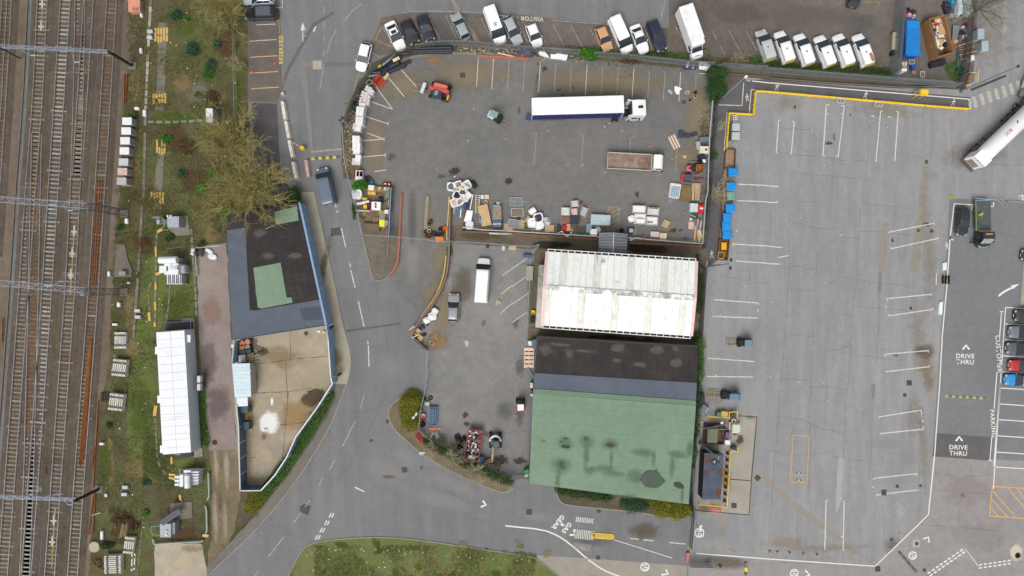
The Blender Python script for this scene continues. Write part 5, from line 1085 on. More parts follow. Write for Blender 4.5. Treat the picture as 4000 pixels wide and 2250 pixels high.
pd('grey palisade fence in front of parked visitor cars',[TB(1200,335),TB(1300,312),TB(1480,298),TB(1700,312),TB(1932,338),TC(150,348),TC(520,372)],2.4,pM)
pd('grey palisade fence behind van, orange car and box lorry, ivy at its end',[TC(630,388),TC(900,408),TC(1100,432),TC(1200,438),TC(1300,452),TC(1540,468)],2.4,pM)
pd('long grey palisade fence with razor coils below white fleet vans',[TC(1600,472),TC(1932,495),TD(0,506),TD(500,545),TD(960,582),TD(1490,626)],2.6,pM,0,cV=True)
pd('tall dense steel fence with angled face west of blue skip',[TD(1050,-30),TD(1035,130),TD(1015,400),TD(988,585)],3.2,pM,0,.14)
pd('dark slatted fence on east side of waste compound',[TD(1560,120),TD(1545,300),TD(1525,520),TD(1505,628)],2.6,pw,0)
pd('dark palisade fence between storage yard and walkway',[TC(1560,750),TC(1545,980),TC(1530,1130),TC(1510,1400),TG(1498,120),TG(1480,330),TG(1468,420)],2.4,pw,0)
pd('dark palisade fence beside gable of white warehouse',[TG(1420,470),TG(1410,530),TG(1475,575),TG(1465,720),TG(1450,950),TG(1438,1090)],2.4,pw,0)
pd('dark palisade fence hidden by ivy along green roofed building',[TG(1415,1110),TK(1400,300),TK(1385,640),TK(1365,900),TK(1385,1005)],2.2,pw,0)
pd('dark palisade fence curving round corner with skip of scrap',[TJ(1225,335),TJ(1280,395),TJ(1400,455),TJ(1560,545),TJ(1720,615),TJ(1932,712)],2.3,pw,1)
pd('short grey palisade fence between corner gate post and green bin',[TJ(1932,712),TK(20,728),TK(60,722),TK(128,725)],2.2,pM,0)
def ms(la,ps,z,ma,pJ=2.6,sm=0,name='mesh_fence'):
 w=[W(p,z)for p in(so(ps,sm)if sm else ps)]
 t=ti(name,la,'fence',(*w[len(w)//2],0));mb=MB();wr=MB()
 for a,b in zip(w,w[1:]):
  n=max(1,round(dist(a,b)/pJ))
  for i in range(n+(b is w[-1])):
   k=i/n;x,y=a[0]+(b[0]-a[0])*k,a[1]+(b[1]-a[1])*k
   Cyl((x,y,0),(x,y,z+.05),.045,n=6).o('post',ma,t,W_)
  for zz in(z,z*.66,z*.33,.1):wr.cyl((*a,zz),(*b,zz),.03 if zz==z else.012,n=4)
  m_=int(dist(a,b)/.25)
  for i in range(m_):
   k=(i+.5)/m_;x,y=a[0]+(b[0]-a[0])*k,a[1]+(b[1]-a[1])*k;wr.box((x,y,.05),(.012,.012,z-.05))
 o=wr.o('wire_mesh',ma,t,W_);o['kind']='stuff';return t
ms('pale mesh fence across gap between cluttered pen and brick kerb',[TF(795,318),TF(870,330),TF(1005,332),TF(1100,342),TF(1270,355),TF(1380,378),TF(1475,370)],2.0,gv)
ms('pale mesh fence below passage, over silver van yard',[TF(1480,372),TF(1700,382),TG(0,402),TG(150,410),TG(200,395)],2.0,gv)
ms('mesh fence along road side of cluttered pen',[TB(690,1340),TB(728,1449),TF(755,140),TF(795,318)],1.9,gv)
ms('mesh fence between works yard gateway and hedge corner',[TF(1290,1200),TF(1280,1449),TJ(1272,60),TJ(1240,200),TJ(1228,335)],2.2,gv)
ms('grey mesh fence beside tall yellow hedge and gate post',[TK(1372,640),TK(1366,800),TK(1380,1000)],2.0,gv)
ms('dark mesh fence along lane edge of black roofed shed',[TE(1705,200),TE(1708,410)],2.4,da)
ms('pale fence along verge by lower road',[TI(1930,1010),TI(1820,1110),TI(1680,1270),TI(1560,1440)],1.2,M((130,146,142)))
ms('concrete post fence through scrub beside reserved bays',[TA(1750,200),TA(1758,500),TA(1765,880),TA(1790,1000)],1.3,cH)
def rl(la,ps,z,r,ma,pJ=2.5,name='crash_rail',cc='barrier',two=False,bA=True,sm=0):
 w=[W(p,z)for p in(so(ps,sm)if sm else ps)];t=ti(name,la,cc,(*w[0],0));m2=MB()
 for a,b in zip(w,w[1:]):
  m2.cyl((*a,z),(*b,z),r,n=8)
  if two:m2.cyl((*a,z*.5),(*b,z*.5),r*.8,n=8)
  n=max(1,round(dist(a,b)/pJ))
  for i in range(n+1):
   k=i/n;x,y=a[0]+(b[0]-a[0])*k,a[1]+(b[1]-a[1])*k
   Cyl((x,y,0),(x,y,z),r*.9,n=8).o('post',ma,t,W_)
 m2.o('rail',ma,t,W_);return t
lg=M((176,182,182),.5,.2,va=.1)
rl('pale round guard rail along storage yard side of walkway fence',[TC(1515,760),TC(1490,1060),TC(1478,1449),TG(1462,60),TG(1440,385)],1.0,.11,lg)
rl('pale steel guard rail along foot of storage yard',[TF(1560,265),TF(1700,285),TF(1932,295),TG(60,300),TG(640,335),TG(655,340)],1.1,.08,lg)
rl('pale steel guard rail from canopy to yard corner',[TG(880,345),TG(1160,368),TG(1440,390)],1.1,.08,lg)
yb=M((240,198,24),.5,va=.1,sb=2)
rl('bright yellow guard rail along long walkway with pedestrian symbols',[TC(1845,685),TD(0,689),TD(600,742),TD(1200,795),TD(1525,820)],1.0,.09,yb,2.4,'yellow_guard_rail',two=True)
rl('bright yellow guard rail stepping down beside grey wheeled cabinets',[TC(1842,690),TC(1826,862),TC(1642,852),TC(1622,1115)],1.0,.09,yb,2.0,'yellow_guard_rail',two=True)
zp=Zm(2680,1560,2.957)
rl('yellow guard rail down side of dark rectangular tank',[zp(598,555),zp(598,605),zp(514,600),zp(472,1247),zp(155,1215)],.9,.07,yb,1.8,'yellow_guard_rail')
rl('yellow guard rail above pump and cream tank',[zp(245,198),zp(500,212),zp(500,148),zp(595,142)],.9,.08,yb,1.5,'yellow_guard_rail')
rl('thin yellow rail beside pump corner post',[zp(592,145),zp(592,240)],.9,.05,yb,1.5,'yellow_guard_rail')
def lw(la,ps,w,h,ma,cN=None,sm=2,name='low_wall',cc='wall'):
 q=[W(p)for p in(so(ps,sm)if sm else ps)];L,R=ri(q,w);t=ti(name,la,cc,(*q[0],0))
 Rings([[(*a,0),(*a,h),(*b,h),(*b,0)]for a,b in zip(L,R)]).o('wall',ma,t,W_)
 if cN:
  L,R=ri(q,w*.8);Rings([[(*a,h),(*a,h+.05),(*b,h+.05),(*b,h)]for a,b in zip(L,R)]).o('coping',cN,t,W_)
 return t
ywl=M((218,190,96),.7,va=.15,sb=3,di=(150,130,90))
lw('yellow painted kerb curving along exit lane beside works yard',[TF(1436,480),TF(1420,620),TF(1385,730),TF(1330,830),TF(1245,940)],.16,.3,ywl)
lw('yellow painted kerb at top of exit lane',[TF(1460,35),TF(1450,200),TF(1438,340),TF(1450,362)],.16,.3,ywl)
lw('dark red brick wall curving round works yard',[TF(1468,100),TF(1463,380),TF(1455,560),TF(1420,700),TF(1340,850),TF(1250,950),TF(1190,1050),TF(1180,1095),TF(1290,1195)],.28,.9,M((112,88,84),.9,va=.2,sb=4),M((134,112,108),.9,va=.2,sb=4),1)
lw('dark red brick kerb wall along exit lane island',[TF(1100,10),TF(1090,200),TF(1082,380),TF(1072,520),TF(1045,590),TF(995,635)],.38,.25,ka,M((158,104,88),.85,va=.2,sb=4))
lw('mossy tan concrete kerb island in exit lane',[TF(1297,30),TF(1290,120),TF(1280,280)],.5,.25,M((146,138,112),.9,va=.2,sb=3),None,0)
lw('brown timber sleeper kerb pointing into gravel island',[TF(1003,330),TF(994,485)],.2,.2,M((132,116,98),.9,va=.2))
lw('red painted kerb along north edge of storage yard',[TB(1675,425),TB(1932,440),TC(130,450)],.4,.2,M((172,106,88),.85,va=.15,sb=3),None,0)
lw('mossy concrete kerb along north edge of storage yard',[TB(1160,440),TB(1300,405),TB(1480,400),TB(1670,412)],.25,.15,M((140,130,108),.9,va=.2),None,1)
lw('rusty red retaining wall above passage west of canopy',[TF(1932,312),TG(170,330),TG(640,358)],.3,.5,M((128,88,70),.9,va=.2,sb=3),None,0)
lw('rusty red retaining wall above passage east of canopy',[TG(880,385),TG(1160,398),TG(1440,412)],.3,.5,M((120,84,68),.9,va=.2,sb=3),None,0)
lw('brown retaining wall stepping round corner of storage yard',[TF(1580,80),TF(1560,265),TF(1555,300),TF(1700,305),TF(1932,318)],.2,.5,M((122,98,78),.9,va=.2),None,0)
lw('dark channel edging round fuel plant pad',[zp(605,190),zp(815,200),zp(800,400),zp(760,850),zp(725,1335),zp(105,1280)],.16,.03,M((70,66,64),.9),None,0,'channel_edging','edging')
lw('dark channel across fuel plant pad',[zp(500,920),zp(745,940)],.14,.028,M((72,68,64),.9),None,0,'channel_edging','edging')
lw('grey pipe kerb along building apron west of white warehouse',[TG(138,500),TG(132,680),TG(118,950),TG(105,1060)],.12,.2,M((150,150,144),.8),None,0)
lw('timber post and rail barrier above long walkway',[TC(1620,565),TC(1932,590),TD(0,598),TD(500,635),TD(1000,665),TD(1480,655)],.12,.5,M((92,84,74),.9),M((128,118,106),.9),0,'timber_barrier','barrier')
cb=M((226,222,210),.85,sb=2,di=(150,142,120));cbp=M((196,170,158),.85,va=.15,sb=2)
def je(T_,a,b,ma,la,go=None):
 a,b=W(T_(*a),.5),W(T_(*b),.5);L=dist(a,b);t=ti('concrete_barrier',la,'barrier',((a[0]+b[0])/2,(a[1]+b[1])/2,0),an(a,b),go)
 Rings([[(x,-.34,0),(x,.34,0),(x,.34,.15),(x,.25,.3),(x,.22,.75),(x,-.22,.75),(x,-.25,.3),(x,-.34,.15)]for x in(-L/2,L/2)]).o('block',ma,t)
 for s_ in PM:Box((s_*L*.25,0,.75),(.12,.1,.03)).o('lifting_slot',cd,t)
for a,b in(((200,768),(222,900)),((226,915),(250,1042)),((252,1060),(276,1185)),((280,1225),(305,1345))):je(TB,a,b,cb,'pale concrete barrier in line beside dark asphalt patch','line of concrete barriers')
je(TB,(378,1210),(398,1335),cbp,'pinkish concrete barrier beside yellow barrier gate')
gs=M((40,50,56),.12,va=.15,sb=1.5,sN=.7);rC=M((34,34,34),.85);rq=M((150,152,154),.35,.6);bp=M((28,28,30),.5)
ll=M((220,224,228),.2,.2);lG=M((170,30,28),.3);pF=M((226,190,40),.5);pG=M((228,228,224),.5)
def cp(c):return M(c,.32,.0,va=.03,sb=1.5,cT=.6,sN=.5)
_wheel={}
def we(t,x,y,r,w=.2,dual=False):
 k=(round(r,3),w)
 if k not in _wheel:
  mb=MB();pv=[(-w/2,r*.6),(-w/2,r*.9),(-w*.35,r),(w*.35,r),(w/2,r*.9),(w/2,r*.6)]
  n=16;mb.rings([[(rr*cos(2*pi*i/n),yy,rr*sin(2*pi*i/n))for i in range(n)]for yy,rr in pv])
  a=mb.mesh('wheel');a.materials.append(rC)
  m2=Cyl((0,-w*.46,0),(0,w*.52,0),r*.62,n=12);m2.cyl((0,-w*.55,0),(0,w*.58,0),r*.2,n=8);b=m2.mesh('rim');b.materials.append(rq);_wheel[k]=(a,b)
 a,b=_wheel[k];o=link('wheel',a,t);o.location=(x,y,r)
 if y<0:o.rotation_euler.z=pi
 link('rim',b,o);return o
KIND={'hatch':(1.48,.735,.50,.14,.02,.74,.93,1.8),'saloon':(1.43,.70,.46,.31,.13,.72,.92,1.82),'suv':(1.68,.75,.54,.11,.015,.78,1.02,1.9),'estate':(1.48,.72,.47,.11,.015,.74,.93,1.82),'smallvan':(1.82,.81,.56,.03,.005,.86,1.02,1.83),'van':(2.2,.86,.67,.02,.0,.88,1.15,2.0),'bigvan':(2.55,.87,.72,.015,.0,.88,1.2,2.02),'fourbyfour':(1.8,.74,.64,.05,.02,.86,1.05,1.8)}
def cg(la,T_,nose,tail,col,ki='hatch',name=None,go=None,pj=None,rv=None,et=None):
 Hh,f0,f1,r1,r0,tw,belt,Wd=KIND[ki]
 a,b=W(T_(*tail),.7),W(T_(*nose),.7);L=dist(a,b)
 iv='van' in ki
 t=ti(name or('van' if iv else'car'),la,'van' if iv else'car',((a[0]+b[0])/2,(a[1]+b[1])/2,0),an(a,b),go)
 X=lambda u:(u-.5)*L
 w=Wd/2;pm=cp(col);bt=belt;sF=[]
 if iv:st=[(0,.95,bt,bt),(.03,1,bt,bt),(.3,1,bt,bt),(f0-.06,1,bt,bt),(f0,.99,bt-.05,bt),(.93,.93,bt-.28,bt-.2),(.985,.82,bt-.42,bt-.36),(1,.68,.55,.58)]
 else:st=[(0,.80,.66,.72),(.035,.92,bt-.1,bt-.02),(.16,1,bt-.04,bt),(.5,1,bt-.04,bt),(f0-.06,1,bt-.04,bt+.01),(f0,.99,bt-.06,bt+.02),(.90,.93,bt-.18,bt-.08),(.965,.83,bt-.30,bt-.22),(1,.64,.5,.52)]
 for u,ww,s_,d in st:
  x=X(u);q=w*ww
  hl=[(q*.9,.2),(q,.42),(q*.985,s_),(q*.84,d),(q*.42,d+.025)]
  sF.append([(x,-y,z)for y,z in hl]+[(x,y,z)for y,z in reversed(hl)])
 mb=Rings(sF)
 bw,tp=w*.93,w*tw*(1.0 if iv else.97);zr=Hh;zb=bt-.03
 def rm(xr,xf,hw,z,c=.14):
  xr,xf=X(xr),X(xf);return[(xf-c,hw,z),(xf,hw-c*1.4,z),(xf,-hw+c*1.4,z),(xf-c,-hw,z),(xr+c,-hw,z),(xr,-hw+c*1.2,z),(xr,hw-c*1.2,z),(xr+c,hw,z)]
 k=.92
 g=[rm(r0,f0,bw,zb),rm(r0+(r1-r0)*k,f0+(f1-f0)*k,bw+(tp-bw)*k,zb+(zr-zb)*k),rm(r1+.03,f1-.02,tp-.06,zr,.2),rm(r1+.10,f1-.09,tp*.6,zr+.035,.25)]
 mb.rings(g)
 mb.o('body',pm,t,so=False)
 def lf(p,q,s_):return tuple(p[i]+(q[i]-p[i])*s_ for i in range(3))
 def pD(i,j,s0,s1,e0,e1,nm):
  p0,p1,q0,q1=g[0][i],g[0][j],g[1][i],g[1][j]
  A,B=lf(lf(p0,p1,e0),lf(q0,q1,e0),s0),lf(lf(p0,p1,e1),lf(q0,q1,e1),s0)
  Cc,Dd=lf(lf(p0,p1,e1),lf(q0,q1,e1),s1),lf(lf(p0,p1,e0),lf(q0,q1,e0),s1)
  nrm=(Vc(B)-Vc(A)).cross(Vc(Dd)-Vc(A)).normalized()*.012
  if nrm.z<0:nrm=-nrm
  MB().quad(*[tuple(Vc(v)+nrm)for v in(A,B,Cc,Dd)]).o(nm,gs,t)
 pD(1,2,.06,.98,-.22,1.22,'windscreen')
 if iv:
  for i,j in((4,3),(7,0)):pD(i,j,.22,.86,.80 if ki!='smallvan' else.74,.985,'side_window')
  if pj:Box((X(0)-.012,0,.45),(.03,Wd*.82,Hh*.62),0,.01).o('rear_chevrons',pj,t)
 else:
  pD(5,6,.12,.95,-.08,1.08,'rear_window')
  for i,j in((4,3),(7,0)):
   pD(i,j,.16,.95,.06,.46,'side_window');pD(i,j,.16,.95,.50,.96,'side_window')
 rr=.33 if not iv else.35
 for u in(.17,.81):
  for s_ in PM:we(t,X(u),s_*(w-.1),rr)
 for s_ in PM:
  Box((X(.955),s_*w*.66,bt-.36),(.34,.30,.14),s_*-.35,.04).o('headlight',ll,t)
  Box((X(.012),s_*w*.74,bt-.28),(.12,.22,.22),0,.03).o('tail_light',lG,t)
  Box((X(f0-.05),s_*(w+.09),bt-.05),(.14,.2,.14),0,.04).o('mirror',pm if not iv else bp,t)
 Box((X(1)+.005,0,.38),(.03,.52,.11)).o('number_plate',pG,t);Box((X(0)-.01,0,.5),(.03,.52,.11)).o('number_plate',pF,t)
 Box((X(.99),0,.3),(.12,Wd*.7,.12),0,.03).o('grille',bp,t)
 if rv=='sunroof':Box((X(.42),0,Hh+.02),(.5,.8,.03),0,.01).o('sunroof',gs,t)
 if rv=='dot':Cyl((X(.38),.1,Hh+.02),(X(.38),.1,Hh+.06),.12,n=12).o('roof_vent',M((60,60,62)),t)
 if rv=='rails':
  for s_ in PM:Box((X(.33),s_*tp*.9,Hh+.02),(L*.4,.05,.05)).o('roof_rail',rq,t)
 if et:et(t,X,w,Hh,tp)
 return t
wh=(243,244,245);silver=(150,156,160)
cg('white hatchback with white roof parked alone in yellow marked corner bay',TB,(787,535),(840,322),wh,'hatch')
cg('white saloon with sunroof half behind palisade fence',TB,(1102,378),(1003,165),wh,'saloon',rv='sunroof')
cg('black car in bay next to white saloon',TB,(1203,325),(1122,155),(36,37,40),'hatch')
cg('dark purple black car in visitor bays',TB,(1318,305),(1243,115),(42,40,58),'saloon')
cg('silver grey hatchback parked nose out beside tan trench line',TB,(1497,100),(1588,297),(158,166,170),'hatch')
def vm(t,X,w,Hh,tp):Torus((X(.55),0,Hh+.04),.26,.03,'z',14,4,.3).o('roof_marking',M((60,60,60)),t);[Box((X(.55)+d,0,Hh+.035),(.12,.2,.012)).o('roof_digit',M((60,60,60)),t)for d in(-.1,.1)]
cg('white van with ringed number on its roof in visitor bays',TB,(1850,328),(1757,65),wh,'van',et=vm)
cg('silver hatchback parked beside white van with ringed number',TC,(52,332),(-45,130),(170,178,182),'hatch')
cg('small white hatchback at end of silver and white row',TC,(200,352),(135,178),wh,'hatch')
cg('copper orange hatchback beside white panel van',TC,(728,378),(655,200),(206,158,112),'hatch')
cg('white panel van between orange and white cars',TC,(876,396),(762,140),wh,'van')
cg('white coupe with black rear glass beside white panel van',TC,(1002,398),(920,188),wh,'saloon')
cg('navy blue estate next to white coupe',TC,(1135,382),(1048,160),(36,42,66),'suv')
chev=M((214,196,90),.6,va=.3,sb=8)
fl='white fleet van with black roof dot and yellow rear chevrons in row of vans'
def rF(t,X,w,Hh,tp):Prism(wg([(X(.06),-tp*.2),(X(.30),-tp*.25),(X(.33),-tp*.8),(X(.05),-tp*.86)],.08,.15),Hh+.02,Hh+.05).o('peeled_patch',M((166,120,92),.8,va=.35,sb=5),t)
for i,(n_,tl,c_,lb,ex)in enumerate((((-62,228),(12,458),(186,192,192),'silver grey fleet van at end of white row',None),((78,238),(155,474),wh,fl,None),((225,258),(304,494),wh,fl,None),((378,272),(464,503),wh,fl,None),((520,260),(604,500),wh,fl,None),((668,260),(750,500),wh,'white fleet van with peeling brown patch on its roof',rF))):
 cg(lb,TD,n_,tl,c_,'smallvan',go='row of fleet vans',pj=chev,rv='dot',et=ex)
cg('black hatchback with yellow plate at top edge of car park',TD,(685,-150),(635,55),(34,38,42),'hatch')
cg('black four by four parked in reserved bays',P,(958,57),(1082,52),(34,38,44),'fourbyfour',et=lambda t,X,w,Hh,tp:Box((X(.36),0,Hh+.03),(2.2,1.35,.05),0,.02).o('roof_panel',M((86,92,100),.6,va=.15,sb=4),t))
cg('white estate car above black four by four',P,(948,-2),(1070,-8),(206,218,222),'estate')
cg('blue grey van driving on road past barrier',P,(1258,655),(1290,801),(96,112,128),'van')
cg('long white van with high roof parked alone in works yard',TF,(1722,498),(1698,835),wh,'bigvan')
cg('silver estate car with dark rear window in works yard',TF,(1494,766),(1486,980),(150,148,150),'estate',rv='rails')
def tape(t,X,w,Hh,tp):Box((X(.04),w*.75,.95),(.3,.3,.12),0,.04).o('light_cluster',M((206,40,50),.4),t)
cg('black hatchback beside lime green recovery truck',TH,(1462,328),(1470,112),(40,44,48),'hatch',et=tape)
for(nx,y,c_,kd,lb)in((1862,932,(52,54,58),'suv','dark grey car, first in customer parking row beside kerb'),(1822,1056,(112,118,126),'suv','mid grey car in customer parking row'),(1802,1178,(82,90,100),'suv','slate grey car in customer parking row, between mid grey and red'),(1822,1308,(176,42,46),'hatch','red car in customer parking row'),(1792,1416,(30,140,206),'hatch','bright blue car in customer parking row')):
 cg(lb,TH,(nx,y),(nx+225,y+10),c_,kd)
cg('dark car at right edge by curved arrow',TH,(1915,475),(2120,490),(40,46,54),'hatch')
def fm(T_,a,b,z):
 p,q=W(T_(*a),z),W(T_(*b),z);return((p[0]+q[0])/2,(p[1]+q[1])/2,0),an(p,q),dist(p,q)
bE=M((38,44,104),.55,sb=1.5);tf=M((242,242,242),.5,va=.03,sb=1.0)
lq,rz,L=fm(TC,(150,803),(846,784),4.0)
t=ti('semi_trailer','long curtain sided trailer with white roof and navy curtains','trailer',lq,rz)
Box((0,0,3.86),(L,2.55,.14),0,.05).o('roof',tf,t)
for i in range(22):Box((-L/2+(i+.5)*L/22,0,3.995),(.05,2.3,.012)).o('roof_bow',M((226,226,228),.5),t)
for s_ in PM:
 mb=MB();n=44;vs,fs=[],[]
 for i in range(n+1):
  x=-L/2+.1+(L-.2)*i/n;o_=.03*(i%2);vs+=[(x,s_*(1.235+o_),1.0),(x,s_*(1.22+o_),3.86)]
 for i in range(n):fs.append((2*i,2*i+2,2*i+3,2*i+1))
 mb.add(vs,fs).o('curtain',bE,t)
 Box((0,s_*1.22,.85),(L,.06,.16)).o('side_rail',rq,t)
 for x in(-L/2+2.0,-L/2+3.3,-L/2+4.6):we(t,x,s_*1.0,.5,.38)
Box((0,0,.95),(L-.1,2.4,.12)).o('deck',M((110,96,78),.8),t);Box((L/2-.05,0,1.0),(.08,2.5,2.9)).o('headboard',tf,t)
for s_ in PM:Box((-L/2+.03,s_*.63,1.0),(.06,1.24,2.86)).o('rear_door',tf,t)
Box((-1.0,0,.6),(L-4,.9,.36)).o('chassis',bp,t)
Box((-L/2-.45,-.9,.9),(.9,.75,.08),-.3).o('tail_platform',M((52,70,118)),t)
lq,rz,L=fm(TC,(842,822),(975,816),3.0)
t=ti('lorry_tractor','white lorry tractor unit with sunroof coupled to curtain trailer','lorry',lq,rz)
mb=MB();mb.rings([[(x,y*w,z)for y,z in((-1,.5),(-1,2.2),(-.97,zt-.25),(-.85,zt),(.85,zt),(.97,zt-.25),(1,2.2),(1,.5))]for x,w,zt in((-.1,1.2,3.75),(.9,1.24,3.78),(1.9,1.24,3.5),(L/2-.25,1.22,3.0),(L/2,1.12,2.7))]);mb.o('cab',cp(wh),t)
MB().quad((L/2+.01,-1.05,1.55),(L/2+.01,1.05,1.55),(L/2-.06,1.05,2.6),(L/2-.06,-1.05,2.6)).o('windscreen',gs,t)
Box((1.1,0,3.74),(.75,.42,.07),0,.01).o('sunroof',gs,t)
for s_ in PM:
 Box((L/2-.9,s_*1.235,1.6),(.9,.03,.75)).o('side_window',gs,t);Box((L/2-.2,s_*1.42,1.7),(.16,.28,.7),0,.04).o('mirror',bp,t)
 Box((-.35,s_*1.1,.7),(.8,.12,2.9),s_*-.25).o('side_deflector',cp(wh),t)
 Cyl((-.9,s_*.75,.62),(.5,s_*.75,.62),.3,n=12).o('fuel_tank',rq,t)
 we(t,L/2-1.3,s_*1.02,.5,.34);we(t,-2.3,s_*.98,.5,.5)
Box((-1.9,0,.75),(4.2,.85,.25)).o('chassis',bp,t);Cyl((-2.3,0,1.0),(-2.3,0,1.12),.5,n=14).o('fifth_wheel',da,t);Box((-.15,0,1.0),(.2,1.9,2.5)).o('cab_rear',M((60,62,66)),t);Box((L/2-.02,0,.45),(.1,2.3,.5),0,.03).o('bumper',bp,t)
lq,rz,L=fm(TC,(720,1210),(1137,1232),1.2)
t=ti('dropside_lorry','white cabbed dropside lorry with empty rusty bed','lorry',lq,rz)
bl=L*.795;bx=-L/2+bl/2
Box((bx,0,.85),(bl,2.35,.12)).o('bed_floor',G('rusty_bed',[(112,92,82),(136,116,104),(176,164,152)],bi=.3,mc=1.0,fn=6,gr=.1,pz=(.38,.52,.7)),t)
dsd=M((196,192,178),.6,sb=3)
for s_ in PM:
 for k in range(2):Box((bx+(k-.5)*bl*.5,s_*1.2,.97),(bl*.485,.07,.42)).o('dropside',dsd,t)
 Box((bx,s_*1.21,.95),(.09,.12,.5)).o('side_post',dsd,t)
 for x in(-L/2+1.3,-L/2+2.3,L/2-1.0):we(t,x,s_*.98,.42,.3)
Box((-L/2+.02,0,.97),(.07,2.35,.42)).o('tailboard',dsd,t);Box((bx+bl/2-.02,0,.97),(.07,2.35,.75)).o('headboard',dsd,t)
cx=L/2-(L-bl)/2+.06;cl=(L-bl)*.9
mb=MB();mb.rings([[(x,y*w,z)for y,z in((-1,.5),(-1,1.5),(-.93,zt),(.93,zt),(1,1.5),(1,.5))]for x,w,zt in((cx-cl/2,1.08,2.4),(cx+cl*.2,1.1,2.42),(cx+cl*.38,1.08,2.2),(cx+cl/2,1.02,1.5))]);mb.o('cab',cp(wh),t)
MB().quad((cx+cl*.405,-.95,2.12),(cx+cl*.405,.95,2.12),(cx+cl*.505,.95,1.52),(cx+cl*.505,-.95,1.52)).o('windscreen',gs,t)
for s_ in PM:Box((cx+.1,s_*1.085,1.5),(.8,.04,.6)).o('side_window',gs,t);Box((cx+cl*.45,s_*1.3,1.4),(.14,.3,.4),0,.04).o('mirror',bp,t)
Box((0,0,.55),(L-.6,.8,.28)).o('chassis',bp,t)
lq,rz,L=fm(TC,(1292,78),(1412,425),1.6)
t=ti('box_lorry','white box bodied lorry parked facing fence','lorry',lq,rz)
bl=L*.74;bx=-L/2+bl/2-.1
Box((bx,0,.8),(bl,2.2,2.5),0,.05).o('box_body',M((238,239,240),.5,va=.04,sb=1.5,di=(206,196,180),dt=.5),t)
Box((bx+bl/2+.35,0,2.25),(.8,2.1,1.0),0,.3).o('luton_head',cp(wh),t)
Box((-L/2-.14,0,.85),(.05,2.0,2.35)).o('rear_shutter',M((206,206,206)),t);
mb=MB();cF=bx+bl/2
mb.rings([[(x,y*w,z)for y,z in((-1,.35),(-1,.9),(-.9,zt),(.9,zt),(1,.9),(1,.35))]for x,w,zt in((cF-.05,.98,2.2),(cF+.5,.98,2.2),(L/2-.75,.97,1.45),(L/2-.2,.9,1.1),(L/2,.75,.7))]);mb.o('cab',cp(wh),t)
MB().quad((cF+.56,-.78,2.16),(cF+.56,.78,2.16),(L/2-.74,.84,1.49),(L/2-.74,-.84,1.49)).o('windscreen',gs,t)
Box((L/2-.28,0,1.12),(.1,.9,.06)).o('grille',bp,t)
for s_ in PM:
 Box((cF+.45,s_*.985,1.25),(.8,.04,.6)).o('side_window',gs,t);Box((L/2-.9,s_*1.15,1.2),(.16,.25,.35),0,.04).o('mirror',bp,t);Box((L/2-.25,s_*.66,.85),(.3,.3,.16),0,.03).o('headlight',ll,t)
 for x in(-L/2+1.4,L/2-1.05):we(t,x,s_*.9,.36,.24)
zt_=Zm(3760,340,4.025)
p,q=Vc(W3(zt_(330,1075),2.4)),Vc(W3(zt_(330+526*2.0,1075-500*2.0),2.4));u=(q-p).normalized();Lt=10.6
t=ti('tanker_trailer','white cylindrical tanker trailer with red lettering by zebra crossing','tanker',(p.x,p.y,0),atan2(u.y,u.x))
mb=MB();n=24
mb.rings([[(x,r*cos(2*pi*i/n),2.3+r*sin(2*pi*i/n))for i in range(n)]for x,r in((0,1.05),(.12,1.16),(.9,1.2),(Lt-.4,1.2),(Lt-.1,.95),(Lt,.5))]);mb.o('tank',tf,t,so=True)
for x in(1.2,):Torus((x,0,2.3),1.205,.012,'x',28,4).o('tank_band',M((216,216,216),.5),t)
Box((-.75,0,.8),(1.5,2.3,2.45),0,.1).o('rear_cabinet',tf,t);Box((-1.53,0,1.0),(.05,1.5,1.2)).o('cabinet_opening',M((150,136,130),.7,va=.5,sb=6),t);Box((-1.75,0,.5),(.25,2.4,.22)).o('rear_bumper',M((90,84,80)),t)
for k in range(4):Box((-1.5,-.8+k*.5,2.9),(.06,.3,.15),0,.02).o('rear_lamp',M([(200,120,60),(190,60,60),(60,60,60),(200,140,70)][k],.5),t)
for s_ in PM:
 Box((Lt*.45,s_*1.15,.7),(Lt*.95,.16,.35)).o('side_guard',M((96,100,104)),t)
 for x in(.7,2.0,3.3):we(t,x,s_*1.1,.5,.38)
 for x in(.1,1.4,2.7):Box((x+.6,s_*1.12,1.02),(.9,.4,.05)).o('mudguard',M((104,110,116),.5),t)
 for x in(Lt-3.3,Lt-1.9):we(t,x,s_*1.1,.5,.5)
Box((Lt*.45,0,.7),(Lt,.9,.3)).o('chassis',bp,t)
def tq(txt,x,y,size,rc,ma,nm):
 o=le(txt,(2000,1125),0,size*S,ma,t,z=0,nm=nm,bo=.01)
 me=o.data;me.transform(Matrix.Rotation(rc,4,'Z'))
 for v in me.vertices:
  yy=v.co.y+y;v.co.x+=x;a_=yy/1.2;v.co.y=1.212*sin(a_);v.co.z=2.3+1.212*cos(a_)
 me.update();return o
tq('BOC',4.35,.30,.46,pi,M((176,60,66),.5),'lettering')
mb=MB();mb.add([(x,1.212*sin(y/1.2),2.3+1.212*cos(y/1.2))for x,y in((6.15,.35),(6.45,.35),(6.75,.65),(6.45,.65))],[(0,1,2,3)]);mb.o('emblem',M((200,30,50),.5),t)
pq=Vc(W3((4052,352),2.5));
t=ti('lorry_tractor','dark wheeled tractor unit pulling white tanker at frame edge','lorry',(pq.x,pq.y,0),radians(72))
mb=MB();mb.rings([[(x,y,z)for y,z in((-1.2,.5),(-1.2,2.4),(-1.1,3.4),(1.1,3.4),(1.2,2.4),(1.2,.5))]for x in(.6,2.6)]);mb.o('cab',cp(wh),t);Box((-1.2,0,.7),(4.4,.9,.25)).o('chassis',M((90,92,100),.5),t)
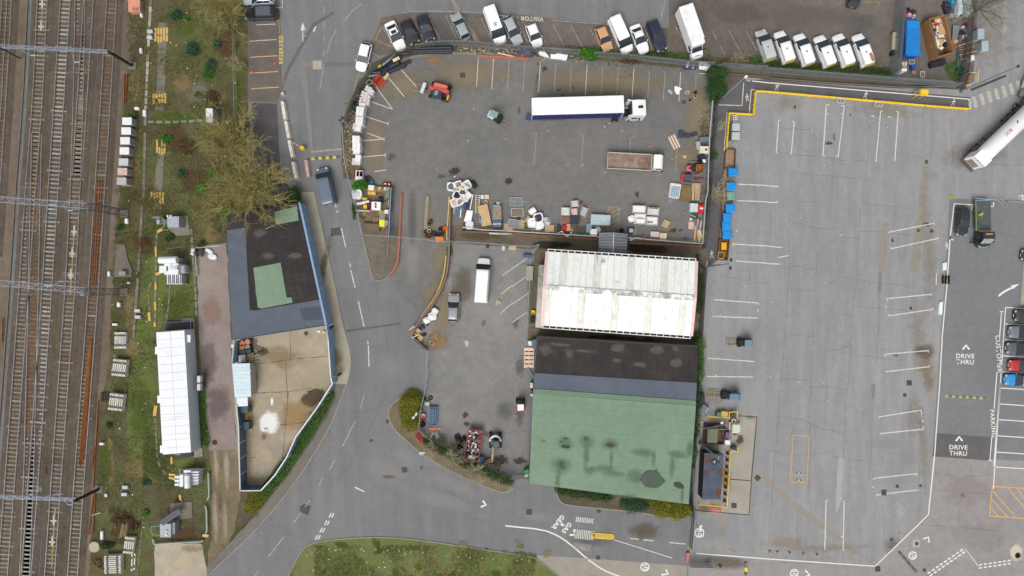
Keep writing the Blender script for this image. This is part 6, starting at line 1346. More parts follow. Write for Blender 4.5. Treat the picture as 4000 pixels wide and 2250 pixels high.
MB().quad((2.62,-1.0,1.6),(2.62,1.0,1.6),(2.61,1.0,2.6),(2.61,-1.0,2.6)).o('windscreen',gs,t);Box((.1,.3,.9),(.7,1.4,1.2),0,.1).o('catwalk',M((150,150,156),.5),t)
for s_ in PM:we(t,1.7,s_*1.02,.5,.34);we(t,-2.4,s_*1.0,.5,.5);Cyl((-.8,s_*.9,.65),(.4,s_*.9,.65),.32,n=12).o('fuel_tank',rq,t)
lq,rz,L=fm(TH,(1622,60),(1630,418),1.0)
t=ti('recovery_truck','black cab recovery truck with lime green edged flat bed','truck',lq,rz)
bl=L*.655;bx=-L/2+bl/2;lime=M((120,152,60),.5,va=.15,sb=3);gP=M((96,104,104))
Box((bx,0,.85),(bl,2.15,.14)).o('flat_bed',G('slip_bed',[(66,72,76),(82,87,90),(104,110,108)],bi=.4,mc=1.4,fn=6,gr=.14),t)
for s_ in PM:Box((bx,s_*1.1,.8),(bl,.1,.24)).o('bed_side',lime if s_<0 else gP,t)
Box((bx+bl/2+.05,.1,.9),(.35,1.7,.5),0,.05).o('winch',M((170,166,150),.6,va=.4,sb=8),t);Box((-L/2+.05,0,.85),(.2,2.2,.16)).o('bed_tail',M((120,140,150),.5),t)
cF=bx+bl/2+.2
mb=MB();mb.rings([[(x,y*w,z)for y,z in((-1,.35),(-1,1.0),(-.88,zt),(.88,zt),(1,1.0),(1,.35))]for x,w,zt in((cF,.98,2.2),(cF+1.0,.99,2.22),(cF+1.75,.97,1.4),(L/2-.25,.9,1.05),(L/2,.74,.7))]);mb.o('cab',cp((44,48,52)),t)
MB().quad((cF+1.06,-.76,2.18),(cF+1.06,.76,2.18),(cF+1.72,.82,1.46),(cF+1.72,-.82,1.46)).o('windscreen',M((150,160,168),.15,va=.4,sb=2),t)
Box((cF+.35,0,2.22),(.16,1.0,.1),0,.03).o('beacon_bar',M((240,170,60),.4),t)
for s_ in PM:
 Box((cF+.8,s_*.99,1.3),(.8,.04,.6)).o('side_window',gs,t);Box((cF+1.5,s_*1.18,1.2),(.16,.25,.35),0,.04).o('mirror',bp,t);Box((L/2-.25,s_*.62,.8),(.3,.3,.16),0,.03).o('headlight',ll,t)
 for x in(-L/2+1.6,L/2-1.0):we(t,x,s_*.9,.36,.26)
Box((L/2-.08,0,.62),(.16,1.2,.2),0,.03).o('bumper',M((150,190,90),.5),t)
def fo(la,T_,back,tip,body,rv,sc=1.0,fk=True,cage=True,at=False,zf=.1):
 a,b=W(T_(*back),.9),W(T_(*tip),.3);L=dist(a,b)
 t=ti('forklift',la,'forklift',(*a,0),an(a,b));w=.58*sc;bd=L*(.6 if fk else.96)
 Box((bd*.25,0,.25),(bd*.5,w*2,.95),0,.18).o('counterweight',cp(body),t)
 Box((bd*.6,0,.2),(bd*.72,w*1.9,.35),0,.06).o('chassis',M((40,42,44),.7),t)
 Box((bd*.5,0,.9),(.5,.5,.16),0,.06).o('seat',bp,t);Box((bd*.42,0,.95),(.12,.5,.5),0,.04).o('seat_back',bp,t)
 mb=Torus((bd*.70,0,1.15),.16,.02,'z',12,5);mb.o('steering_wheel',bp,t)
 for s_ in PM:
  Cyl((bd*.16,s_*w*.8,1.1),(bd*.20,s_*w*.75,2.1),.04,n=6).o('guard_post',da,t);Cyl((bd*.82,s_*w*.8,.6),(bd*.72,s_*w*.75,2.1),.04,n=6).o('guard_post',da,t)
  we(t,bd*.2,s_*w*.9,.26,.2);we(t,bd*.82,s_*w*.95,.33,.24)
  Cyl((bd*.97,s_*w*.45,.1),(bd*.97,s_*w*.45,2.1),.06,n=6).o('mast_rail',da,t)
  if fk:Box((bd+(L-bd)*.5,s_*w*.42,zf),(L-bd,.11,.05)).o('fork',M((140,132,122),.5,.3),t)
 Box((bd*.45,0,2.1),(bd*.5,w*1.6,.06),0,.02).o('overhead_guard',M(rv,.5,va=.1,rn=.02),t)
 if cage:
  for k in range(3):Box((bd*(.74+.05*k),0,2.1),(.04,w*1.5,.04)).o('guard_bar',da,t)
 Box((bd*1.0,0,.4),(.06,w*1.5,.08)).o('carriage',da,t);Box((bd*.97,0,2.0),(.08,w,.08)).o('mast_head',da,t)
 if at:
  Box((L*.8,0,.2),(.1,w*2.2,.1)).o('fork_frame',M((170,150,96)),t);Box((L*.97,0,.2),(.1,w*2.2,.1)).o('fork_frame',M((170,150,96)),t)
  for s_ in PM:Box((L*.82,s_*w*.9,.2),(L*.36,.08,.08)).o('fork_frame',M((170,150,96)),t)
 return t
fo('pale grey forklift with teal roof alone in storage yard',TB,(1752,852),(1925,945),(196,208,208),(128,156,156))
fo('dark forklift with slate roof and tan fork frame in concrete yard',TG,(1815,1135),(1620,1135),(80,104,116),(104,138,148),at=True)
fo('dark forklift with slate roof and long tan forks near ivy wall',TK,(1722,95),(1478,68),(80,104,116),(100,130,146),at=True)
fo('small red forklift with white roof beside green roofed building',TK,(66,208),(60,48),(176,52,48),(240,232,226),1.05)
zth=Zm(1560,280,11.709)
p0,p1=W(zth(2280,950),1.6),W(zth(1400,720),1.6);L=dist(p0,p1)*1.0
t=ti('telehandler','red telehandler with dark cab and pale carriage in storage yard','telehandler',((p0[0]+p1[0])/2,(p0[1]+p1[1])/2,0),an(p0,p1))
rN=cp((206,78,74));redl=cp((220,112,96))
Box((0,-.55,.7),(L*.72,.85,1.05),0,.15).o('engine_cover',redl,t);Bar((-L/2,.1,1.75),(L/2,.1,1.45),.5,.42).o('boom',rN,t);Box((0,0,.5),(L*.95,1.2,.45),0,.08).o('chassis',M((60,56,56),.7),t)
Box((.15,.75,.7),(1.5,.95,1.6),0,.18).o('cab',M((58,68,72),.3),t);Box((.25,.72,2.3),(.5,.7,.06),0,.02).o('roof_window',M((130,144,152),.3),t);Torus((.1,1.2,1.9),.6,.04,'z',16,5).o('door_frame',M((120,128,130),.5),t)
for x in(-.34*L,.36*L):
 for s_ in PM:we(t,x,s_*1.05,.52,.38)
Box((-L/2+.05,.75,1.2),(.25,.8,.3),0,.05).o('rear_marker',M((240,180,60),.5),t);Box((L/2-.1,.1,.6),(.5,.55,1.0),0,.08).o('boom_head',rN,t)
Box((L/2+1.1,.1,.3),(.5,1.6,.7),-.1,.06).o('carriage',M((206,214,214),.5,va=.3,sb=4),t);Cyl((L/2,.1,.8),(L/2+1.1,.1,.6),.08,n=8).o('link_arm',da,t)
for s_ in PM:Box((L/2+2.0,.1+s_*.55,.12),(1.5,.12,.05)).o('fork',M((146,140,132),.5),t)
zs=Zm(1580,1500,3.622)
c0=W(zs(1285,820),1.0);t=ti('mini_excavator','white mini excavator with dark cab and long tan boom','excavator',(*c0,0),0)
for s_ in PM:Rings([[(s_*.75-.2,y,z),(s_*.75+.2,y,z),(s_*.75+.2,y,z2),(s_*.75-.2,y,z2)]for y,z,z2 in((-1.05,.15,.4),(-.85,.0,.55),(1.1,.0,.55),(1.3,.15,.4))]).o('track',M((36,36,36),.8),t)
Box((0,.1,.3),(1.1,1.2,.3)).o('undercarriage',da,t)
mb=MB();n=20;ot=[(.92*cos(a_),.15+.92*sin(a_))for a_ in[pi*i/n for i in range(n+1)]];inn=[(.66*cos(a_),.15+.62*sin(a_))for a_ in[pi*i/n for i in range(n+1)]][::-1]
mb.prism(ot+inn,.6,1.35).o('counterweight',cp((226,218,204)),t);Box((0,-.05,.6),(1.35,1.2,.5),0,.1).o('upper_frame',M((52,56,60)),t);Box((.18,-.1,1.1),(1.05,1.05,1.25),0,.15).o('cab',M((62,80,90),.3),t);Box((-.45,.1,1.1),(.5,.9,.4),0,.1).o('engine_hood',M((64,84,96),.4),t)
tH=cp((214,196,156));Bar((-.3,-.6,1.0),(-.35,-1.7,1.9),.26,.28).o('boom',tH,t);Bar((-.35,-1.7,1.9),(-.5,-2.7,.9),.2,.22).o('dipper',tH,t);Box((-.52,-2.95,.1),(.5,.4,.8),0,.1).o('bucket',M((150,122,84)),t);Cyl((-.2,-.6,.9),(-.25,-1.3,1.5),.06,n=8).o('ram',rq,t)
def pp(la,p,face,tA,legs,skin,hair,pQ='stand',ho=None):
 t=ti('person',la,'person',(*W(p),0),face)
 if pQ=='walk':J={'hipL':(0,.1,.88),'kneeL':(.16,.11,.48),'ankL':(.05,.11,.09),'toeL':(.22,.11,.04),'hipR':(0,-.1,.88),'kneeR':(.02,-.11,.47),'ankR':(-.24,-.11,.13),'toeR':(-.10,-.11,.03),'shL':(0,.19,1.42),'elL':(-.14,.26,1.16),'haL':(-.02,.26,.92),'shR':(0,-.19,1.42),'elR':(.12,-.26,1.17),'haR':(.32,-.22,1.05)}
 elif pQ=='reach':J={'hipL':(0,.1,.9),'kneeL':(.05,.12,.48),'ankL':(0,.13,.09),'toeL':(.16,.14,.04),'hipR':(0,-.1,.9),'kneeR':(.03,-.12,.48),'ankR':(-.06,-.13,.09),'toeR':(.10,-.14,.04),'shL':(.03,.19,1.42),'elL':(.26,.24,1.24),'haL':(.5,.18,1.22),'shR':(.03,-.19,1.42),'elR':(.20,-.26,1.18),'haR':(.42,-.2,1.15)}
 else:J={'hipL':(0,.1,.9),'kneeL':(.02,.11,.48),'ankL':(-.02,.12,.09),'toeL':(.14,.13,.04),'hipR':(0,-.1,.9),'kneeR':(.02,-.11,.48),'ankR':(-.02,-.12,.09),'toeR':(.14,-.13,.04),'shL':(0,.2,1.42),'elL':(.02,.27,1.14),'haL':(.14,.22,.92),'shR':(0,-.2,1.42),'elR':(.02,-.27,1.14),'haR':(.14,-.22,.92)}
 ps={'pel':(0,0,.95),'waist':(0,0,1.1),'chest':(.01,0,1.3),'neck':(.02,0,1.5),'head':(.05,0,1.60),'crown':(.05,0,1.72)};ps.update(J)
 nm=list(ps);E=[('pel','waist'),('waist','chest'),('chest','neck'),('neck','head'),('head','crown')]
 for s_ in'LR':E+=[('pel','hip'+s_),('hip'+s_,'knee'+s_),('knee'+s_,'ank'+s_),('ank'+s_,'toe'+s_),('chest','sh'+s_),('sh'+s_,'el'+s_),('el'+s_,'ha'+s_)]
 rd={'pel':(.15,.11),'waist':(.14,.10),'chest':(.165,.12),'neck':(.06,.06),'head':(.095,.085),'crown':(.07,.065),'hip':(.095,.095),'knee':(.065,.065),'ank':(.05,.05),'toe':(.045,.035),'sh':(.075,.075),'el':(.055,.055),'ha':(.04,.035)}
 me=bpy.data.meshes.new('body');me.from_pydata([ps[k]for k in nm],[(nm.index(a),nm.index(b))for a,b in E],[])
 o=link('body',me,t);md=o.modifiers.new('skin','SKIN')
 if not me.skin_vertices:bpy.context.view_layer.update()
 for i,k in enumerate(nm):
  r=rd.get(k)or rd[k[:-1]];me.skin_vertices[0].data[i].radius=r
 me.skin_vertices[0].data[0].use_root=True
 o.modifiers.new('sub','SUBSURF').levels=1
 dg=bpy.context.evaluated_depsgraph_get();m2=bpy.data.meshes.new_from_object(o.evaluated_get(dg));o.modifiers.clear();o.data=m2
 mf=[M(skin,.7),M(tA,.8,va=.15,sb=8),M(legs,.85,sb=8),M((30,28,28),.8)]
 m2.materials.clear();[m2.materials.append(x)for x in mf]
 hn=[Vc(ps['haL']),Vc(ps['haR'])]
 for pl in m2.polygons:
  c=pl.center;pl.use_smooth=True
  hd=min((c-h).length for h in hn)
  pl.material_index=0 if(c.z>1.49 or hd<.055)else(3 if c.z<.09 else(1 if c.z>.93 or(hd<.35 and abs(c.y)>.17 and c.z>.85)else 2))
 mb=Lump((.035,0,1.60),(.23,.20,.16),0,2,.08,12,7,.3,1.0);mb.o('hair',M(hair,.9,va=.2,sb=30),t,so=True)
 Box((.145,0,1.585),(.035,.03,.05),0,.01).o('nose',mf[0],t)
 for s_ in PM:Box((.132,s_*.035,1.62),(.014,.025,.014)).o('eye',M((40,34,30),.4),t);Box((.04,s_*.098,1.575),(.04,.02,.06),0,.008).o('ear',mf[0],t)
 Box((.136,0,1.545),(.012,.05,.012)).o('mouth',M((150,90,80)),t)
 for s_ in'LR':
  h=Vc(ps['ha'+s_]);e=Vc(ps['el'+s_]);d=(h-e).normalized();u=Vc((0,1,0))if abs(d.y)<.8 else Vc((1,0,0));f=MB();sG=d.cross(u).normalized()
  for k in range(4):
   b_=h+d*.03+sG*(k-1.5)*.019;ln=(.062,.07,.066,.052)[k];m_=b_+d*ln*.55;f.cyl(b_,m_,.009,n=5);f.cyl(m_,m_+(d*.8-u*.35)*ln*.5,.008,n=5)
  f.cyl(h+sG*-.03,h+sG*-.052+d*.045,.010,n=5);f.o('fingers',mf[0],t)
 if ho:ho(t,ps)
 return t
pp('person in black walking on tan footway beside blue wall',P(1333,1458),radians(110),(30,30,34),(34,34,38),(196,150,126),(30,26,24),'walk',lambda t,p:Box((-.16,0,1.08),(.16,.3,.4),0,.06).o('backpack',M((24,24,26),.8),t))
pp('person in black jacket with white stripes standing against blue wall',P(1304,1277),radians(160),(34,36,42),(30,30,34),(196,150,126),(60,50,44),'stand',lambda t,p:Box((-.135,0,1.18),(.02,.3,.08),0,.01).o('reflective_stripe',M((206,208,210),.5),t))
pp('person in black clothes reaching towards recovery truck cab',P(3787,947),radians(8),(30,30,34),(30,30,36),(206,164,140),(44,36,30),'reach')
pp('person in bright yellow hi-vis standing beside recovery truck bed',P(3807,841),radians(0),(206,230,50),(50,52,60),(206,164,140),(206,230,50),'reach')
z1=Zm(1360,660,4.83);z2=Zm(1860,700,4.83);z3=Zm(2360,650,4.83);zh=Zm(2540,480,5.176);zn=Zm(3460,0,3.622);zl=Zm(1600,1180,6.587);zj=Zm(1320,160,4.83);zg=Zm(2000,900,2.5875);zi=Zm(2700,380,2.07)
zk=Zm(1280,380,3.8125);zw=Zm(1900,170,6.44);ze=Zm(2600,200,6.586)
wc=M((206,178,138),.85,va=.15,sb=4,rn=.12);wd=M((146,118,84),.9,va=.2,sb=4,rn=.1);wf=M((226,198,176),.85,sb=4,rn=.08);wm=M((110,92,70),.9,va=.2,sb=4)
cP=M((196,160,116),.85,va=.1);bB=M((236,237,238),.7,va=.06,sb=4);bJ=M((196,198,200),.7,sb=4);wA=M((212,206,210),.35,va=.22,sb=5,sN=.6);wa=M((232,230,230),.45,va=.08,sb=4)
bc=M((36,36,38),.7,va=.2,sb=5);gy=M((120,124,130),.7);cI=M((190,196,202),.3,va=.25,sb=6)
def rd(d):return radians(d)
def pf(z,x,y,rc,la,ma=wc,w=1.2,d=1.0,z0=.0,go=None,nb=7):
 t=ti('pallet',la,'pallet',(*W(z(x,y),z0+.1),z0),rd(rc),go)
 for i in range(3):Box((0,(i-1)*(d/2-.07),.02),(w,.1,.10)).o('bearer',ma,t)
 for i in range(nb):Box(((i-(nb-1)/2)*w/nb*1.02,0,.12),(w/nb*.72,d,.022),ru(-.01,.01)).o('deck_board',ma,t)
 for i in range(3):Box(((i-1)*(w/2-.05),0,0),(.1,d,.02)).o('base_board',ma,t)
 return t
def bj(z,x,y,w,la,rc=0,h=.85,fa=None,ma=bB,go=None,d=None):
 d=d or w;t=ti('bulk_bag',la,'bulk bag',(*W(z(x,y),h*.5),0),rd(rc),go)
 sd_=int(x*3+y)%97
 mb=MB();n=14;pv=[(0,.86),(.06,.96),(.45,1.03),(.85,.98),(.97,.94),(1.0,.86),(.9,.78)]
 mb.rings([[((w/2)*r*copysign(abs(cos(q))**.55,cos(q))*(1+.05*mn.noise(Vc((cos(q)*2,sin(q)*2,sd_+k)))),(d/2)*r*copysign(abs(sin(q))**.55,sin(q))*(1+.05*mn.noise(Vc((sin(q)*2,k*.5,sd_)))),h*k)for q in[2*pi*i/n for i in range(n)]]for k,r in pv])
 mb.o('sack',ma,t,so=False)
 Lump((0,0,h*.82),(w*.72,d*.72,.22),0,sd_,.5,9,5,.1).o('contents',fa or ma,t)
 for sx in PM:
  for sy in PM:Torus((sx*w*.38,sy*d*.38,h),.11,.022,'x',8,4).o('loop',ma,t)
 return t
def cm(z,x,y,w,d,h,rc,la,ma=wc,fa=None,go=None,name='crate',cc='crate',slat=True):
 t=ti(name,la,cc,(*W(z(x,y),h),0),rd(rc),go)
 Box((0,0,.0),(w*.96,d*.96,.1)).o('base',wd,t)
 if slat:
  for s_ in PM:
   for k in range(3):Box((0,s_*(d/2-.02),.1+k*(h-.1)/3),(w,.04,(h-.1)/3*.86)).o('side_board',ma,t);Box((s_*(w/2-.02),0,.1+k*(h-.1)/3),(.04,d-.08,(h-.1)/3*.86)).o('end_board',ma,t)
  Box((0,0,.1),(w*.9,d*.88,(h-.1)*.8),0,.05).o('contents',fa or cP,t)
 else:Box((0,0,.1),(w,d,h-.1),0,.05).o('box',ma,t)
 return t
def ct(z,x,y,w,d,h,rc,la,ma=cP,go=None,name='carton',cc='box',z0=.0,sr=True,b=.04):
 t=ti(name,la,cc,(*W(z(x,y),z0+h),z0),rd(rc),go)
 Box((0,0,0),(w,d,h-.03),0,b).o('body',ma,t);Box((0,0,h-.03),(w*.97,d*.97,.035),0,.015).o('lid',ma,t)
 if sr:Box((0,0,h+.002),(.06,d*.97,.012)).o('tape',M([c*.8 for c in ma['col']],.5),t)
 return t
def du(z,x,y,r,h,col,la,go=None,tA=None,oe=False):
 t=ti('drum',la,'drum',(*W(z(x,y),h),0),0,go);m_=M(col,.55,va=.15,sb=5)
 Cyl((0,0,0),(0,0,h),r,n=18).o('shell',m_,t)
 for zz in(h*.33,h*.66):Torus((0,0,zz),r,.02,'z',18,4).o('hoop',m_,t)
 Torus((0,0,h),r*.95,.03,'z',18,5).o('rim',m_,t);Cyl((0,0,h),(0,0,h+.012),r*.88,n=18).o('lid',bc if oe else M(tA or col,.5,va=.2,sb=6),t)
 return t
def tv(z,x,y,r,la,z0=.0,go=None,col=(30,30,30),tilt=0):
 t=ti('tyre',la,'tyre',(*W(z(x,y),.1),z0),0,go);Torus((0,0,.11),r*.72,r*.30,'z',18,8,.75).o('tread',M(col,.85,va=.15),t);Torus((0,0,.11),r*.52,r*.10,'z',18,6,1.4).o('bead',M(tuple(c*.8 for c in col),.8),t);return t
def bu(z,x,y,r,h,col,la,go=None,ie=None):
 t=ti('bucket',la,'bucket',(*W(z(x,y),h),0),0,go);m_=M(col,.5,va=.1)
 mb=MB();n=14;mb.rings([[(rr*cos(2*pi*i/n),rr*sin(2*pi*i/n),zz)for i in range(n)]for rr,zz in((r*.8,0),(r,h),(r*.92,h),(r*.76,h*.3))]);mb.o('pail',m_,t);Torus((0,0,h),r,.02,'z',14,4).o('rim',m_,t)
 Cyl((0,0,h*.25),(0,0,h*.35),r*.8,n=14).o('contents',M(ie or(60,56,50),.8),t);return t
def pn(z,a,b,w,h,ma,la,z0=.03,go=None,name='plank',cc='plank'):
 o=Bar(W3(z(*a),z0),W3(z(*b),z0),w,h).o(name,ma);return ta(o,la,cc,go)
def sh(z,ps,z0,h,ma,la,name='sheet',cc='sheet',go=None):
 o=Prism([W(z(*p),z0+h)for p in ps],z0,z0+h).o(name,ma);return ta(o,la,cc,go)
def he(z,x,y,w,d,h,ma,la,rc=0,name='heap',cc='heap',go=None,am=.5,seed=None):
 o=Lump((*W(z(x,y),h*.5),0),(w,d,h),rd(rc),seed or(x*7+y)%91,am,14,8,.2,.8).o(name,ma);return ta(o,la,cc,go)
def lA(z,a,b,w,n,ma,la,z0=.25):
 p,q=W(z(*a),z0),W(z(*b),z0);L=dist(p,q);t=ti('ladder',la,'ladder',(*p,z0),an(p,q))
 for s_ in PM:Box((L/2,s_*w/2,0),(L,.07,.09)).o('stile',ma,t)
 for i in range(n):Box((L*(i+.5)/n,0,.02),(.06,w,.05)).o('rung',ma,t)
 return t
def ga(z,ps,ma,la,z0=.1,nb=5,name='flat_gate',cc='panel',fa=None):
 w=[Vc(W3(z(*p),z0))for p in ps];t=ti(name,la,cc,tuple((w[0]+w[2])/2))
 for a,b in zip(w,w[1:]+w[:1]):Bar(a,b,.09,.07).o('frame_bar',ma,t,W_)
 for i in range(1,nb+1):Bar(w[0].lerp(w[1],i/(nb+1)),w[3].lerp(w[2],i/(nb+1)),.04,.05).o('infill_bar',ma,t,W_)
 if fa:Prism([(p.x,p.y)for p in w],z0-.06,z0-.02).o('panel',fa,t,W_)
 return t
lb='shrink wrapped grey block stack in row below orange cage'
for i,(x,y,rc)in enumerate(((575,905,25),(615,960,25),(505,1010,20),(545,1060,20),(470,1120,12),(535,1150,12))):
 t=ti('wrapped_stack',lb,'wrapped stack',(*W(zj(x,y),1.0),0),rd(-rc),'grey wrapped stacks')
 Box((0,0,0),(1.15,.95,.12)).o('pallet',wd,t)
 for a in PM:
  for b in PM:Box((a*.27,b*.22,.12),(.52,.42,1.0+.05*(i%3)),0,.08).o('block',wA,t)
for i,(x,y,w,d,h,rc,m_,l_)in enumerate(((500,130,1.0,.95,1.4,-8,wa,'white wrapped pallet load below grey stacks'),(470,190,1.15,1.05,1.9,-6,M((234,229,229),.5,va=.06),'tall white wrapped load with pink print'),(465,262,1.1,.7,1.6,-4,wa,'white wrapped load between two taller loads'),(458,345,1.15,1.15,1.9,-4,wa,'tall white boxed load above pink banded one'),(430,415,1.3,.55,1.3,-6,M((222,204,200),.6),'pink and white banded load beside lamp post foot'),(420,465,1.3,.7,1.2,-6,wa,'low white banded load at lamp post foot'),(410,625,1.15,1.1,1.8,-1,wa,'tall white load first below lamp post'),(415,735,1.2,1.2,1.8,-2,wa,'tall white load second below lamp post'),(418,805,1.0,.75,1.5,-6,M((224,224,226),.5),'white load with torn corner below lamp post'),(440,905,.85,1.0,1.3,-10,wa,'white load tilted on last stack in row'),(425,955,1.3,1.0,.8,-3,bJ,'low grey white load under tilted one'),(475,1140,.95,.85,.9,-4,M((226,216,216),.6,va=.06),'small pinkish white load above green shrub'))):
 ct(zk,x+(10 if h>1 else 0),y,w,d,h,rc,l_,m_,None,'wrapped_load','wrapped load')
sh(zk,[(400,1010),(490,1010),(488,1080),(400,1085)],.0,.5,M((112,92,74),.9,va=.2),'brown earth filled planter between white loads','planter','planter')
bj(zk,470,1215,1.15,'white bag half under green shrub',0,.7);bj(zk,430,1420,1.25,'white bag with black prints at road side of pen',-5,.9)
sh(zk,[(330,1010),(388,1005),(400,1200),(370,1240)],.0,.18,wm,'long brown timber beside brown planter','timber','timber')
he(zk,395,130,.9,1.7,.9,M((40,66,62),.6,va=.3),'dark green tarpaulin bundle against palisade fence',10,'tarpaulin','tarpaulin')
pK=M((44,46,54),.45,sb=2)
def pE(z,a,b,r,la,z0=0,ma=pK,go='black pipes'):
 A,B=Vc(W3(z(*a),z0+r)),Vc(W3(z(*b),z0+r));o=Cyl(A,B,r,n=14);d=(B-A).normalized();o.cyl(B-d*.02,B+d*.001,r*.8,n=12)
 k=int((B-A).length/.35)
 for i in range(k):o.cyl(A.lerp(B,(i+.3)/k),A.lerp(B,(i+.6)/k),r*1.06,n=14)
 return ta(o.o('ribbed_pipe',ma),la,'pipe',go)
lp='long black ribbed pipe lying along fence by visitor cars'
for y in(352,372,392):pE(TB,(1178,y+8),(1480,y),.25,lp)
pE(TB,(1180,366),(1478,358),.22,lp,.4);pE(TB,(1180,386),(1478,378),.22,lp,.4)
lp2='black ribbed pipe in slanting pile by curved fence'
for i,(a,b)in enumerate((((830,640),(1370,380)),((760,590),(1200,290)),((700,610),(1000,470)),((990,580),(1270,470)),((1150,250),(1350,230)),((840,560),(1160,400)),((1020,330),(1270,220)))):pE(zj,a,b,.26,lp2,.12*(i%3))
for a,b in(((660,600),(810,590)),((835,620),(940,510)),((990,480),(1150,410))):pE(zj,a,b,.34,'fat black pipe section on slanting pile',.45)
sh(zj,[(830,440),(1070,240),(1085,265),(850,470)],.9,.05,M((140,156,162),.4,va=.15),'long grey corrugated sheet leaning on curved fence')
t=ti('gas_cylinder','cream gas cylinder lying on black pipe pile','cylinder',W3(zj(1095,345),.9),rd(27));Cyl((-.5,0,.0),(.45,0,.0),.26,n=16).o('body',M((226,216,176),.5),t);Lump((.45,0,-.24),(.3,.5,.48),0,1,.02,12,8,1).o('dome',M((226,216,176),.5),t);Torus((.2,0,0),.27,.02,'x',16,4).o('band',da,t)
pn(zj,(575,675),(760,632),.12,.08,M((150,190,214),.5),'light blue bar lying across pipe pile',.7);pn(zj,(935,590),(1000,510),.16,.16,M((40,60,160),.5),'bright blue tube among black pipes',.5,name='blue_tube',cc='tube')
sh(zj,[(740,480),(795,440),(822,460),(765,505)],.9,.3,M((180,190,66),.7,va=.2),'lime yellow box wedged behind pipe pile','box','box')
t=ti('stillage_cage','orange mesh cage full of red and orange gas bottles','cage',(*W(zj(775,765),.6),0),rd(48));orc=M((206,96,62),.5)
for a in PM:
 for b in PM:Box((a*.72,b*.7,0),(.07,.07,1.0)).o('corner_post',orc,t)
 for k in range(4):Box((0,a*.72,.1+k*.28),(1.45,.04,.05)).o('side_bar',orc,t);Box((a*.74,0,.1+k*.28),(.04,1.42,.05)).o('end_bar',orc,t)
Box((0,0,.05),(1.4,1.35,.06)).o('floor',M((150,70,56),.7),t)
for i in range(4):
 for j in range(4):Cyl((-.5+i*.33,-.5+j*.33,.11),(-.5+i*.33,-.5+j*.33,.62+ru(-.1,.12)),.145,.12,10).o('gas_bottle',M([(196,70,48),(206,104,62),(166,52,44)][(i*3+j)%3],.45),t)
for i,(x,y,c_)in enumerate(((935,628,(214,166,130)),(912,665,(206,190,120)),(885,690,(206,206,190)))):du(zj,x,y,.22,.7,c_,['peach drum top beside orange cage','yellowish drum beside orange cage','cream small drum beside orange cage'][i])
ga(zj,[(522,790),(597,725),(660,790),(590,835)],M((176,150,140)),'pinkish empty box frame between cage and grey stacks',.8,0,'open_box','frame',bc)
def rf(z,ae,n,seed,la,cG,smin=.12,smax=.35,name='rubble'):
 r=random.Random(seed);mb=MB()
 for i in range(n):
  k=r.random();j=r.randrange(len(ae)-1);a,b=ae[j],ae[j+1];x,y=a[0]+(b[0]-a[0])*k+r.gauss(0,ar),a[1]+(b[1]-a[1])*k+r.gauss(0,ar)
  s_=r.uniform(smin,smax);mb.lump((*W(z(x,y)),.03),(s_,s_*r.uniform(.6,1),s_*.6),r.uniform(0,3),i,.4,6,4,.3,.8)
 o=mb.o(name,cG);o['kind']='stuff';o['label']=la;o['category']='rubble';return o
ar=9
rub=M((170,158,138),.9,va=.3,sb=1.3);rO=M((112,98,78),.9,va=.35,sb=1.3)
rf(P,[(1395,370),(1372,470),(1362,560),(1362,660)],150,1,'loose pale rubble along foot of curved fence',rub,.1,.3)
rf(P,[(1790,190),(1900,195),(2040,205),(2300,232)],160,2,'loose rubble under fence by visitor cars',rub,.1,.35)
rf(P,[(2300,240),(2500,255),(2780,268)],110,3,'rubble and litter below ivy covered fence',rO,.1,.3)
rf(P,[(2755,420),(2770,480),(2760,530),(2735,450)],90,4,'scattered litter and stones by east rail',rub,.06,.2)
rf(P,[(1380,760),(1500,760),(1450,850),(1500,900)],130,5,'scattered scraps on floor of cluttered pen',rO,.05,.18)
ar=5
rf(P,[(2110,905),(2300,925)],70,6,'dead leaves and debris along passage',M((76,62,48),.9,va=.3),.06,.2)
sh(zw,[(1620,262),(1760,275),(1755,245),(2050,285),(2010,420),(1885,405),(1880,395),(1610,372)],.05,.3,M((242,242,242),.5),'white notched board lying by north fence','white_board','board')
sh(zw,[(1315,225),(1345,195),(1450,195),(1530,265),(1580,350),(1480,330),(1370,290),(1320,260)],.05,.35,M((232,234,234),.6,va=.06),'torn white sheet lying beside white notched board','white_sheet','sheet')
he(zw,1000,250,3.0,1.0,.5,M((72,78,90),.6,va=.3,sb=4),'crumpled dark grey tarpaulin heap by north fence',-8,'tarpaulin','tarpaulin',am=.8)
du(zw,905,300,.22,.4,(176,80,74),'small red pot beside crumpled tarpaulin')
pn(zw,(280,235),(720,345),.16,.1,wf,'pale plank leaning by red kerb',.1);sh(zw,[(0,85),(240,110),(220,175),(0,140)],.2,.1,M((92,100,112)),'grey sheet leaning behind pale plank')
t=ti('torn_sign','torn navy sign board with white letters leaning by fence','sign',(*W(ze(650,380),.3),0),0)
Prism([W(ze(*p),.4)for p in((470,300),(520,262),(850,320),(780,470),(450,470))],.2,.26).o('panel',G('sign_film',[(36,42,92),(66,62,84),(92,86,104)],bi=.6,mc=.8,gr=.05,pz=(.4,.5,.6)),t,W_)
for tx,x,y,m_,hh in(('ree',560,350,w0,12),('le si',715,380,pc((190,190,196),0),11)):
 o=le(tx,ze(x,y),75,hh,m_,t,z=.27,bo=.02 if tx=='ree' else 0);o.location=-t.location
sh(ze,[(850,290),(900,278),(1000,285),(1165,355),(1085,545),(985,480),(910,465),(865,470)],.25,.06,M((236,240,240),.5),'white curled board leaning beside torn navy sign','white_board','board')
rl('short yellow height bar near ivy clad fence',[ze(865,570),ze(1185,580)],.4,.06,M((210,206,80)),3,'yellow_bar')
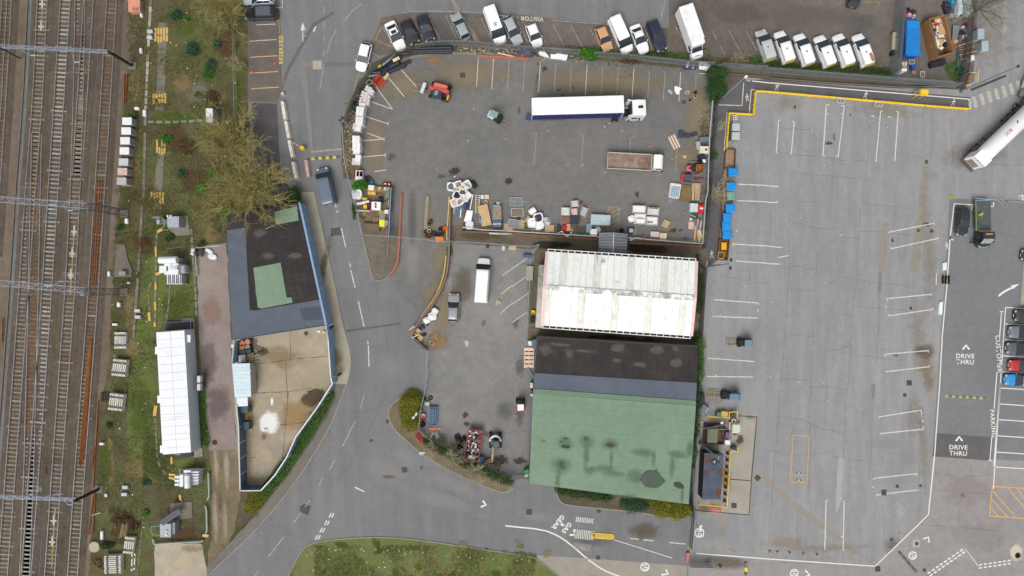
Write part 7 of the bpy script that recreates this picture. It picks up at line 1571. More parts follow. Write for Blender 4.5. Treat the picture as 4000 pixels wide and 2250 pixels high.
sh(ze,[(235,900),(300,905),(430,970),(350,1010),(350,1105),(275,1105),(230,1000)],.02,.08,M((240,240,242),.6,va=.05),'crumpled white plastic on bay lines','plastic_sheet','plastic sheet')
ct(ze,122,1040,.8,.4,.25,-38,'grey oblong tray beside crumpled white plastic',M((160,176,178)))
ga(ze,[(490,1080),(545,1015),(610,1035),(595,1115)],wc,'small broken wooden frame beside grey tray',.05,1,'wooden_pallet_top','frame')
t=ti('cable_drum','yellow rimmed small reel lying by dark hose','reel',(*W(ze(765,1160)),0));Torus((0,0,.15),.25,.06,'z',16,6).o('rim',M((190,174,96)),t);Cyl((0,0,0),(0,0,.2),.15,n=12).o('core',bc,t)
he(ze,770,1065,.5,.6,.35,bc,'black hose bundle behind yellow reel',0,'hose_bundle','hose');he(ze,630,1255,.45,.3,.3,bc,'small dark bottle shape near bay line',20,'black_bottle','bottle');he(ze,700,1240,.35,.3,.3,gy,'small grey lump near bay line',20,'grey_can','can')
t=ti('pallet','long pale pallet with three wide boards near dark seats','pallet',(*W(zh(480,390)),0),rd(-64))
for i in range(3):Box((0,(i-1)*.42,.1),(2.15,.24,.04)).o('deck_board',wf,t)
for i in range(3):Box(((i-1)*.95,0,0),(.12,1.1,.1)).o('bearer',wd,t)
sT=M((62,70,80),.7)
for i,(x,y,w,d,rc,lb)in enumerate(((625,225,.75,1.1,-8,'dark grey vehicle seat, leftmost of three lying seats'),(755,255,1.1,.6,-5,'dark grey vehicle seat with red print between two seats'),(900,225,1.1,.55,20,'dark grey vehicle seat nearest rail of three'))):
 t=ti('vehicle_seat',lb,'seat',(*W(zh(x,y),.3),0),rd(rc));Box((0,0,0),(w,d,.35),0,.1).o('cushion',sT,t);Box((-w*.35,0,.3),(w*.3,d*.95,.3),0,.08).o('backrest',sT,t)
t=ti('steel_tank','grey folded steel cabinet leaning on guard rail','cabinet',(*W(zh(1110,330),.7),0),rd(4));Box((0,0,0),(1.65,.75,.8),0,.04).o('body',M((106,114,122),.6,va=.1),t);Box((0,-.55,0),(1.5,.5,.6),rd(6),.04).o('lower_panel',M((72,78,86)),t)
sh(zh,[(915,390),(1030,350),(1045,515),(945,545)],.55,.05,M((160,164,168),.6,sb=6),'light grey square grating leaning on cream box','grating','grating')
t=ti('cream_skip','cream square box with rusty hole in its lid','box',(*W(zh(1105,540),.9),0),rd(-2));Box((0,0,0),(1.5,1.1,.9),0,.06).o('body',M((222,214,194),.6,va=.08),t);Cyl((.2,0,.9),(.2,0,.92),.2,n=10).o('rust_spot',M((120,72,46),.9,va=.4,sb=8),t);Box((-.45,0,.9),(.04,1.05,.012)).o('lid_seam',wd,t)
t=ti('black_bin','black bin with white board sticking out','bin',(*W(zh(1050,690),.8),0),rd(10));Box((0,0,0),(1.0,.75,.85),0,.05).o('body',bc,t);Box((0,.05,.85),(.85,.6,.05),0,.02).o('lid',M((44,44,48),.5),t);Bar((.1,-.2,.7),(.35,-.85,.5),.38,.04).o('board',M((236,236,238)),t)
pn(zh,(780,790),(1060,795),.14,.1,gy,'dark grey beam pointing into yard under black bin',.3,name='beam',cc='beam');he(zh,1000,810,1.3,.7,.5,bc,'black scrap heap under grey beam',5,'scrap_heap','scrap',am=.7);he(zh,700,0+680,.0+.55,.4,.15,M((206,190,120),.8),'flattened yellowish box on weeds',-15,'flat_box','box')
t=ti('mini_dumper','red bonneted mini dumper with orange brown skip','dumper',(*W(zh(890,920),.7),0),rd(-1))
Box((-.75,0,.3),(.9,.95,.55),0,.2).o('bonnet',cp((206,110,110)),t);Box((-.6,0,.84),(.5,.4,.05),0,.02).o('grille',M((90,24,26)),t);Box((-.05,0,.3),(.55,.8,.65),0,.08).o('engine',bc,t)
mb=MB();mb.rings([[(x,y,z)for x,y in((.25,-.5),(1.25,-.55),(1.25,.55),(.25,.5))]for z in(.4,)]+[[(.2,-.6,1.0),(1.4,-.62,1.0),(1.4,.62,1.0),(.2,.6,1.0)],[(.3,-.52,1.0),(1.32,-.54,1.0),(1.32,.54,1.0),(.3,.52,1.0)],[(.35,-.42,.5),(1.15,-.45,.5),(1.15,.45,.5),(.35,.42,.5)]]);mb.o('skip',M((150,98,48),.8,va=.2,sb=4),t);Torus((.55,0,1.0),.34,.05,'z',16,5).o('ring',M((190,104,84),.7),t)
for x in(-.7,.7):
 for s_ in PM:we(t,x,s_*.55,.28,.2)
t=ti('roller_machine','grey topped machine with bright red curved guard','machine',(*W(zh(745,1100),.7),0),rd(-3));Box((.1,0,.2),(1.1,1.0,.7),0,.12).o('hood',M((74,82,92),.5),t);Rings([[(-.62-.22*cos(a_),.55*sin(a_),.1),(-.62-.22*cos(a_),.55*sin(a_),.75),(-.5,.5*sin(a_),.75),(-.5,.5*sin(a_),.1)]for a_ in[-1.5+.3*i for i in range(11)]]).o('guard',M((214,44,40),.45),t);Bar((.65,.35,.5),(1.9,.5,.4),.1,.1).o('drawbar',wd,t);Box((.2,-.62,.1),(1.4,.1,.2)).o('side_rail',rE,t)
for s_ in PM:we(t,.3,s_*.5,.25,.18)
for i,(a,b)in enumerate((((870,1140),(1095,1130)),((880,1100),(1000,1150)),((900,1170),(1060,1110)))):pn(zh,a,b,.13,.1,M((132,70,60),.8,va=.2),'rusty red steel beam beside grey topped machine',.1+.1*i,'rusty beams','steel_beam','beam')
t=ti('window_crate','white framed crate of pale blue panes','crate',(*W(z3(1335,455),.6),0),rd(-8))
Box((0,0,0),(1.5,2.1,.14)).o('base',wa,t)
for s_ in PM:Box((s_*.75,0,.1),(.1,2.1,.55)).o('side',wa,t);Box((0,s_*1.0,.1),(1.5,.1,.5)).o('end',wa,t);[Box((-.5+k*.34,s_*1.15,.3),(.12,.16,.1),0,.03).o('foot',wa,t)for k in range(4)]
for i in range(4):
 for j in range(4):Box((-.5+i*.335,-.72+j*.36,.14),(.3,.33,.4),0,.02).o('pane_stack',M((166,190,200),.3,va=.1,rn=.05),t)
Box((0,.85,.55),(1.3,.1,.05)).o('top_rail',wa,t)
sh(z3,[(1215,610),(1300,615),(1295,690),(1180,690)],.02,.18,M((132,124,136),.8,va=.1),'mauve grey slab block beside window crate','block','block')
t=ti('pallet','mossy brown pallet load beside window crate','pallet',(*W(z3(1545,500),.3),0),rd(-4));Box((0,0,0),(1.7,2.5,.25),0,.04).o('base',M((122,104,78),.9,va=.25,di=(92,100,60)),t)
for s_ in PM:[Box((s_*.33,.75-k*.16,.25),(.6,.1,.05)).o('deck_board',wd,t)for k in range(9)]
for i in range(11):
 x=1660+i*15;pn(z3,(x+ru(-6,6),320),(x-20+ru(-10,22),640),.09,.1,wc,'pale timber length in stacked bundle by rail',.3+.08*(i%3),'bundle of timber lengths','timber_length','timber')
for k in range(4):pn(z3,(1640,340+k*95),(1835,350+k*95),.1,.12,wd,'cross bearer under bundle of timber lengths',.15,'timber bearers','bearer','timber')
for i,(x,y,w,d,h,m_,lb)in enumerate(((1695,775,1.2,1.3,.9,M((190,208,208),.5,va=.15,sb=4),'pale blue wrapped load next to red box'),(1815,800,1.0,1.25,.8,M((206,36,46),.5,va=.1),'bright red box with white label'))):ct(z3,x,y,w,d,h,-3,lb,m_,None,'load_box','box')
sh(z3,[(1810,775),(1870,780),(1868,810),(1808,805)],.82,.02,M((236,232,226)),'white label sheet on bright red box','label_sheet','label')
t=ti('hose_coil','dark green net bundle with pale stick','net',(*W(z3(1705,930)),0));Torus((0,0,.1),.42,.1,'z',14,5).o('coil',M((60,84,66),.8),t);Lump((0,0,0),(1.0,.9,.2),0,3,.4).o('net',M((56,76,62),.8,va=.3,sb=8),t);Bar((-.65,.1,.25),(.1,-.25,.25),.08,.06).o('stick',wf,t)
bj(z3,1632,995,.35,'tiny white sack below green net',0,.25)
for x,y,rc,lb in((1640,1115,-5,'pallet with pinkish boards left of long planks'),):pf(z3,x,y,rc+90,lb,wf,1.1,.8,nb=5)
t=pf(z3,1165,1085,-28,'weathered pallet lying askew near stacked windows',wc,1.0,1.1,.15);pf(z3,1165,1085,-28,'lower pallet under askew weathered pallet',wd,1.05,1.15,0)
for i,(a,b,w,m_)in enumerate((((1720,1110),(1705,1400),.2,wc),((1735,1110),(1745,1395),.18,wd),((1780,1000),(1745,1200),.3,wc),((1830,1020),(1800,1210),.3,wc),((1770,1190),(1800,1430),.4,wc),((1795,1190),(1840,1350),.2,wf))):pn(z3,a,b,w,.08,m_,'long brown plank in corner pile by rail',.1+.1*(i%3),'corner planks')
sh(z3,[(1815,1200),(1930,1205),(1915,1420),(1835,1410)],.05,.25,M((150,134,108),.8,va=.1),'tan board leaning in yard corner','board','board');sh(z3,[(1795,1020),(1825,1015),(1800,1100),(1790,1190),(1750,1195),(1775,1100)],.5,.05,M((30,92,176),.6,va=.15),'bright blue strip of sheeting on corner planks','blue_sheet','sheet')
for x,y,w,d,h,rc,l_,m_,f_ in((665,805,2.1,1.15,.9,-2,'open tan wooden crate holding white frames',M((206,184,150),.8,va=.1),wa),(930,845,1.75,1.15,.8,-4,'white crate with row of black slots',wa,M((206,206,206),.6)),(685,985,1.75,1.55,.95,-2,'white boxed crate with smaller white box on it',M((226,218,208),.7,va=.06),wa),(910,1025,1.7,1.25,.9,-3,'white crate with rows of dark slots and lettered side',wa,wa)):
 cm(z3,x,y,w,d,h,rc,l_,m_,f_)
for z_,px_,n in(((z3),(850,785),8),):
 for k in range(8):sh(z3,[(848+k*22,772+k*1.5),(860+k*22,773+k*1.5),(858+k*22,795+k*1.5),(846+k*22,794+k*1.5)],.8,.03,bc,'small black slot clip on top of white crate','clip','clip','slot clips')
for k in range(7):sh(z3,[(815+k*16,1035+k*1.2),(825+k*16,1036+k*1.2),(821+k*16,1068),(811+k*16,1067)],.9,.03,M((70,76,84)),'dark slot in lid of lettered crate','slot','clip','lid slots')
ct(z3,680,1030,1.1,.6,.35,-2,'flat white box on top of white boxed crate',M((240,240,240)),z0=.95)
bj(z3,512,988,1.0,'white bag left of white boxed crate',20,.5)
bj(z3,505,1210,.95,'black pallet bag with pale bluish liner near canopy',0,.6,M((166,186,200),.4,va=.2,sb=6),bc);pf(z3,565,1225,90,'grey pallet beside black bag near canopy',M((150,146,138),.8),1.0,.6,nb=5)
he(z3,325,1205,.7,.6,.4,bc,'black bin bag next to canopy top',0,'bin_bag','bag');ct(z3,75,1195,.45,.4,.3,0,'small brown crate at canopy corner',wd);ct(z3,265,1215,.4,.55,.4,0,'rusty brown box at canopy corner',M((140,84,58),.8))
for x,y,w,d,m_,lb in((960,1280,1.35,.85,M((212,194,188),.8,va=.15),'pinkish sack pile by lower rail'),(1115,1315,1.05,.95,M((218,206,178),.8,va=.15),'cream sack pile by lower rail')):ct(z3,x,y,w,d,.45,-3,lb,m_,None,'sack_pile','sacks',sr=False,b=.15)
du(z3,755,1335,.28,.5,(150,92,60),'small rusty drum by lower rail');pn(z3,(570,1345),(690,1355),.2,.15,M((214,200,150),.7),'cream beam by lower rail',.3);sh(z3,[(480,1360),(570,1365),(520,1410),(485,1400)],.1,.15,M((190,196,186)),'pale torn panel below canopy','panel','panel')
lA(z2,(30,290),(20,640),.55,9,M((226,216,170),.7),'pale yellow ladder lying beside tan board',.3)
t=ti('chair','two seat pale pink chair lying on yard','chair',(*W(z2(170,335)),0));Box((.25,0,.15),(.75,.7,.12),0,.1).o('seat',M((206,184,174),.7),t);Box((-.45,0,.1),(.5,.6,.1),0,.1).o('backrest',M((232,220,212),.7),t);[Cyl((.1+a*.3,b*.35,0),(.1+a*.3,b*.35,.2),.02,n=5).o('leg',da,t)for a in PM for b in PM]
tv(z2,180,430,.32,'yellowish ring lying beside pale chair',0,None,(190,176,120))
t=ti('tan_table','tan topped workbench board with blue basin on it','table',(*W(z2(160,680),.6),0),rd(12));Box((0,0,.5),(1.5,3.2,.1)).o('top',M((196,166,122),.8,va=.15,sb=3),t);[Box((a*.6,b*1.4,0),(.1,.1,.5)).o('leg',wd,t)for a in PM for b in PM]
bu(z2,118,775,.42,.35,(40,76,196),'blue round basin on tan workbench',ie=(34,66,176));he(z2,140,590,.5,.7,.25,gy,'grey scrap lying on tan workbench',0,'scrap','scrap',am=.9);he(z2,180,840,1.1,.45,.3,M((196,180,176),.8,va=.4,sb=8),'paper heap at foot of tan workbench',10,'paper_heap','paper')
sh(z2,[(60,690),(85,690),(100,830),(65,830)],.3,.3,M((120,150,180)),'pale blue panel behind tan workbench','panel','panel')
t=ti('flatbed_trailer','long slate trolley with tan bed and tools','trolley',(*W(z2(390,690),.7),0),rd(2));Box((0,.4,.35),(1.35,2.1,.25),0,.05).o('bed',M((146,134,116),.8,va=.15),t);[Box((s_*.68,.3,.35),(.1,2.4,.4)).o('side',M((96,124,136)),t)for s_ in PM];Box((0,-1.2,.3),(1.3,1.0,.5),0,.08).o('cab_box',M((80,106,120),.5),t);Box((0,-1.25,.8),(1.3,.12,.08)).o('bar',M((214,222,226),.5),t);Box((0,-1.9,.2),(1.3,.9,.35),0,.05).o('rear_tray',M((92,60,48),.8,va=.4,sb=8),t);Box((0,1.55,.45),(1.1,.3,.35),0,.06).o('roll',M((120,150,166)),t);Cyl((0,.4,.6),(0,.4,.62),.1,n=8).o('stain_spot',M((110,50,40),.8),t)
for s_ in PM:we(t,s_*.75,-.9,.3,.2).rotation_euler.z=pi/2
ct(z2,415,455,.5,.5,.35,10,'cream tin on end of slate trolley',M((216,206,170)));pn(z2,(300,420),(520,425),.28,.06,M((132,112,86),.9),'brown board above slate trolley',.03)
gf=M((160,170,174))
ga(z2,[(640,345),(872,350),(870,500),(640,505)],gf,'grey framed mesh panel lying flat with pink label',.15,1,fa=M((112,126,130),.7,va=.1));ga(z2,[(660,550),(885,545),(890,695),(668,705)],M((186,184,176),.7),'grey tray of brown slats lying below mesh panel',.15,0,fa=M((120,112,106),.8,va=.1))
for k in range(5):pn(z2,(705,575+k*24),(835,578+k*24),.12,.05,M((146,122,108),.8),'brown slat in grey tray',.16,'slats in the tray','slat','slat')
ct(z2,715,418,.3,.35,.1,0,'small pink label plate on grey mesh panel',M((176,140,136),.7),z0=.16,sr=False)
ga(z2,[(612,745),(830,785),(805,935),(590,890)],gf,'grey sloping panel on tan pallets',.35,1,fa=M((128,130,130),.7,va=.1));pf(z2,850,850,-10,'tan pallet right under grey sloping panel',wc,1.0,1.4,.0,nb=6);pf(z2,620,905,-10,'tan pallet left under grey sloping panel',wc,1.6,.9,.0,nb=6)
he(z2,800,745,.6,.6,.4,M((90,60,50),.9),'small brown sack behind sloping panel',0,'brown_sack','sack')
bj(z2,1060,600,1.15,'white bag tipped on its side beside bag trio',35,.7,d=.9);bj(z2,1172,730,1.55,'white bulk bag full of dark scrap, top of trio',10,.9,M((70,50,60),.8,va=.4,sb=8));bj(z2,1060,825,1.5,'white bulk bag with closed top, left of trio',0,.9);bj(z2,1190,865,1.4,'white bulk bag with creased top, right of trio',20,.9)
he(z2,1000,660,.9,.35,.3,wd,'wood offcuts behind white bag',10,'offcuts','wood');cm(z2,970,745,.5,1.1,.4,-35,'narrow grey wood crate beside bag trio',M((150,140,120),.8));he(z2,950,850,1.0,.9,.2,M((96,98,78),.9),'flat mossy sheet beside bag trio',20,'mossy_sheet','sheet')
he(z2,1320,810,1.2,1.3,.5,cI,'heap of clear plastic wrap right of bag trio',20,'plastic_wrap','plastic',am=.8);pf(z2,1385,925,0,'pale pallet stack by lower rail, top one',wc,1.4,1.0,.3,nb=7);pf(z2,1385,930,0,'pale pallet stack by lower rail, lower one',wc,1.4,1.0,.15,nb=7);ct(z2,1100,950,.8,.4,.35,0,'flat brown carton by lower rail',M((150,124,92),.8));ga(z2,[(845,945),(1050,945),(1050,1000),(845,1000)],M((120,140,132)),'grey green frame leaning on lower rail',.4,2)
for x,y,w,d,h,rc,l_,m_,top_ in((1870,455,1.0,.95,.9,5,'pallet with two grey white sacks beside red tool',bJ,1),(1695,600,1.2,1.2,.8,-2,'pallet of grey green sacks with white wrap',M((206,212,208),.5,va=.1),0),(1860,610,.95,1.1,.9,4,'pallet of pink printed sacks',M((206,180,178),.6,va=.15,sb=6),0),(2040,600,.9,1.3,.7,-22,'tan pallet with clear wrapped dark goods',M((176,180,186),.4,va=.35,sb=6),0)):
 t=ti('pallet_load',l_,'pallet load',(*W(z2(x,y),h),0),rd(rc));Box((0,0,0),(w*1.15,d*1.1,.14)).o('pallet',wc,t);Box((0,0,.14),(w,d,h-.25),0,.12).o('goods',m_,t)
 for k in range(3):Lump((0,(k-1)*d*.3,h-.18),(w*.95,d*.34,.2),0,k+x,.12,10,5).o('sack',m_,t)
cm(z2,1680,765,1.4,.95,.6,-2,'grey pallet box full of terracotta sacks',M((170,166,158),.8,va=.1),M((150,92,70),.8,va=.2,sb=5));ct(z2,1860,755,1.35,1.35,.9,-4,'black topped pallet bin with grey base',M((48,54,64),.5),None,'pallet_bin','bin')
he(z2,1565,930,.6,1.5,.4,M((70,76,86),.7),'dark grey rolled carpet by lower rail',8,'carpet_roll','carpet');he(z2,1670,915,.9,.8,.5,M((206,50,56),.6,va=.2),'red plastic heap by lower rail',0,'red_heap','plastic',am=.6);ct(z2,1742,910,.6,1.1,.4,0,'tall tan carton beside red plastic heap',M((216,166,116),.8));ct(z2,1835,885,.8,.75,.35,-8,'flat grey lid beside tan carton',M((82,90,100)))
he(z2,1790,955,.8,.5,.3,M((190,150,90),.8,va=.2),'yellow scrap pile by tan carton',10,'scrap','scrap',am=.9);he(z2,1720,1010,.9,.4,.3,M((90,80,84),.8),'purple grey bag below tan carton',0,'bag','bag')
o=MB().tube([W3(z2(x,y),.5)for x,y in((1540,1020),(1620,980),(1660,1040),(1720,1080),(1780,1030),(1800,990))],.07,5).o('white_sheet_strip',bB);ta(o,'twisted white sheeting strip draped on lower rail','sheeting');he(z2,1950,1060,1.6,.7,.4,M((50,116,84),.7,va=.35,sb=8),'green tangled netting on lower rail',0,'green_netting','netting',am=.8)
t=ti('red_tool','red handled tool leaning above sacks','tool',(*W(z2(1985,440)),0));Lump((0,0,0),(.4,.45,.3),0,4,.6).o('head',M((140,40,44)),t);Bar((.05,-.1,.2),(.35,-.75,.1),.07,.06).o('handle',wd,t)
t=ti('steel_table','long pale galvanised table top on trestles beside yellow hatching','table',(*W(zg(0,0),0),0));t.location=(*W(TG(668,210),.8),0);t.rotation_euler.z=rd(-3);Box((0,0,.72),(3.0,1.6,.1),0,.03).o('top',M((178,196,200),.4,.2,sb=2),t);[Box((0,y,.82),(2.9,.06,.02)).o('fold',M((196,210,214),.4,.2),t)for y in(-.5,0,.5)];[Box((a*1.3,b*.65,0),(.08,.08,.72)).o('leg',da,t)for a in PM for b in PM]
ct(z2,2130,920,.8,1.4,.5,-4,'blue grey tin cabinet lying by canopy',M((126,150,162),.5));bj(z2,2215,1005,1.1,'white bag at foot of galvanised table',0,.7);he(z2,2310,950,.8,.9,.5,cI,'clear plastic sheeting heap beside canopy',30,'plastic_sheeting','plastic',am=.9)
[bu(z2,x,y,.14,.25,(210,196,160),'small cream pot by galvanised table','cream pots')for x,y in((2105,820),(2130,795))]
for i,(x,y,w,f_)in enumerate(((1945,335,1.35,(110,104,100)),(2085,300,1.2,(150,120,96)),(2245,300,1.3,(206,206,206)),(2040,400,1.1,(150,150,150)),(2060,500,1.4,(30,34,44)),(2170,440,1.2,(80,76,72)),(2190,550,1.3,(206,200,196)),(2010,640,1.35,(196,176,164)),(2110,620,1.1,(170,130,120)),(2260,500,1.1,(226,226,226)))):
 bj(z1,x,y,w,'white bulk bag in jumbled heap at yard corner',15*i,.8+.15*(i%3),M(f_,.8,va=.3,sb=8),go='jumbled bulk bags')
he(z1,2080,750,1.3,.8,.5,M((96,116,136),.6,va=.5,sb=7),'blue and black plastic crates below jumbled bags',20,'crate_heap','crates',am=.9);pn(z1,(2085,340),(2240,420),.4,.1,M((216,206,176),.8),'cream board across jumbled bags',1.0);pn(z1,(2200,280),(2300,340),.3,.1,M((150,140,130),.8),'grey board across jumbled bags',1.1)
t=ti('wheelbarrow','upturned black wheelbarrow above bag heap','wheelbarrow',(*W(z1(2365,300)),0),rd(-50));Box((0,0,.35),(1.2,.8,.35),0,.15,.8).o('tray',bc,t);[Cyl((-.5,s_*.3,.4),(1.1,s_*.3,.5),.03,n=6).o('handle',da,t)for s_ in PM];Cyl((-.75,-.05,.2),(-.75,.05,.2),.2,n=12).o('wheel',rC,t)
for i,(ps,m_,lb)in enumerate(((((2240,780),(2355,785),(2320,1000),(2180,990)),M((242,243,244),.6,va=.04),'big white sheet panel lying at yard corner'),(((2250,560),(2330,555),(2310,760),(2215,760)),M((56,58,62),.7,va=.3,sb=5),'black tray above big white sheet'))):sh(z1,ps,.3,.12,m_,lb,'panel','panel')
sh(z1,[(2190,650),(2225,650),(2220,760),(2190,765)],.3,.4,M((44,60,150)),'dark blue box beside black tray','box','box');bj(z1,2290,1060,1.25,'white bag slumped below big white sheet',0,.55)
pn(z1,(1995,720),(2000,855),.12,.1,M((196,186,160),.8),'pale stick leaning below bag heap',.2);pn(z1,(2135,740),(2115,920),.16,.1,bB,'white bent strip hanging below bag heap',.3,name='white_strip',cc='strip');pn(z1,(2355,480),(2300,760),.14,.1,bB,'white trim length beside ladder',.4,name='white_trim',cc='trim')
ct(z1,205,95,1.1,1.15,.9,-3,'white sack cube at top of cluttered pen',M((228,218,220),.6,va=.05));bj(z1,175,480,1.5,'white ibc like bag with black prints in pen',-6,1.0,M((206,208,212),.7,va=.3,sb=8))
t=ti('display_stand','wooden cabinet of coloured trays with red tub on top of pen','cabinet',(*W(z1(600,380),.7),0),rd(-3));Box((0,0,0),(3.6,.9,.6),0,.03).o('cabinet',M((150,112,66),.8),t);Box((-1.3,.15,.6),(.9,.75,.3),0,.04).o('white_box',M((226,222,212)),t)
for k in range(6):Box((-.5+k*.42,.1,.6),(.36,.45,.14),0,.02).o('tray',M([(96,120,120),(200,190,110),(90,130,100),(190,200,196),(150,170,160),(206,196,150)][k],.6),t)
t=ti('red_tub','black tub of red and white flowers at top of pen','tub',(*W(z1(725,290),.5),0),0);Box((0,0,0),(1.2,.6,.5),0,.08).o('tub',bc,t);[Lump((-.4+.2*k,.1*(k%2),.42),(.28,.26,.16),0,k,.4).o('flower',M([(214,50,70),(236,226,226),(206,40,60)][k%3],.7),t)for k in range(5)]
bu(z1,432,262,.4,.4,(40,92,100),'teal round tub beside wooden cabinet',ie=(60,130,140));
t=ti('yellow_table','yellow folded cabinet with open flap in pen','cabinet',(*W(z1(445,445),.5),0),rd(-6));Box((0,0,.1),(1.2,.7,.45),0,.03).o('flap',M((206,172,84),.7),t);Box((-.2,.4,.1),(.9,.3,.6),0,.03).o('box',M((196,160,66),.7),t)
ct(z1,525,695,1.4,1.25,.9,-2,'white cube with black and pink marks in pen',M((236,236,236),.6,va=.05));[ct(z1,518,y,.3,.25,.03,0,'dark mark plate on white cube in pen',M(c_,.7),'marks on the white cube','mark_plate','plate',.9,False)for y,c_ in((655,(60,50,56)),(688,(206,110,130)),(718,(60,50,56)))]
t=ti('red_trolley','dark red metal barrow with pale handles in pen','barrow',(*W(z1(395,690),.5),0),rd(5));Box((0,0,.3),(.7,1.1,.4),0,.15).o('tray',M((70,22,30),.5),t);Torus((0,.3,.7),.35,.05,'z',14,5).o('hoop',M((150,60,80),.5),t);Bar((0,-.6,.3),(.3,-.9,.2),.2,.12).o('foot',M((190,80,110)),t)
o=Cyl(W3(z1(170,660),.5),W3(z1(400,610),.6),.22,n=12).o('white_duct',M((216,214,210)));ta(o,'fat white duct pipe across pen','duct');o=Cyl(W3(z1(140,780),1.2),W3(z1(400,795),.5),.13,n=10).o('grey_pole',M((186,190,190),.5));ta(o,'grey pole sticking in over pen fence','pole')
for x,y,w,d,h,rc,c_,lb in((320,710,.55,.6,.5,0,(220,196,40),'small yellow box by red barrow'),(312,565,.75,.5,.4,-8,(186,172,60),'yellow crate above white duct'),(635,820,1.0,.7,.4,-8,(150,140,76),'olive mat under white board in pen'),(730,805,.75,.6,.7,0,(226,220,212),'white square board by pen rail'),(645,910,.85,.75,.5,-10,(130,138,146),'grey lidded box in pen'),(635,1020,.85,1.1,.7,-3,(230,224,60),'bright yellow bin in pen'),(740,500,.7,.9,.6,0,(96,140,106),'green panel box by pen rail'),(780,440,.5,.6,.5,0,(40,44,50),'dark box by pen rail top'),(780,650,.4,1.1,.5,0,(170,180,188),'pale grey long box by pen rail')):ct(z1,x,y,w,d,h,rc,lb,M(c_,.6),sr=False)
he(z1,708,1010,.6,1.1,.5,M((190,186,170),.7),'rounded grey white sack beside yellow bin',5,'sack','sack');he(z1,620,575,.8,1.0,.4,M((44,50,64),.7,va=.3),'dark blue bin bag heap in pen',20,'bin_bag','bag');ct(z1,430,1095,2.6,1.15,.7,-3,'long mossy brown chest at foot of pen',M((112,102,80),.9),None,'chest','chest')
pf(z1,512,965,90,'dark brown crate lid above mossy chest',wd,.9,.75,.1,nb=6);pn(z1,(200,870),(305,830),.12,.1,wd,'brown stick by pen fence',.2)
for i,(x,y,r_,c_)in enumerate(((265,865,.2,(206,186,150)),(322,855,.24,(220,206,176)),(232,880,.22,(150,100,80)),(280,910,.24,(120,116,84)),(565,942,.18,(206,196,150)),(722,860,.22,(190,170,130)),(640,1115,.24,(206,170,166)),(672,1092,.22,(226,206,196)),(705,1130,.28,(190,130,130)),(742,1160,.24,(206,200,210)),(705,590,.2,(170,130,110)))):bu(z1,x,y,r_,.35,c_,'plant pot on floor of cluttered pen','plant pots in the pen',(110,84,64))
o=Bar(W3(z1(815,360),.6),W3(z1(775,1260),.6),.2,1.0).o('pen_rail',M((46,74,124),.6,va=.15));ta(o,'blue painted fence board along east side of pen','fence');rl('pale pipe rail over blue pen board',[z1(810,360),z1(765,1270)],1.7,.06,lg,3,'pipe_rail')
for x,y,r_,h,c_,lb in((1540,1015,.34,.5,(120,84,80),'brown round pot on exit lane'),(1570,958,.14,.2,(70,50,46),'tiny brown pot above round pot'),(1525,1110,.2,.35,(214,206,200),'white open pot on exit lane'),(1525,1165,.27,.4,(232,226,220),'larger white pot on exit lane'),(1455,1185,.28,.3,(90,84,66),'dark saucer by mesh fence'),(1680,1235,.3,.4,(70,54,54),'dark round pot in row by mesh fence'),(1735,1230,.22,.4,(104,60,62),'dull red pot in row by mesh fence'),(1785,1205,.3,.45,(96,54,60),'crimson pot in row by yellow kerb'),(1490,1250,.32,.4,(130,60,52),'brick red tub by mesh fence'),(1530,1275,.3,.4,(206,84,66),'bright red tub by mesh fence')):bu(z1,x,y,r_,h,c_,lb)
ct(z1,1600,1225,.75,.7,.5,-4,'black square planter in pot row',bc);bu(z1,1825,1130,.38,.5,(226,110,30),'bright orange tub on exit lane',ie=(200,90,24));he(z1,1745,1130,.7,.7,.3,bc,'black mesh basket beside orange tub',0,'mesh_basket','basket',am=.8);sh(z1,[(1645,1280),(1795,1280),(1795,1365),(1645,1368)],.7,.08,M((232,134,66),.6,va=.1),'orange square board leaning on mesh fence','orange_board','board')
for x,y,w,rc,lb in((650,240,1.0,-30,'grey white bag by curved wall, upper of heap'),(590,365,1.25,10,'big square white bag by curved wall'),(440,470,1.0,30,'blue white crumpled bag by curved wall')):bj(zl,x,y,w,lb,rc,.6,wa)
he(zl,445,555,.6,.5,.4,bc,'black bag below crumpled blue white bag',0,'bin_bag','bag');he(zl,320,640,.8,.8,.4,M((60,66,78),.7),'dark grey sack heap at wall corner',20,'bin_bag','bag');he(zl,610,470,.5,.3,.2,M((90,70,66),.8,va=.5,sb=10),'small mixed scrap by white bag',0,'scrap','scrap',am=.8)
cm(zl,220,750,.8,.65,.5,-35,'cream wooden crate at wall corner',M((190,182,158),.8));ct(zl,160,835,.65,.4,.35,-20,'yellow box at wall corner',M((206,174,70),.7));cm(zl,270,930,.75,.9,.5,-35,'open grey crate at wall corner',M((166,158,140),.8));pn(zl,(55,920),(255,835),.12,.08,M((220,210,150),.7),'pale yellow plank sticking out over brick wall',.9);pn(zl,(0,715),(125,615),.14,.08,M((206,206,196),.7),'white plank leaning outside brick wall',.8)
he(zl,385,830,.55,.5,.35,bc,'black tub at wall corner',0,'black_tub','tub');t=ti('broken_mirror','round cream framed basket at edge of scrap heap','basket',(*W(zl(575,1050)),0));Torus((0,0,.2),.33,.05,'z',16,5).o('rim',M((206,184,140),.7),t);Lump((0,0,.02),(.6,.6,.25),0,2,.6).o('contents',M((120,90,60),.8,va=.6,sb=10),t)
for i in range(16):
 a=(ru(290,500),ru(880,1120));b=(a[0]+ru(-120,120),a[1]+ru(-120,120));pn(zl,a,b,.07,.06,M([(150,140,120),(110,104,92),(176,166,140),(126,120,116)][i%4],.8),'scrap timber strip in corner heap by gateway',.1+.05*(i%5),'scrap strips','scrap_strip','scrap')
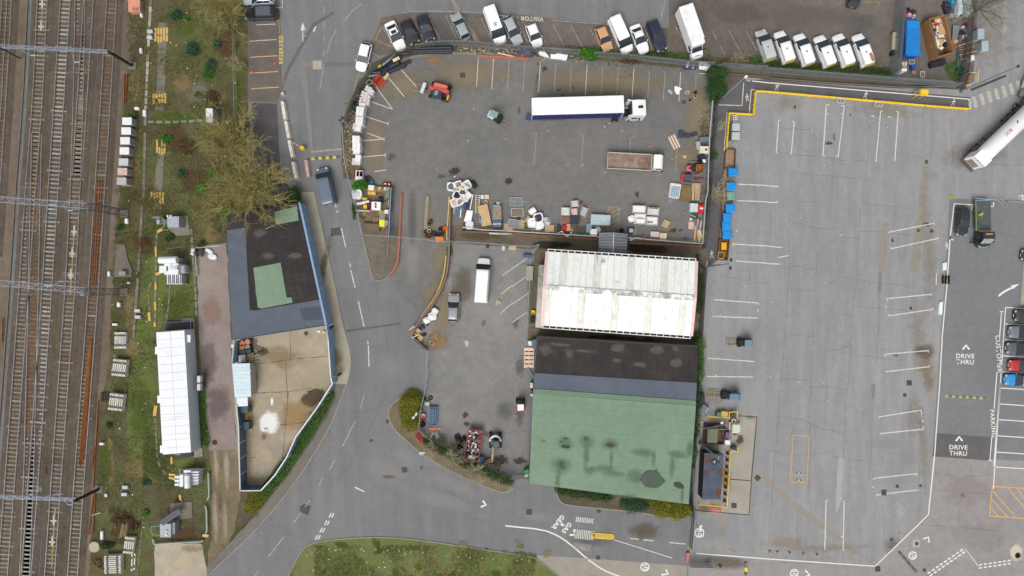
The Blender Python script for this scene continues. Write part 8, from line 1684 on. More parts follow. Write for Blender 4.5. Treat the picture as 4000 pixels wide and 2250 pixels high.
ga(zl,[(95,980),(125,945),(430,1230),(395,1255)],M((150,150,152)),'grey barred gate leaf across scrap corner',.9,12,'gate_leaf','gate');pn(zl,(135,940),(290,1060),.12,.06,M((190,120,130),.7),'pink white tape board behind gate leaf',.5,name='tape_board',cc='board')
t=ti('offcut_block','tan block with round plate lying in works yard','block',(*W(TF(1828,835)),0),rd(-10));Box((-.2,0,0),(.22,.9,.2),rd(-10)).o('block',wc,t);Cyl((.2,.05,0),(.2,.05,.2),.26,n=14).o('plate',M((176,160,140),.7),t)
pf(z2,685,1300,0,'pallet leaning at mesh fence in works yard',wc,1.1,.6,.05,nb=5);ct(z2,515,1300,.5,.7,.5,-8,'pale grey box at mesh fence in works yard',M((190,200,196)),sr=False);tv(z2,215,1265,.25,'black tyre lying at mesh fence');o=Cyl(W3(z2(245,1015),.35),W3(z2(665,1030),.35),.16,n=10).o('white_pipe',M((216,216,200)));ta(o,'long cream pipe lying outside lower rail','pipe')
t=ti('picnic_barrier','blue folded barrier by end of mesh fence','barrier',(*W(TG(115,484)),0),rd(-5));Box((0,0,.2),(1.3,.5,.5),0,.1).o('body',M((70,92,140),.6,va=.15),t);Box((.5,0,.3),(.4,.4,.2)).o('end',gv,t)
ga(TG,[(150,455),(200,393),(208,400),(160,462)],M((140,152,140)),'open steel gate leaf at passage end',1.6,3,'gate_leaf','gate')
sH('pale mossy concrete block on apron kerb',TG,[(108,558),(160,560),(155,668),(103,665)],.5,M((156,154,144),.9,va=.15,sb=3,di=(110,108,96)),'concrete_block','block')
bu(TG,159,908,.32,.5,(232,214,30),'bright yellow bucket on apron',ie=(210,190,20));du(TG,157,968,.42,.6,(50,44,44),'dark open drum on apron',oe=True);o=MB().tube([W3(TG(x,y),.05)for x,y in((175,1000),(120,1008),(90,1030),(85,1060),(105,1075),(118,1050))],.03,4).o('yellow_hose',M((180,170,110),.7));ta(o,'thin yellow hose looping by apron corner','hose')
ct(TG,170,1147,.75,1.35,1.2,8,'slate blue wheelie bin by black felt roof',M((84,112,120)),sr=False);ct(TG,136,1142,.5,.7,.8,15,'white twin tank by slate bin',M((226,228,226),.5),sr=False);t=pf(TG,128,1250,90,'long pink framed pallet grid by black felt roof',wf,3.1,1.5,.1,nb=5);pn(TG,(118,1325),(170,1410),.15,.1,M((120,128,140)),'grey post leaning by building corner',.3,name='post',cc='post')
ct(TK,148,12,.4,.8,1.0,0,'white meter box on building side',M((216,214,204)));he(TK,152,42,.4,.5,.4,bc,'black sack at building side',0,'bin_bag','bag');ct(TK,150,84,.5,.35,.4,0,'cream box at building side',M((222,214,190)));ct(TK,113,664,.75,.7,1.1,25,'bright green bin by palisade corner',M((20,150,62),.5));ct(TK,112,690,.7,.4,.6,20,'white tray beside green bin',M((226,230,230),.5),sr=False)
t=ti('barrier_stack','stack of blue grey pedestrian barriers lying in frame','barriers',(*W(zs(405,450),.4),0),rd(-4))
bb=M((106,138,166),.5,.2,va=.15,sb=3)
for s_ in PM:Box((s_*.62,0,.05),(.06,2.7,.6)).o('frame_side',bb,t);Box((0,s_*1.35,.05),(1.3,.06,.6)).o('frame_end',bb,t)
for k in range(12):Box((-.05,-1.15+k*.2,.45),(.95,.07,.06),ru(-.05,.05)).o('bar',bb,t)
for k in range(3):Box((-.5+k*.45,0,.5),(.06,2.3,.05),ru(-.05,.05)).o('long_bar',bb,t)
Box((0,0,.0),(1.2,2.6,.2)).o('base',M((52,66,80),.7),t)
bu(zs,265,450,.3,.6,(236,230,224),'white drum beside barrier stack',ie=(226,222,216));bu(zs,268,488,.32,.5,(206,50,66),'red tub beside barrier stack',ie=(200,46,62));[tv(zs,258,575-k*10,.42,'black tyre in pair below red tub',.25*k,'tyre pair')for k in range(2)];tv(zs,370,195,.35,'black tyre by gate post');ct(zs,315,278,.75,.6,.5,-3,'pale grey crate below gate post',M((190,188,178)),sr=False);[he(zs,x,y,.5,.5,.3,bc,'black bin bag at gate post',0,'bin_bag','bag','bags at the gate post')for x,y in((265,185),(285,205))]
pf(zs,410,642,15,'broken orange brown pallet lying below barriers',M((190,124,92),.8,va=.15),1.2,.9,.05,nb=4);pn(zs,(345,640),(520,630),.1,.06,wf,'loose pale batten across broken pallet',.2);he(zs,455,715,.7,1.0,.4,M((150,180,190),.4,va=.3,sb=5),'pale blue plastic sheeting bundle below broken pallet',20,'plastic_sheet','plastic',am=.8);pn(zs,(370,750),(410,690),.3,.12,M((190,186,150),.7),'cream board below broken pallet',.1)
ga(zs,[(150,735),(195,705),(260,790),(232,830)],M((176,36,36)),'red barred barrier panel lying on verge by hedge',.3,5,'red_barrier','barrier',M((130,28,28),.7));he(zs,245,975,.7,.6,.25,M((200,210,212),.4,va=.2,sb=8),'crumpled clear plastic on kerb',0,'plastic_litter','litter',am=.9)
t=ti('scrap_skip','red rimmed skip heaped with shiny black and white scrap','skip',(*W(zs(978,860),1.2),0),rd(-8));redr=M((150,70,70),.6,va=.15)
mb=MB();mb.rings([[(x,y,z)for x,y in((-a,-b),(a,-b),(a,b),(-a,b))]for a,b,z in((.9,1.9,0),(1.12,2.3,1.25),(1.03,2.2,1.25),(.95,2.1,.8))]);mb.o('tub',redr,t)
scr=[M((226,230,234),.4,va=.1),M((36,40,48),.5),M((120,120,104),.7),M((70,78,92),.5),M((206,202,190)),M((30,32,36),.5),M((150,158,170),.3,.4)]
rI=random.Random(11)
for k in range(90):Lump((rI.uniform(-.85,.85),rI.uniform(-2.0,2.0),.8+rI.uniform(0,.25)),(rI.uniform(.2,.6),rI.uniform(.12,.4),rI.uniform(.12,.35)),rI.uniform(0,3),k,.9,7,4).o('scrap_piece',rI.choice(scr),t)
Lump((-.1,-1.9,.9),(1.3,.6,.35),0,5,.6).o('cream_sheet',M((226,218,190),.7),t)
for x,y,w,d in((745,760,.9,.9),(790,810,1.0,.7),(845,785,1.0,.8),(780,900,.7,.9)):he(zs,x,y,w,d,.5,M((32,32,36),.4,va=.3,sb=6),'shiny black bin bag in heap beside scrap skip',x,'bin_bag','bag','bags beside the skip',.7)
for x,y in((715,880),(740,915),(735,850),(838,850)):bu(zs,x,y,.2,.35,(206,190,90),'yellow bucket among black bags','yellow buckets',(90,80,40))
ct(zs,1095,1060,.6,.7,.6,-10,'small blue box below scrap skip',M((80,110,160)));ct(zs,1050,1075,.5,.6,.4,15,'pale box beside small blue box',M((196,200,190)));pn(zs,(1080,1100),(1210,1065),.12,.1,gy,'grey bar below scrap skip',.3,name='bar',cc='bar');he(zs,1120,1125,.6,.4,.3,M((150,60,66),.7),'dull red sack by fence below skip',0,'sack','sack');du(zs,1270,1150,.28,.5,(34,36,40),'black drum below excavator boom')
for x,y,r_,c_,tp_,lb in((265,568,.48,(150,96,52),(176,116,62),'upper orange brown oil drum in walled yard'),(265,628,.48,(140,88,46),(160,104,54),'lower orange brown oil drum in walled yard'),(350,545,.5,(150,80,56),(190,116,84),'copper red oil drum in walled yard'),(350,625,.48,(40,42,48),(120,122,128),'black oil drum with pale top in walled yard'),(275,705,.5,(34,38,54),(40,44,60),'dark blue drum in walled yard'),(362,690,.5,(40,40,44),(56,56,60),'dark grey drum below pale topped one')):du(zy,x,y,r_*.9,.9,c_,lb,None,tp_)
cm(zy,260,810,1.3,1.3,.7,4,'dark slatted crate with white panel by lean to',M((84,82,80),.8,va=.2),M((190,190,186),.7,va=.2));ct(zy,390,775,1.0,1.3,.5,-4,'tan stone block beside small ladder',M((160,136,104),.8),sr=False);lA(zy,(390,805),(540,770),.55,6,M((206,194,150),.7),'short cream ladder in walled yard',.6);pn(zy,(310,865),(520,852),.14,.1,M((190,190,180),.7),'pale rail at foot of short ladder',.3);pn(zy,(480,735),(590,705),.16,.1,wm,'dark beam end above short ladder',.3)
he(zy,450,530,1.1,.8,.08,M((112,104,96),.9),'flat grey sack on floor beside drums',-20,'flat_sack','sack');he(zy,480,620,1.9,.9,.08,M((116,106,94),.9),'spread grey tarpaulin on floor beside drums',-25,'flat_tarpaulin','tarpaulin');ct(zy,1550,395,.5,.45,.35,5,'small yellow box by blue wall',M((220,186,110),.7));he(zy,1465,375,.5,.4,.2,wa,'white rag by small yellow box',0,'rag','rag',am=.8);ct(TE,1757,1163,.5,.5,.5,0,'small white box outside wall on gravel lane',cw,sr=False)
binb=M((24,140,214),.45,va=.08,sb=2);bF=M((18,86,150),.5,va=.1)
def sM(z,x,y,la,col=None,cold=None,w=1.25,d=1.15,h=1.3,rc=0,go=None):
 t=ti('wheeled_bin',la,'bin',(*W(z(x,y),h),0),rd(rc),go);c1,c2=col or binb,cold or bF
 Rings([[(sx*w/2*k,sy*d/2*k,zz)for sx,sy in((-1,-1),(1,-1),(1,1),PM)]for k,zz in((.82,.15),(1.0,h-.1))]).o('body',c2,t)
 Rings([[(sx*w/2*k,sy*d/2*k,zz)for sx,sy in((-1,-1),(1,-1),(1,1),PM)]for k,zz in((1.05,h-.1),(1.05,h-.04),(.8,h+.06))]).o('lid',c1,t)
 Box((-w/2-.02,0,h*.62),(.05,.3,.05)).o('handle',c2,t);Box((w/2+.02,0,h*.62),(.05,.3,.05)).o('handle',c2,t)
 for a in PM:
  for b in PM:Cyl((a*w*.36,b*d*.36-.03,.08),(a*w*.36,b*d*.36+.03,.08),.08,n=8).o('castor',rC,t)
 return t
for i,(x,y)in enumerate(((340,605),(325,720),(318,895),(292,970),(285,1040),(293,1110))):
 sM(zi,x,y,['blue lidded waste bin above pair of yellow stripes','blue lidded waste bin just above green mesh bin','blue lidded waste bin just below green mesh bin','blue lidded waste bin in tight run of four','blue lidded waste bin in tight run of four','blue lidded waste bin ending run by rusty tray'][i],w=1.35 if i not in(3,4)else 1.2,d=1.25,go='blue bins')
t=sM(zi,322,795,'green mesh lidded bin between blue bins',M((120,166,150)),M((66,104,92)),1.1,1.2,1.1)
for k in range(3):Box((-.3+.3*k,0,1.12),(.04,1.1,.05)).o('mesh_bar',M((60,90,82)),t)
def wj(z,x,y,la):
 t=ti('gas_store',la,'cabinet',(*W(z(x,y),1.5),0),rd(-2));Box((0,0,.05),(1.2,1.2,1.4),0,.06).o('body',M((150,158,156),.5,.2),t);Box((.05,0,1.42),(1.15,1.15,.1),0,.04).o('roof',M((190,198,196),.4,.2,va=.1),t);Box((-.5,0,.1),(.3,1.1,1.25)).o('shutter',M((104,112,110)),t)
wj(zi,362,240,'grey steel store beside yellow rail, upper of two');wj(zi,360,312,'grey steel store beside yellow rail, lower of two')
for i in range(4):
 for j in range(3):x,y=342+j*14,150+i*16;ta(Cyl(W3(zi(x,y),0),W3(zi(x,y),.9),.12,.10,8).o('gas_bottle',cw),'white gas bottle standing in cluster above grey stores','gas bottle','white gas bottles')
def tD(la,z,ps,h,ma,ie):
 w=[W(z(*p))for p in ps];t=ti('steel_tray',la,'tray',(sum(a[0]for a in w)/4,sum(a[1]for a in w)/4,0))
 for a,b in zip(w,w[1:]+w[:1]):Bar((*a,0),(*b,0),.14,h).o('side',ma,t,W_)
 Prism(w,.03,.08).o('floor',ie,t,W_);return t
tD('rusty steel tray between yellow rail and blue bins',zi,[(275,418),(352,425),(345,580),(262,575)],.45,M((96,74,58),.8,va=.2),M((150,124,98),.8,va=.2,sb=2,di=(176,166,150)))
tD('long rusty ground frame under blue bins',zi,[(262,580),(345,585),(300,1150),(215,1150)],.12,M((110,84,60),.8,va=.2),M((146,124,98),.8,va=.2,sb=2))
t=tD('brown timber skip holding yellow gas bottles at walkway end',zi,[(222,1152),(300,1155),(285,1318),(207,1310)],.6,M((112,84,58),.8,va=.2),M((104,80,56),.8,va=.2))
for k in range(5):c=W(zi(243+k*8,1205));Cyl((c[0],c[1]-.55,.35),(c[0],c[1]+.55,.35),.12,n=8).o('yellow_bottle',M((236,176,30),.5),t,W_)
ga(zi,[(220,1252),(268,1255),(262,1305),(215,1300)],M((206,166,84),.7),'yellow wooden frame in brown timber skip',.6,0,'wooden_pallet_top','frame')
for y in(668,860):
 for dx in(0,9):pn(zi,(330+dx,y-14),(326+dx,y+14),.1,.1,M((226,186,40)),'yellow skid bar between blue bins',.12,'yellow skid bars','skid_bar','bar')
t=ti('enclosed_skip','bright blue enclosed roll-on skip','skip',(*W(zn(375,530),2.0),0),0);bsk=M((28,122,196),.5,va=.1,sb=1.2)
a,b,c_,d_=[W(zn(*p),2.2)for p in((283,262),(485,270),(488,775),(283,765))];Prism([a,b,c_,d_],.3,2.1).o('body',M((30,92,156),.55,va=.1),t,W_);Prism([W(zn(*p),2.3)for p in((305,405),(487,405),(488,770),(285,762))],2.1,2.22).o('lid',bsk,t,W_);Prism([W(zn(*p),2.4)for p in((300,285),(478,290),(484,402),(305,402))],2.1,2.34).o('front_hood',M((36,130,202),.5,va=.1,sb=1.2),t,W_)
Bar(W3(zn(285,780),1.9),W3(zn(500,785),1.9),.3,.25).o('rear_beam',bsk,t,W_)
for x in(320,400,470):Bar(W3(zn(x,780),1.6),W3(zn(x-10,825),.8),.1,.12).o('rear_strut',M((24,84,150),.5),t,W_)
for k in range(7):p=W(zn(262,320+k*65),1.2);Box((*p,.4),(.1,.12,1.6)).o('side_rib',M((24,76,136),.5),t,W_)
t=ti('open_skip','large open skip with navy ribbed side and brown inside','skip',(*W(zn(760,540)),0));nv=M((44,42,92),.6,va=.15);
ob=[W(zn(*p),2.3)for p in((620,265),(840,215),(965,740),(750,800))];gb=[W(zn(*p),.1)for p in((628,300),(830,255),(945,735),(745,790))]
bn=M((150,112,74),.8,va=.15,sb=3)
for(p,q)in zip(ob,ob[1:]+ob[:1]):Bar((*p,.1),(*q,.1),.12,2.2).o('side_wall',bn,t,W_)
Prism(ob,.1,.2).o('floor',M((146,116,80),.85,va=.2),t,W_)
for k in range(9):
 pa,pb=W(zn(640-k*12,280+k*3),2.25-.24*k),W(zn(748-k*13,790+k*6),2.25-.24*k);Bar((*pa,2.2-.24*k),(*pb,2.2-.24*k),.1,.1).o('side_rib',nv,t,W_)
lo,hi=[W(zn(*p),.2)for p in((545,320),(655,870))],[W(zn(*p),2.3)for p in((630,280),(750,790))]
MB().add([(*lo[0],.15),(*lo[1],.15),(*hi[1],2.25),(*hi[0],2.25)],[(0,1,2,3)]).o('sloping_side',M((50,48,104),.6,va=.15,sb=2),t,W_)
Prism([W(zn(*p),1.0)for p in((640,885),(860,820),(850,905),(660,950))],.2,.9).o('rear_door',M((38,38,46),.7,va=.2),t,W_)
r3=random.Random(5)
for k in range(46):
 px=(r3.uniform(660,850),r3.uniform(280,680));px=(px[0]+(px[1]-280)*.16,px[1])if px[0]<760 else px
 Box((*W(zn(*px),1.5),1.0+r3.uniform(0,.35)),(r3.uniform(.2,.7),r3.uniform(.2,.6),r3.uniform(.05,.3)),r3.uniform(0,3),.02).o('waste_item',r3.choice([M((200,160,116),.8),wa,M((216,206,196),.7),cP,M((120,116,112),.7),M((230,230,230))]),t,W_)
for(x,y,w,d,r_,m_)in((800,430,1.0,1.2,5,cP),(720,610,1.0,1.3,-20,M((226,216,186),.8)),(735,335,.6,.45,20,M((200,40,52))),(740,280,.9,.6,30,M((206,170,130),.8)),(690,475,.6,.8,0,wd)):Box((*W(zn(x,y),1.6),1.4),(w,d,.15),rd(r_),.02).o('cardboard',m_,t,W_)
he(zn,800,650,.8,.7,.5,bc,'black bag at bottom of brown skip',0,'bin_bag','bag').location.z=.9
t=ti('steel_bunker','tan flat lidded bunker outside steel fence','box',(*W(zn(128,580),1.0),0),rd(-4));Box((0,0,0),(.75,2.6,1.0),0,.04).o('body',M((150,138,118),.8,va=.1),t);Box((0,0,1.0),(.8,2.65,.06)).o('lid',M((168,158,138),.8,va=.1),t)
ct(zn,125,735,.7,.7,.9,-4,'dark bin at foot of tan bunker',bc);ct(zn,265,985,.8,.4,1.6,0,'white sign board standing by fence corner',cw,None,'sign_board','sign',sr=False);he(zn,262,905,.7,1.1,.6,M((200,188,170),.8),'cream sack pile below blue skip',10,'sack','sack')
ct(zn,400,930,.65,.9,.8,5,'blue wheelie bin below blue skip',M((30,80,160),.5));ga(zn,[(330,850),(405,848),(402,905),(332,908)],M((170,176,180),.5),'grey trolley frame below blue skip',.9,2,'hand_trolley','trolley');ga(zn,[(492,1010),(552,1015),(545,1095),(490,1090)],M((190,192,192),.5),'pale folding trolley by compound fence',.9,1,'hand_trolley','trolley');t=ti('wood_round','round wooden reel lying in compound grass','reel',(*W(zn(385,1032)),0));Cyl((0,0,0),(0,0,.25),.4,n=18).o('disc',wd,t);Torus((0,0,.26),.38,.04,'z',18,4).o('rim',wm,t)
for x,y,w,c_ in((250,160,.9,(150,60,80)),(318,150,.9,(36,36,44)),(390,170,.7,(60,64,66)),(325,210,.8,(200,166,196)),(395,225,.6,(190,196,206)),(290,215,.5,(190,90,110))):he(zn,x,y,w,w*.9,.5,M(c_,.7,va=.3,sb=6),'coloured bag in heap above blue skip',10,'rubbish_bag','bag','bags above the blue skip',.7)
he(zn,870,110,1.3,1.8,.8,M((48,54,66),.6,va=.5,sb=6),'dark rubbish heap left of polythene covered stack',10,'rubbish_heap','rubbish',am=.8);he(zn,935,40,1.1,1.2,.8,M((56,140,176),.5,va=.3,sb=6),'turquoise wrapped heap behind polythene stack',10,'wrapped_heap','rubbish',am=.7);he(zn,1040,90,1.0,3.0,.9,M((206,212,214),.4,va=.2,sb=3),'bright white polythene cover on stack',-4,'polythene_cover','polythene',am=.4);he(zn,1150,90,1.6,2.6,.8,M((160,172,176),.4,va=.35,sb=4),'grey polythene covered stack under bare tree',-4,'polythene_stack','polythene',am=.5);he(zn,930,220,1.0,.8,.6,M((150,156,160),.5,va=.3),'grey sack rolls at foot of polythene stack',0,'sack_rolls','sacks',am=.6)
ga(zn,[(945,285),(1150,195),(1160,215),(955,310)],M((150,146,136)),'long comb like rack below polythene stack',.8,10,'rack','rack');ga(zn,[(955,370),(1040,370),(990,590),(945,590)],M((150,160,160)),'tall grey glazed frame in compound',.5,1,'glazed_screen','frame',M((120,130,130),.5))
for i,(x,y,w,d,c_)in enumerate(((1100,380,.4,.35,(206,206,210)),(1075,450,.9,.5,(44,46,52)),(1120,430,.5,.5,(160,164,170)),(1150,340,.5,.7,(150,50,56)),(1125,520,.8,.7,(180,190,196)),(1140,290,.5,.4,(170,166,160)),(1060,540,.5,.4,(120,100,84)),(1000,585,.6,.4,(216,196,160)))):ct(zn,x,y,w,d,.5,15,['small white box among compound clutter','long black case in compound clutter','grey box in compound clutter','red crate in compound clutter','pale blue grey box in compound clutter','greyish carton at top of compound clutter','brown carton in compound clutter','cream wedge box at timber ends'][i],M(c_,.6,va=.15),sr=False)
for i in range(9):
 y=560+i*32;a=(1010+i*5,y+30);b=(1190+i*17,y-40+i*2);pn(zn,a,b,.16+.05*(i%2),.12,M([(150,130,104),(112,92,70),(176,160,136),(128,112,96)][i%4],.85,va=.15),'long weathered timber in fan pile through compound fence',.5+.1*(i%3),'fan pile of timbers','timber_length','timber')
he(zn,960,640,.8,1.4,.5,M((150,104,76),.8,va=.4,sb=7),'orange brown broken wood at skip corner',0,'broken_wood','wood',am=.9)
for(x,y,w,d,lb)in((1278,518,.95,1.5,'pale blue grey square cabinet outside compound fence, upper'),(1335,685,.95,1.5,'pale blue grey square cabinet outside compound fence, lower')):cf(lb,zn(x-14,y+6),w,d,1.3,M((166,180,186)),0,dc=False)
ct(zn,1232,815,.55,.75,1.0,0,'small white box in dark frame by compound fence',cw,sr=False);he(zn,1050,985,1.4,.7,.6,M((34,92,66),.6,va=.25),'dark green tarpaulin bundle by compound fence',5,'tarpaulin','tarpaulin',am=.5);sh(zn,[(1010,740),(1040,735),(1080,960),(1010,960)],.1,.2,M((70,92,84),.7),'grey green sheet lying by compound fence');
rl('pale steel bike rail outside compound corner',[zn(1190,1020),zn(1280,1032),zn(1275,1150)],.9,.05,M((206,208,206),.5),2,'steel_rail');pn(zn,(1310,970),(1290,1180),.2,.12,M((200,176,110),.7),'yellow timber kerb by compound corner',.02);he(zn,1205,1090,.8,1.2,.4,M((150,110,80),.9,va=.4,sb=6),'reddish rubble pile by compound corner',0,'rubble_pile','rubble',am=.8);he(zn,1180,1195,1.0,.4,.3,M((206,176,116),.8),'tan sack by compound corner',10,'sack','sack')
t=ti('yellow_kiosk','bright yellow sign kiosk on legs over walkway','kiosk',(*W(zn(525,1340),.5),0));a=W(zn(540,1305),2.2);Box((a[0],a[1],1.9),(1.2,.75,.5),rd(-4),.05).o('box',yb,t,W_)
for dx in(-.5,.5):
 for dy in(-.3,.3):Cyl((a[0]+dx,a[1]+dy,0),(a[0]+dx,a[1]+dy,1.9),.05,n=6).o('leg',yb,t,W_)
def ha(T_,x,y):
 ga(T_,[(x-28,y-14),(x+26,y-10),(x+24,y+22),(x-28,y+18)],M((196,196,190)),'pale swing gate frame below long yellow rail',.9,1,'swing_gate','gate')['group']='swing gates'
ha(TD,550,758);ha(TD,837,782)
def lm(la,bA,h,hb,arm=None,ma=None,r=.12,cc='lamp post',name='lamp_post'):
 b=Vc((*W(bA),0));t=ti(name,la,cc,tuple(b));m_=ma or M((150,160,170),.5,.2)
 Cyl((0,0,0),(0,0,h),r,r*.55,12).o('column',m_,t);Box((0,0,0),(.4,.4,.05)).o('base_plate',da,t);Box((0,0,.3),(r*2.3,r*2.3,.6),0,.03).o('service_door',m_,t)
 for dx,dy,c_ in hb:
  Cyl((0,0,h),(dx*.8,dy*.8,h),.05,n=6).o('bracket',m_,t);Box((dx,dy,h-.06),(.45,.32,.14),atan2(dy,dx),.03).o('lamp_head',M(c_,.5),t)
 return t
dk=(50,52,58)
lm('grey column with twin dark floodlights by white wrapped loads',TB(745,1000),7.2,((-.1,.45,dk),(0,-.4,dk),(-.4,.1,dk)))
lm('tall grey mast with white head near ivy corner',TC(1590,735),9.5,((.3,.2,(226,226,226)),),r=.16)
lm('tall slim mast at end of walkway by zebra crossing',TD(1455,690),11.5,((.2,.1,dk),),r=.14)
lm('grey mast with two black floodlights beside walkway end',TG(1485,560),10.0,((.2,.55,dk),(.1,-.55,dk)),r=.15)
lm('pale mast rising over dark rectangular tank',zp(155,500),9.5,((.1,.55,dk),(.1,-.5,dk)),r=.14)
lm('pale cctv pole with brackets in gate post corner',zs(215,365),5.2,((.2,.3,(190,196,200)),(-.2,-.2,(190,196,200))),r=.09)
lm('thin green post on grass island',TJ(265,1449),5.0,((-.1,-.1,(120,140,120)),),r=.05,ma=M((110,136,110)),cc='post',name='post')
lm('white camera pole at barrier gate post',TK(1368,1030),3.2,((.25,.2,(230,230,230)),(.2,-.15,(230,230,230))),r=.06)
o=Bar(W3(TD(1530,680),.02),W3(TD(1795,572),.02),.32,.06).o('cable_ramp',M((72,68,62),.8));ta(o,'dark rubber cable ramp lying beside slim mast','cable ramp')
t=ti('barrier_gate','yellow barrier machine with red and white arm by road','barrier',(*W(TB(362,1140)),0));Box((0,.3,0),(.6,.5,1.1),0,.06).o('cabinet',yb,t);Bar((-.2,.35,1.0),(-1.5,1.1,2.3),.1,.08).o('arm',M((226,196,190)),t);[Bar((-.4-.35*k,.47+.2*k,1.2+.36*k),(-.5-.35*k,.53+.2*k,1.3+.36*k),.11,.085).o('red_band',M((190,60,56)),t)for k in range(3)]
def hu(T_,a,b,n,la,w=.45,pL=None,zz=.06):
 p,q=W(T_(*a)),W(T_(*b));L=dist(p,q);t=ti('speed_hump',la,'speed hump',(*p,.0),an(p,q))
 for i in range(n):Rings([[(L*(i+.01)/n,-w/2,.012),(L*(i+.01)/n,w/2,.012),(L*(i+.01)/n,w*.25,.012+zz),(L*(i+.01)/n,-w*.25,.012+zz)],[(L*(i+.99)/n,-w/2,.012),(L*(i+.99)/n,w/2,.012),(L*(i+.99)/n,w*.25,.012+zz),(L*(i+.99)/n,-w*.25,.012+zz)]]).o('segment',(pL or[M((196,186,90),.8,va=.2,sb=6),M((92,96,100),.8)])[i%2],t)
 return t
hu(TB,(418,1197),(632,1184),8,'yellow and black speed hump across road below stop line');hu(TL,(1335,90),(1645,107),12,'yellow and black speed hump in drive through lane',pL=[M((172,168,104),.8,va=.25,sb=6),M((104,108,108),.8)]);hu(TL,(985,1262),(1120,1420),8,'worn dark speed hump near ringed ten marking',pL=[M((84,90,94),.8),M((100,106,108),.8)])
t=ti('traffic_island','yellow painted kerbed island with red flag marker at gate','traffic island',(*W(TK(682,1146)),0),rd(-4));isl=M((196,168,76),.8,va=.2,sb=3,di=(150,140,100));n=10
ot=[(1.35+.42*cos(a_),.42*sin(a_))for a_ in[-pi/2+pi*i/n for i in range(n+1)]]+[(-1.35-.42*cos(a_),-.42*sin(a_))for a_ in[-pi/2+pi*i/n for i in range(n+1)]]
Prism(ot,0,.14).o('kerb_ring',M((226,190,60),.7),t);Prism([(x*.88,y*.72)for x,y in ot],.14,.155).o('top',isl,t);Cyl((-1.3,-.05,.14),(-1.25,-.55,1.1),.05,n=6).o('marker_post',M((206,130,116)),t);Box((-1.35,0,.155),(.3,.3,.2),0,.03).o('post_base',M((180,130,60),.7),t)
zgt=Zm(2650,1980,5.367)
def sB(pH,z,la,bK=14):
 w=[Vc(W3(zgt(*p),z))for p in pH];t=ti('steel_gate',la,'gate',(w[0].x,w[0].y,0));d=w[1]-w[0]
 for zz in(z,z*.55,.15):Cyl((w[0].x,w[0].y,zz),(w[1].x,w[1].y,zz),.05,n=6).o('rail',lg,t,W_)
 for i in range(bK+1):p=w[0].lerp(w[1],i/bK);Box((p.x,p.y,.1),(.06,.06,z-.1)).o('bar',pM,t,W_)
 return t
sB([(355,275),(300,930)],2.2,'long open grey steel gate standing across road mouth',40);sB([(270,1280),(740,1290)],2.0,'grey steel gate leaf folded back by concrete apron',26)
ct(TK,1328,1310,.45,1.4,.5,-4,'red painted barrier block beside open gate',M((196,110,114),.7,va=.1),None,'barrier_block','block',sr=False);pn(zgt,(200,820),(265,950),.12,.1,M((120,160,110)),'green stay bar at end of open gate',1.2,name='stay_bar',cc='bar')
for i,(T_,x,y)in enumerate(((TL,10,1265),(TL,68,1268),(TL,160,1275),(TL,263,1284),(TL,366,1290))):
 t=ti('cone_post','small yellow white delineator post in row along bottom of concrete yard','post',(*W(T_(x,y)),.016),0,'row of delineators');Cyl((0,0,.05),(0,0,.75),.1,.05,10).o('cone',M((232,226,190)),t);Box((0,0,0),(.4,.4,.06),0,.02).o('base',M((70,66,50),.8),t);Box((-.22,.0,.02),(.16,.22,.05)).o('foot',M((206,190,60),.7),t)
for T_,x,y in((TK,1525,1250),(TK,1660,1258),(TK,1820,1270),(TL,465,1312),(TL,615,1322),(TL,790,1335),(TL,900,1235),(TL,1000,1130)):pn(T_,(x-14,y-10),(x+16,y+14),.1,.08,M((176,160,90),.7),'fallen yellow delineator bar lying along yard edge',.02,'fallen delineators','delineator_bar','bar')
t=ti('yellow_box_post','grey post with yellow foot standing on forecourt','post',(*W(TK(1762,1395)),0));Box((0,0,0),(.5,.65,.3),0,.05).o('foot',M((220,196,60),.7),t);Box((0,.65,0),(.4,.8,.25),0,.05).o('pedestal',M((110,110,112),.7),t);Box((0,-.7,0),(.35,.5,.2),0,.05).o('stop',M((90,90,92),.7),t)
t=ti('pedestrian_barrier','leaning grey barrier leaves behind recovery truck','barrier',(*W(TH(1770,85),.8),0));wv=[Vc(W3(TH(*p),z_))for p,z_ in(((1728,55),1.1),((1760,50),1.1),((1810,105),.1),((1785,118),.1))]
for a,b in zip(wv,wv[1:]+wv[:1]):Cyl(tuple(a),tuple(b),.03,n=6).o('frame_tube',lg,t,W_)
for k in range(8):Cyl(tuple(wv[0].lerp(wv[3],k/8)),tuple(wv[1].lerp(wv[2],k/8)),.02,n=5).o('bar',lg,t,W_)
rl('pale blue pipe rail above recovery truck',[TH(1570,48),TH(1730,60)],1.0,.05,M((150,176,200),.5),3,'pipe_rail');rl('thin pale pipe rail at top right bay',[TH(1830,72),TH(1960,80)],1.0,.04,lg,3,'pipe_rail')
li(TH,[(1892,28,1932,26),(1892,52,1932,60),(1892,28,1892,52)],.12,w1,dr);wk(TH(1922,48),.3,.8,dr)
for ps,lb in(([(1322,535),(1350,532),(1348,590),(1320,592)],'white plate lying on yard edge above green ended frame'),([(1298,830),(1322,830),(1315,925),(1288,927),(1292,855)],'long white plate lying on yard edge below green ended frame')):sh(TH,ps,.03,.3,M((220,230,234),.5),lb,'white_plate','plate')
t=ti('folded_barrier','grey frame with lime green ends on yard edge','frame',(*W(TH(1332,662)),0),rd(-2));[Box((s_*.45,0,.05),(.05,1.3,.5)).o('side',da,t)for s_ in(-1,0,1)];[Box((0,s_*.65,.05),(1.0,.08,.12)).o('end',M((176,200,70)),t)for s_ in PM]
he(TH,1385,36,.8,.6,.15,M((150,160,60),.8,va=.3),'lime weeds and tape at corner of drive through',10,'tape_heap','tape')
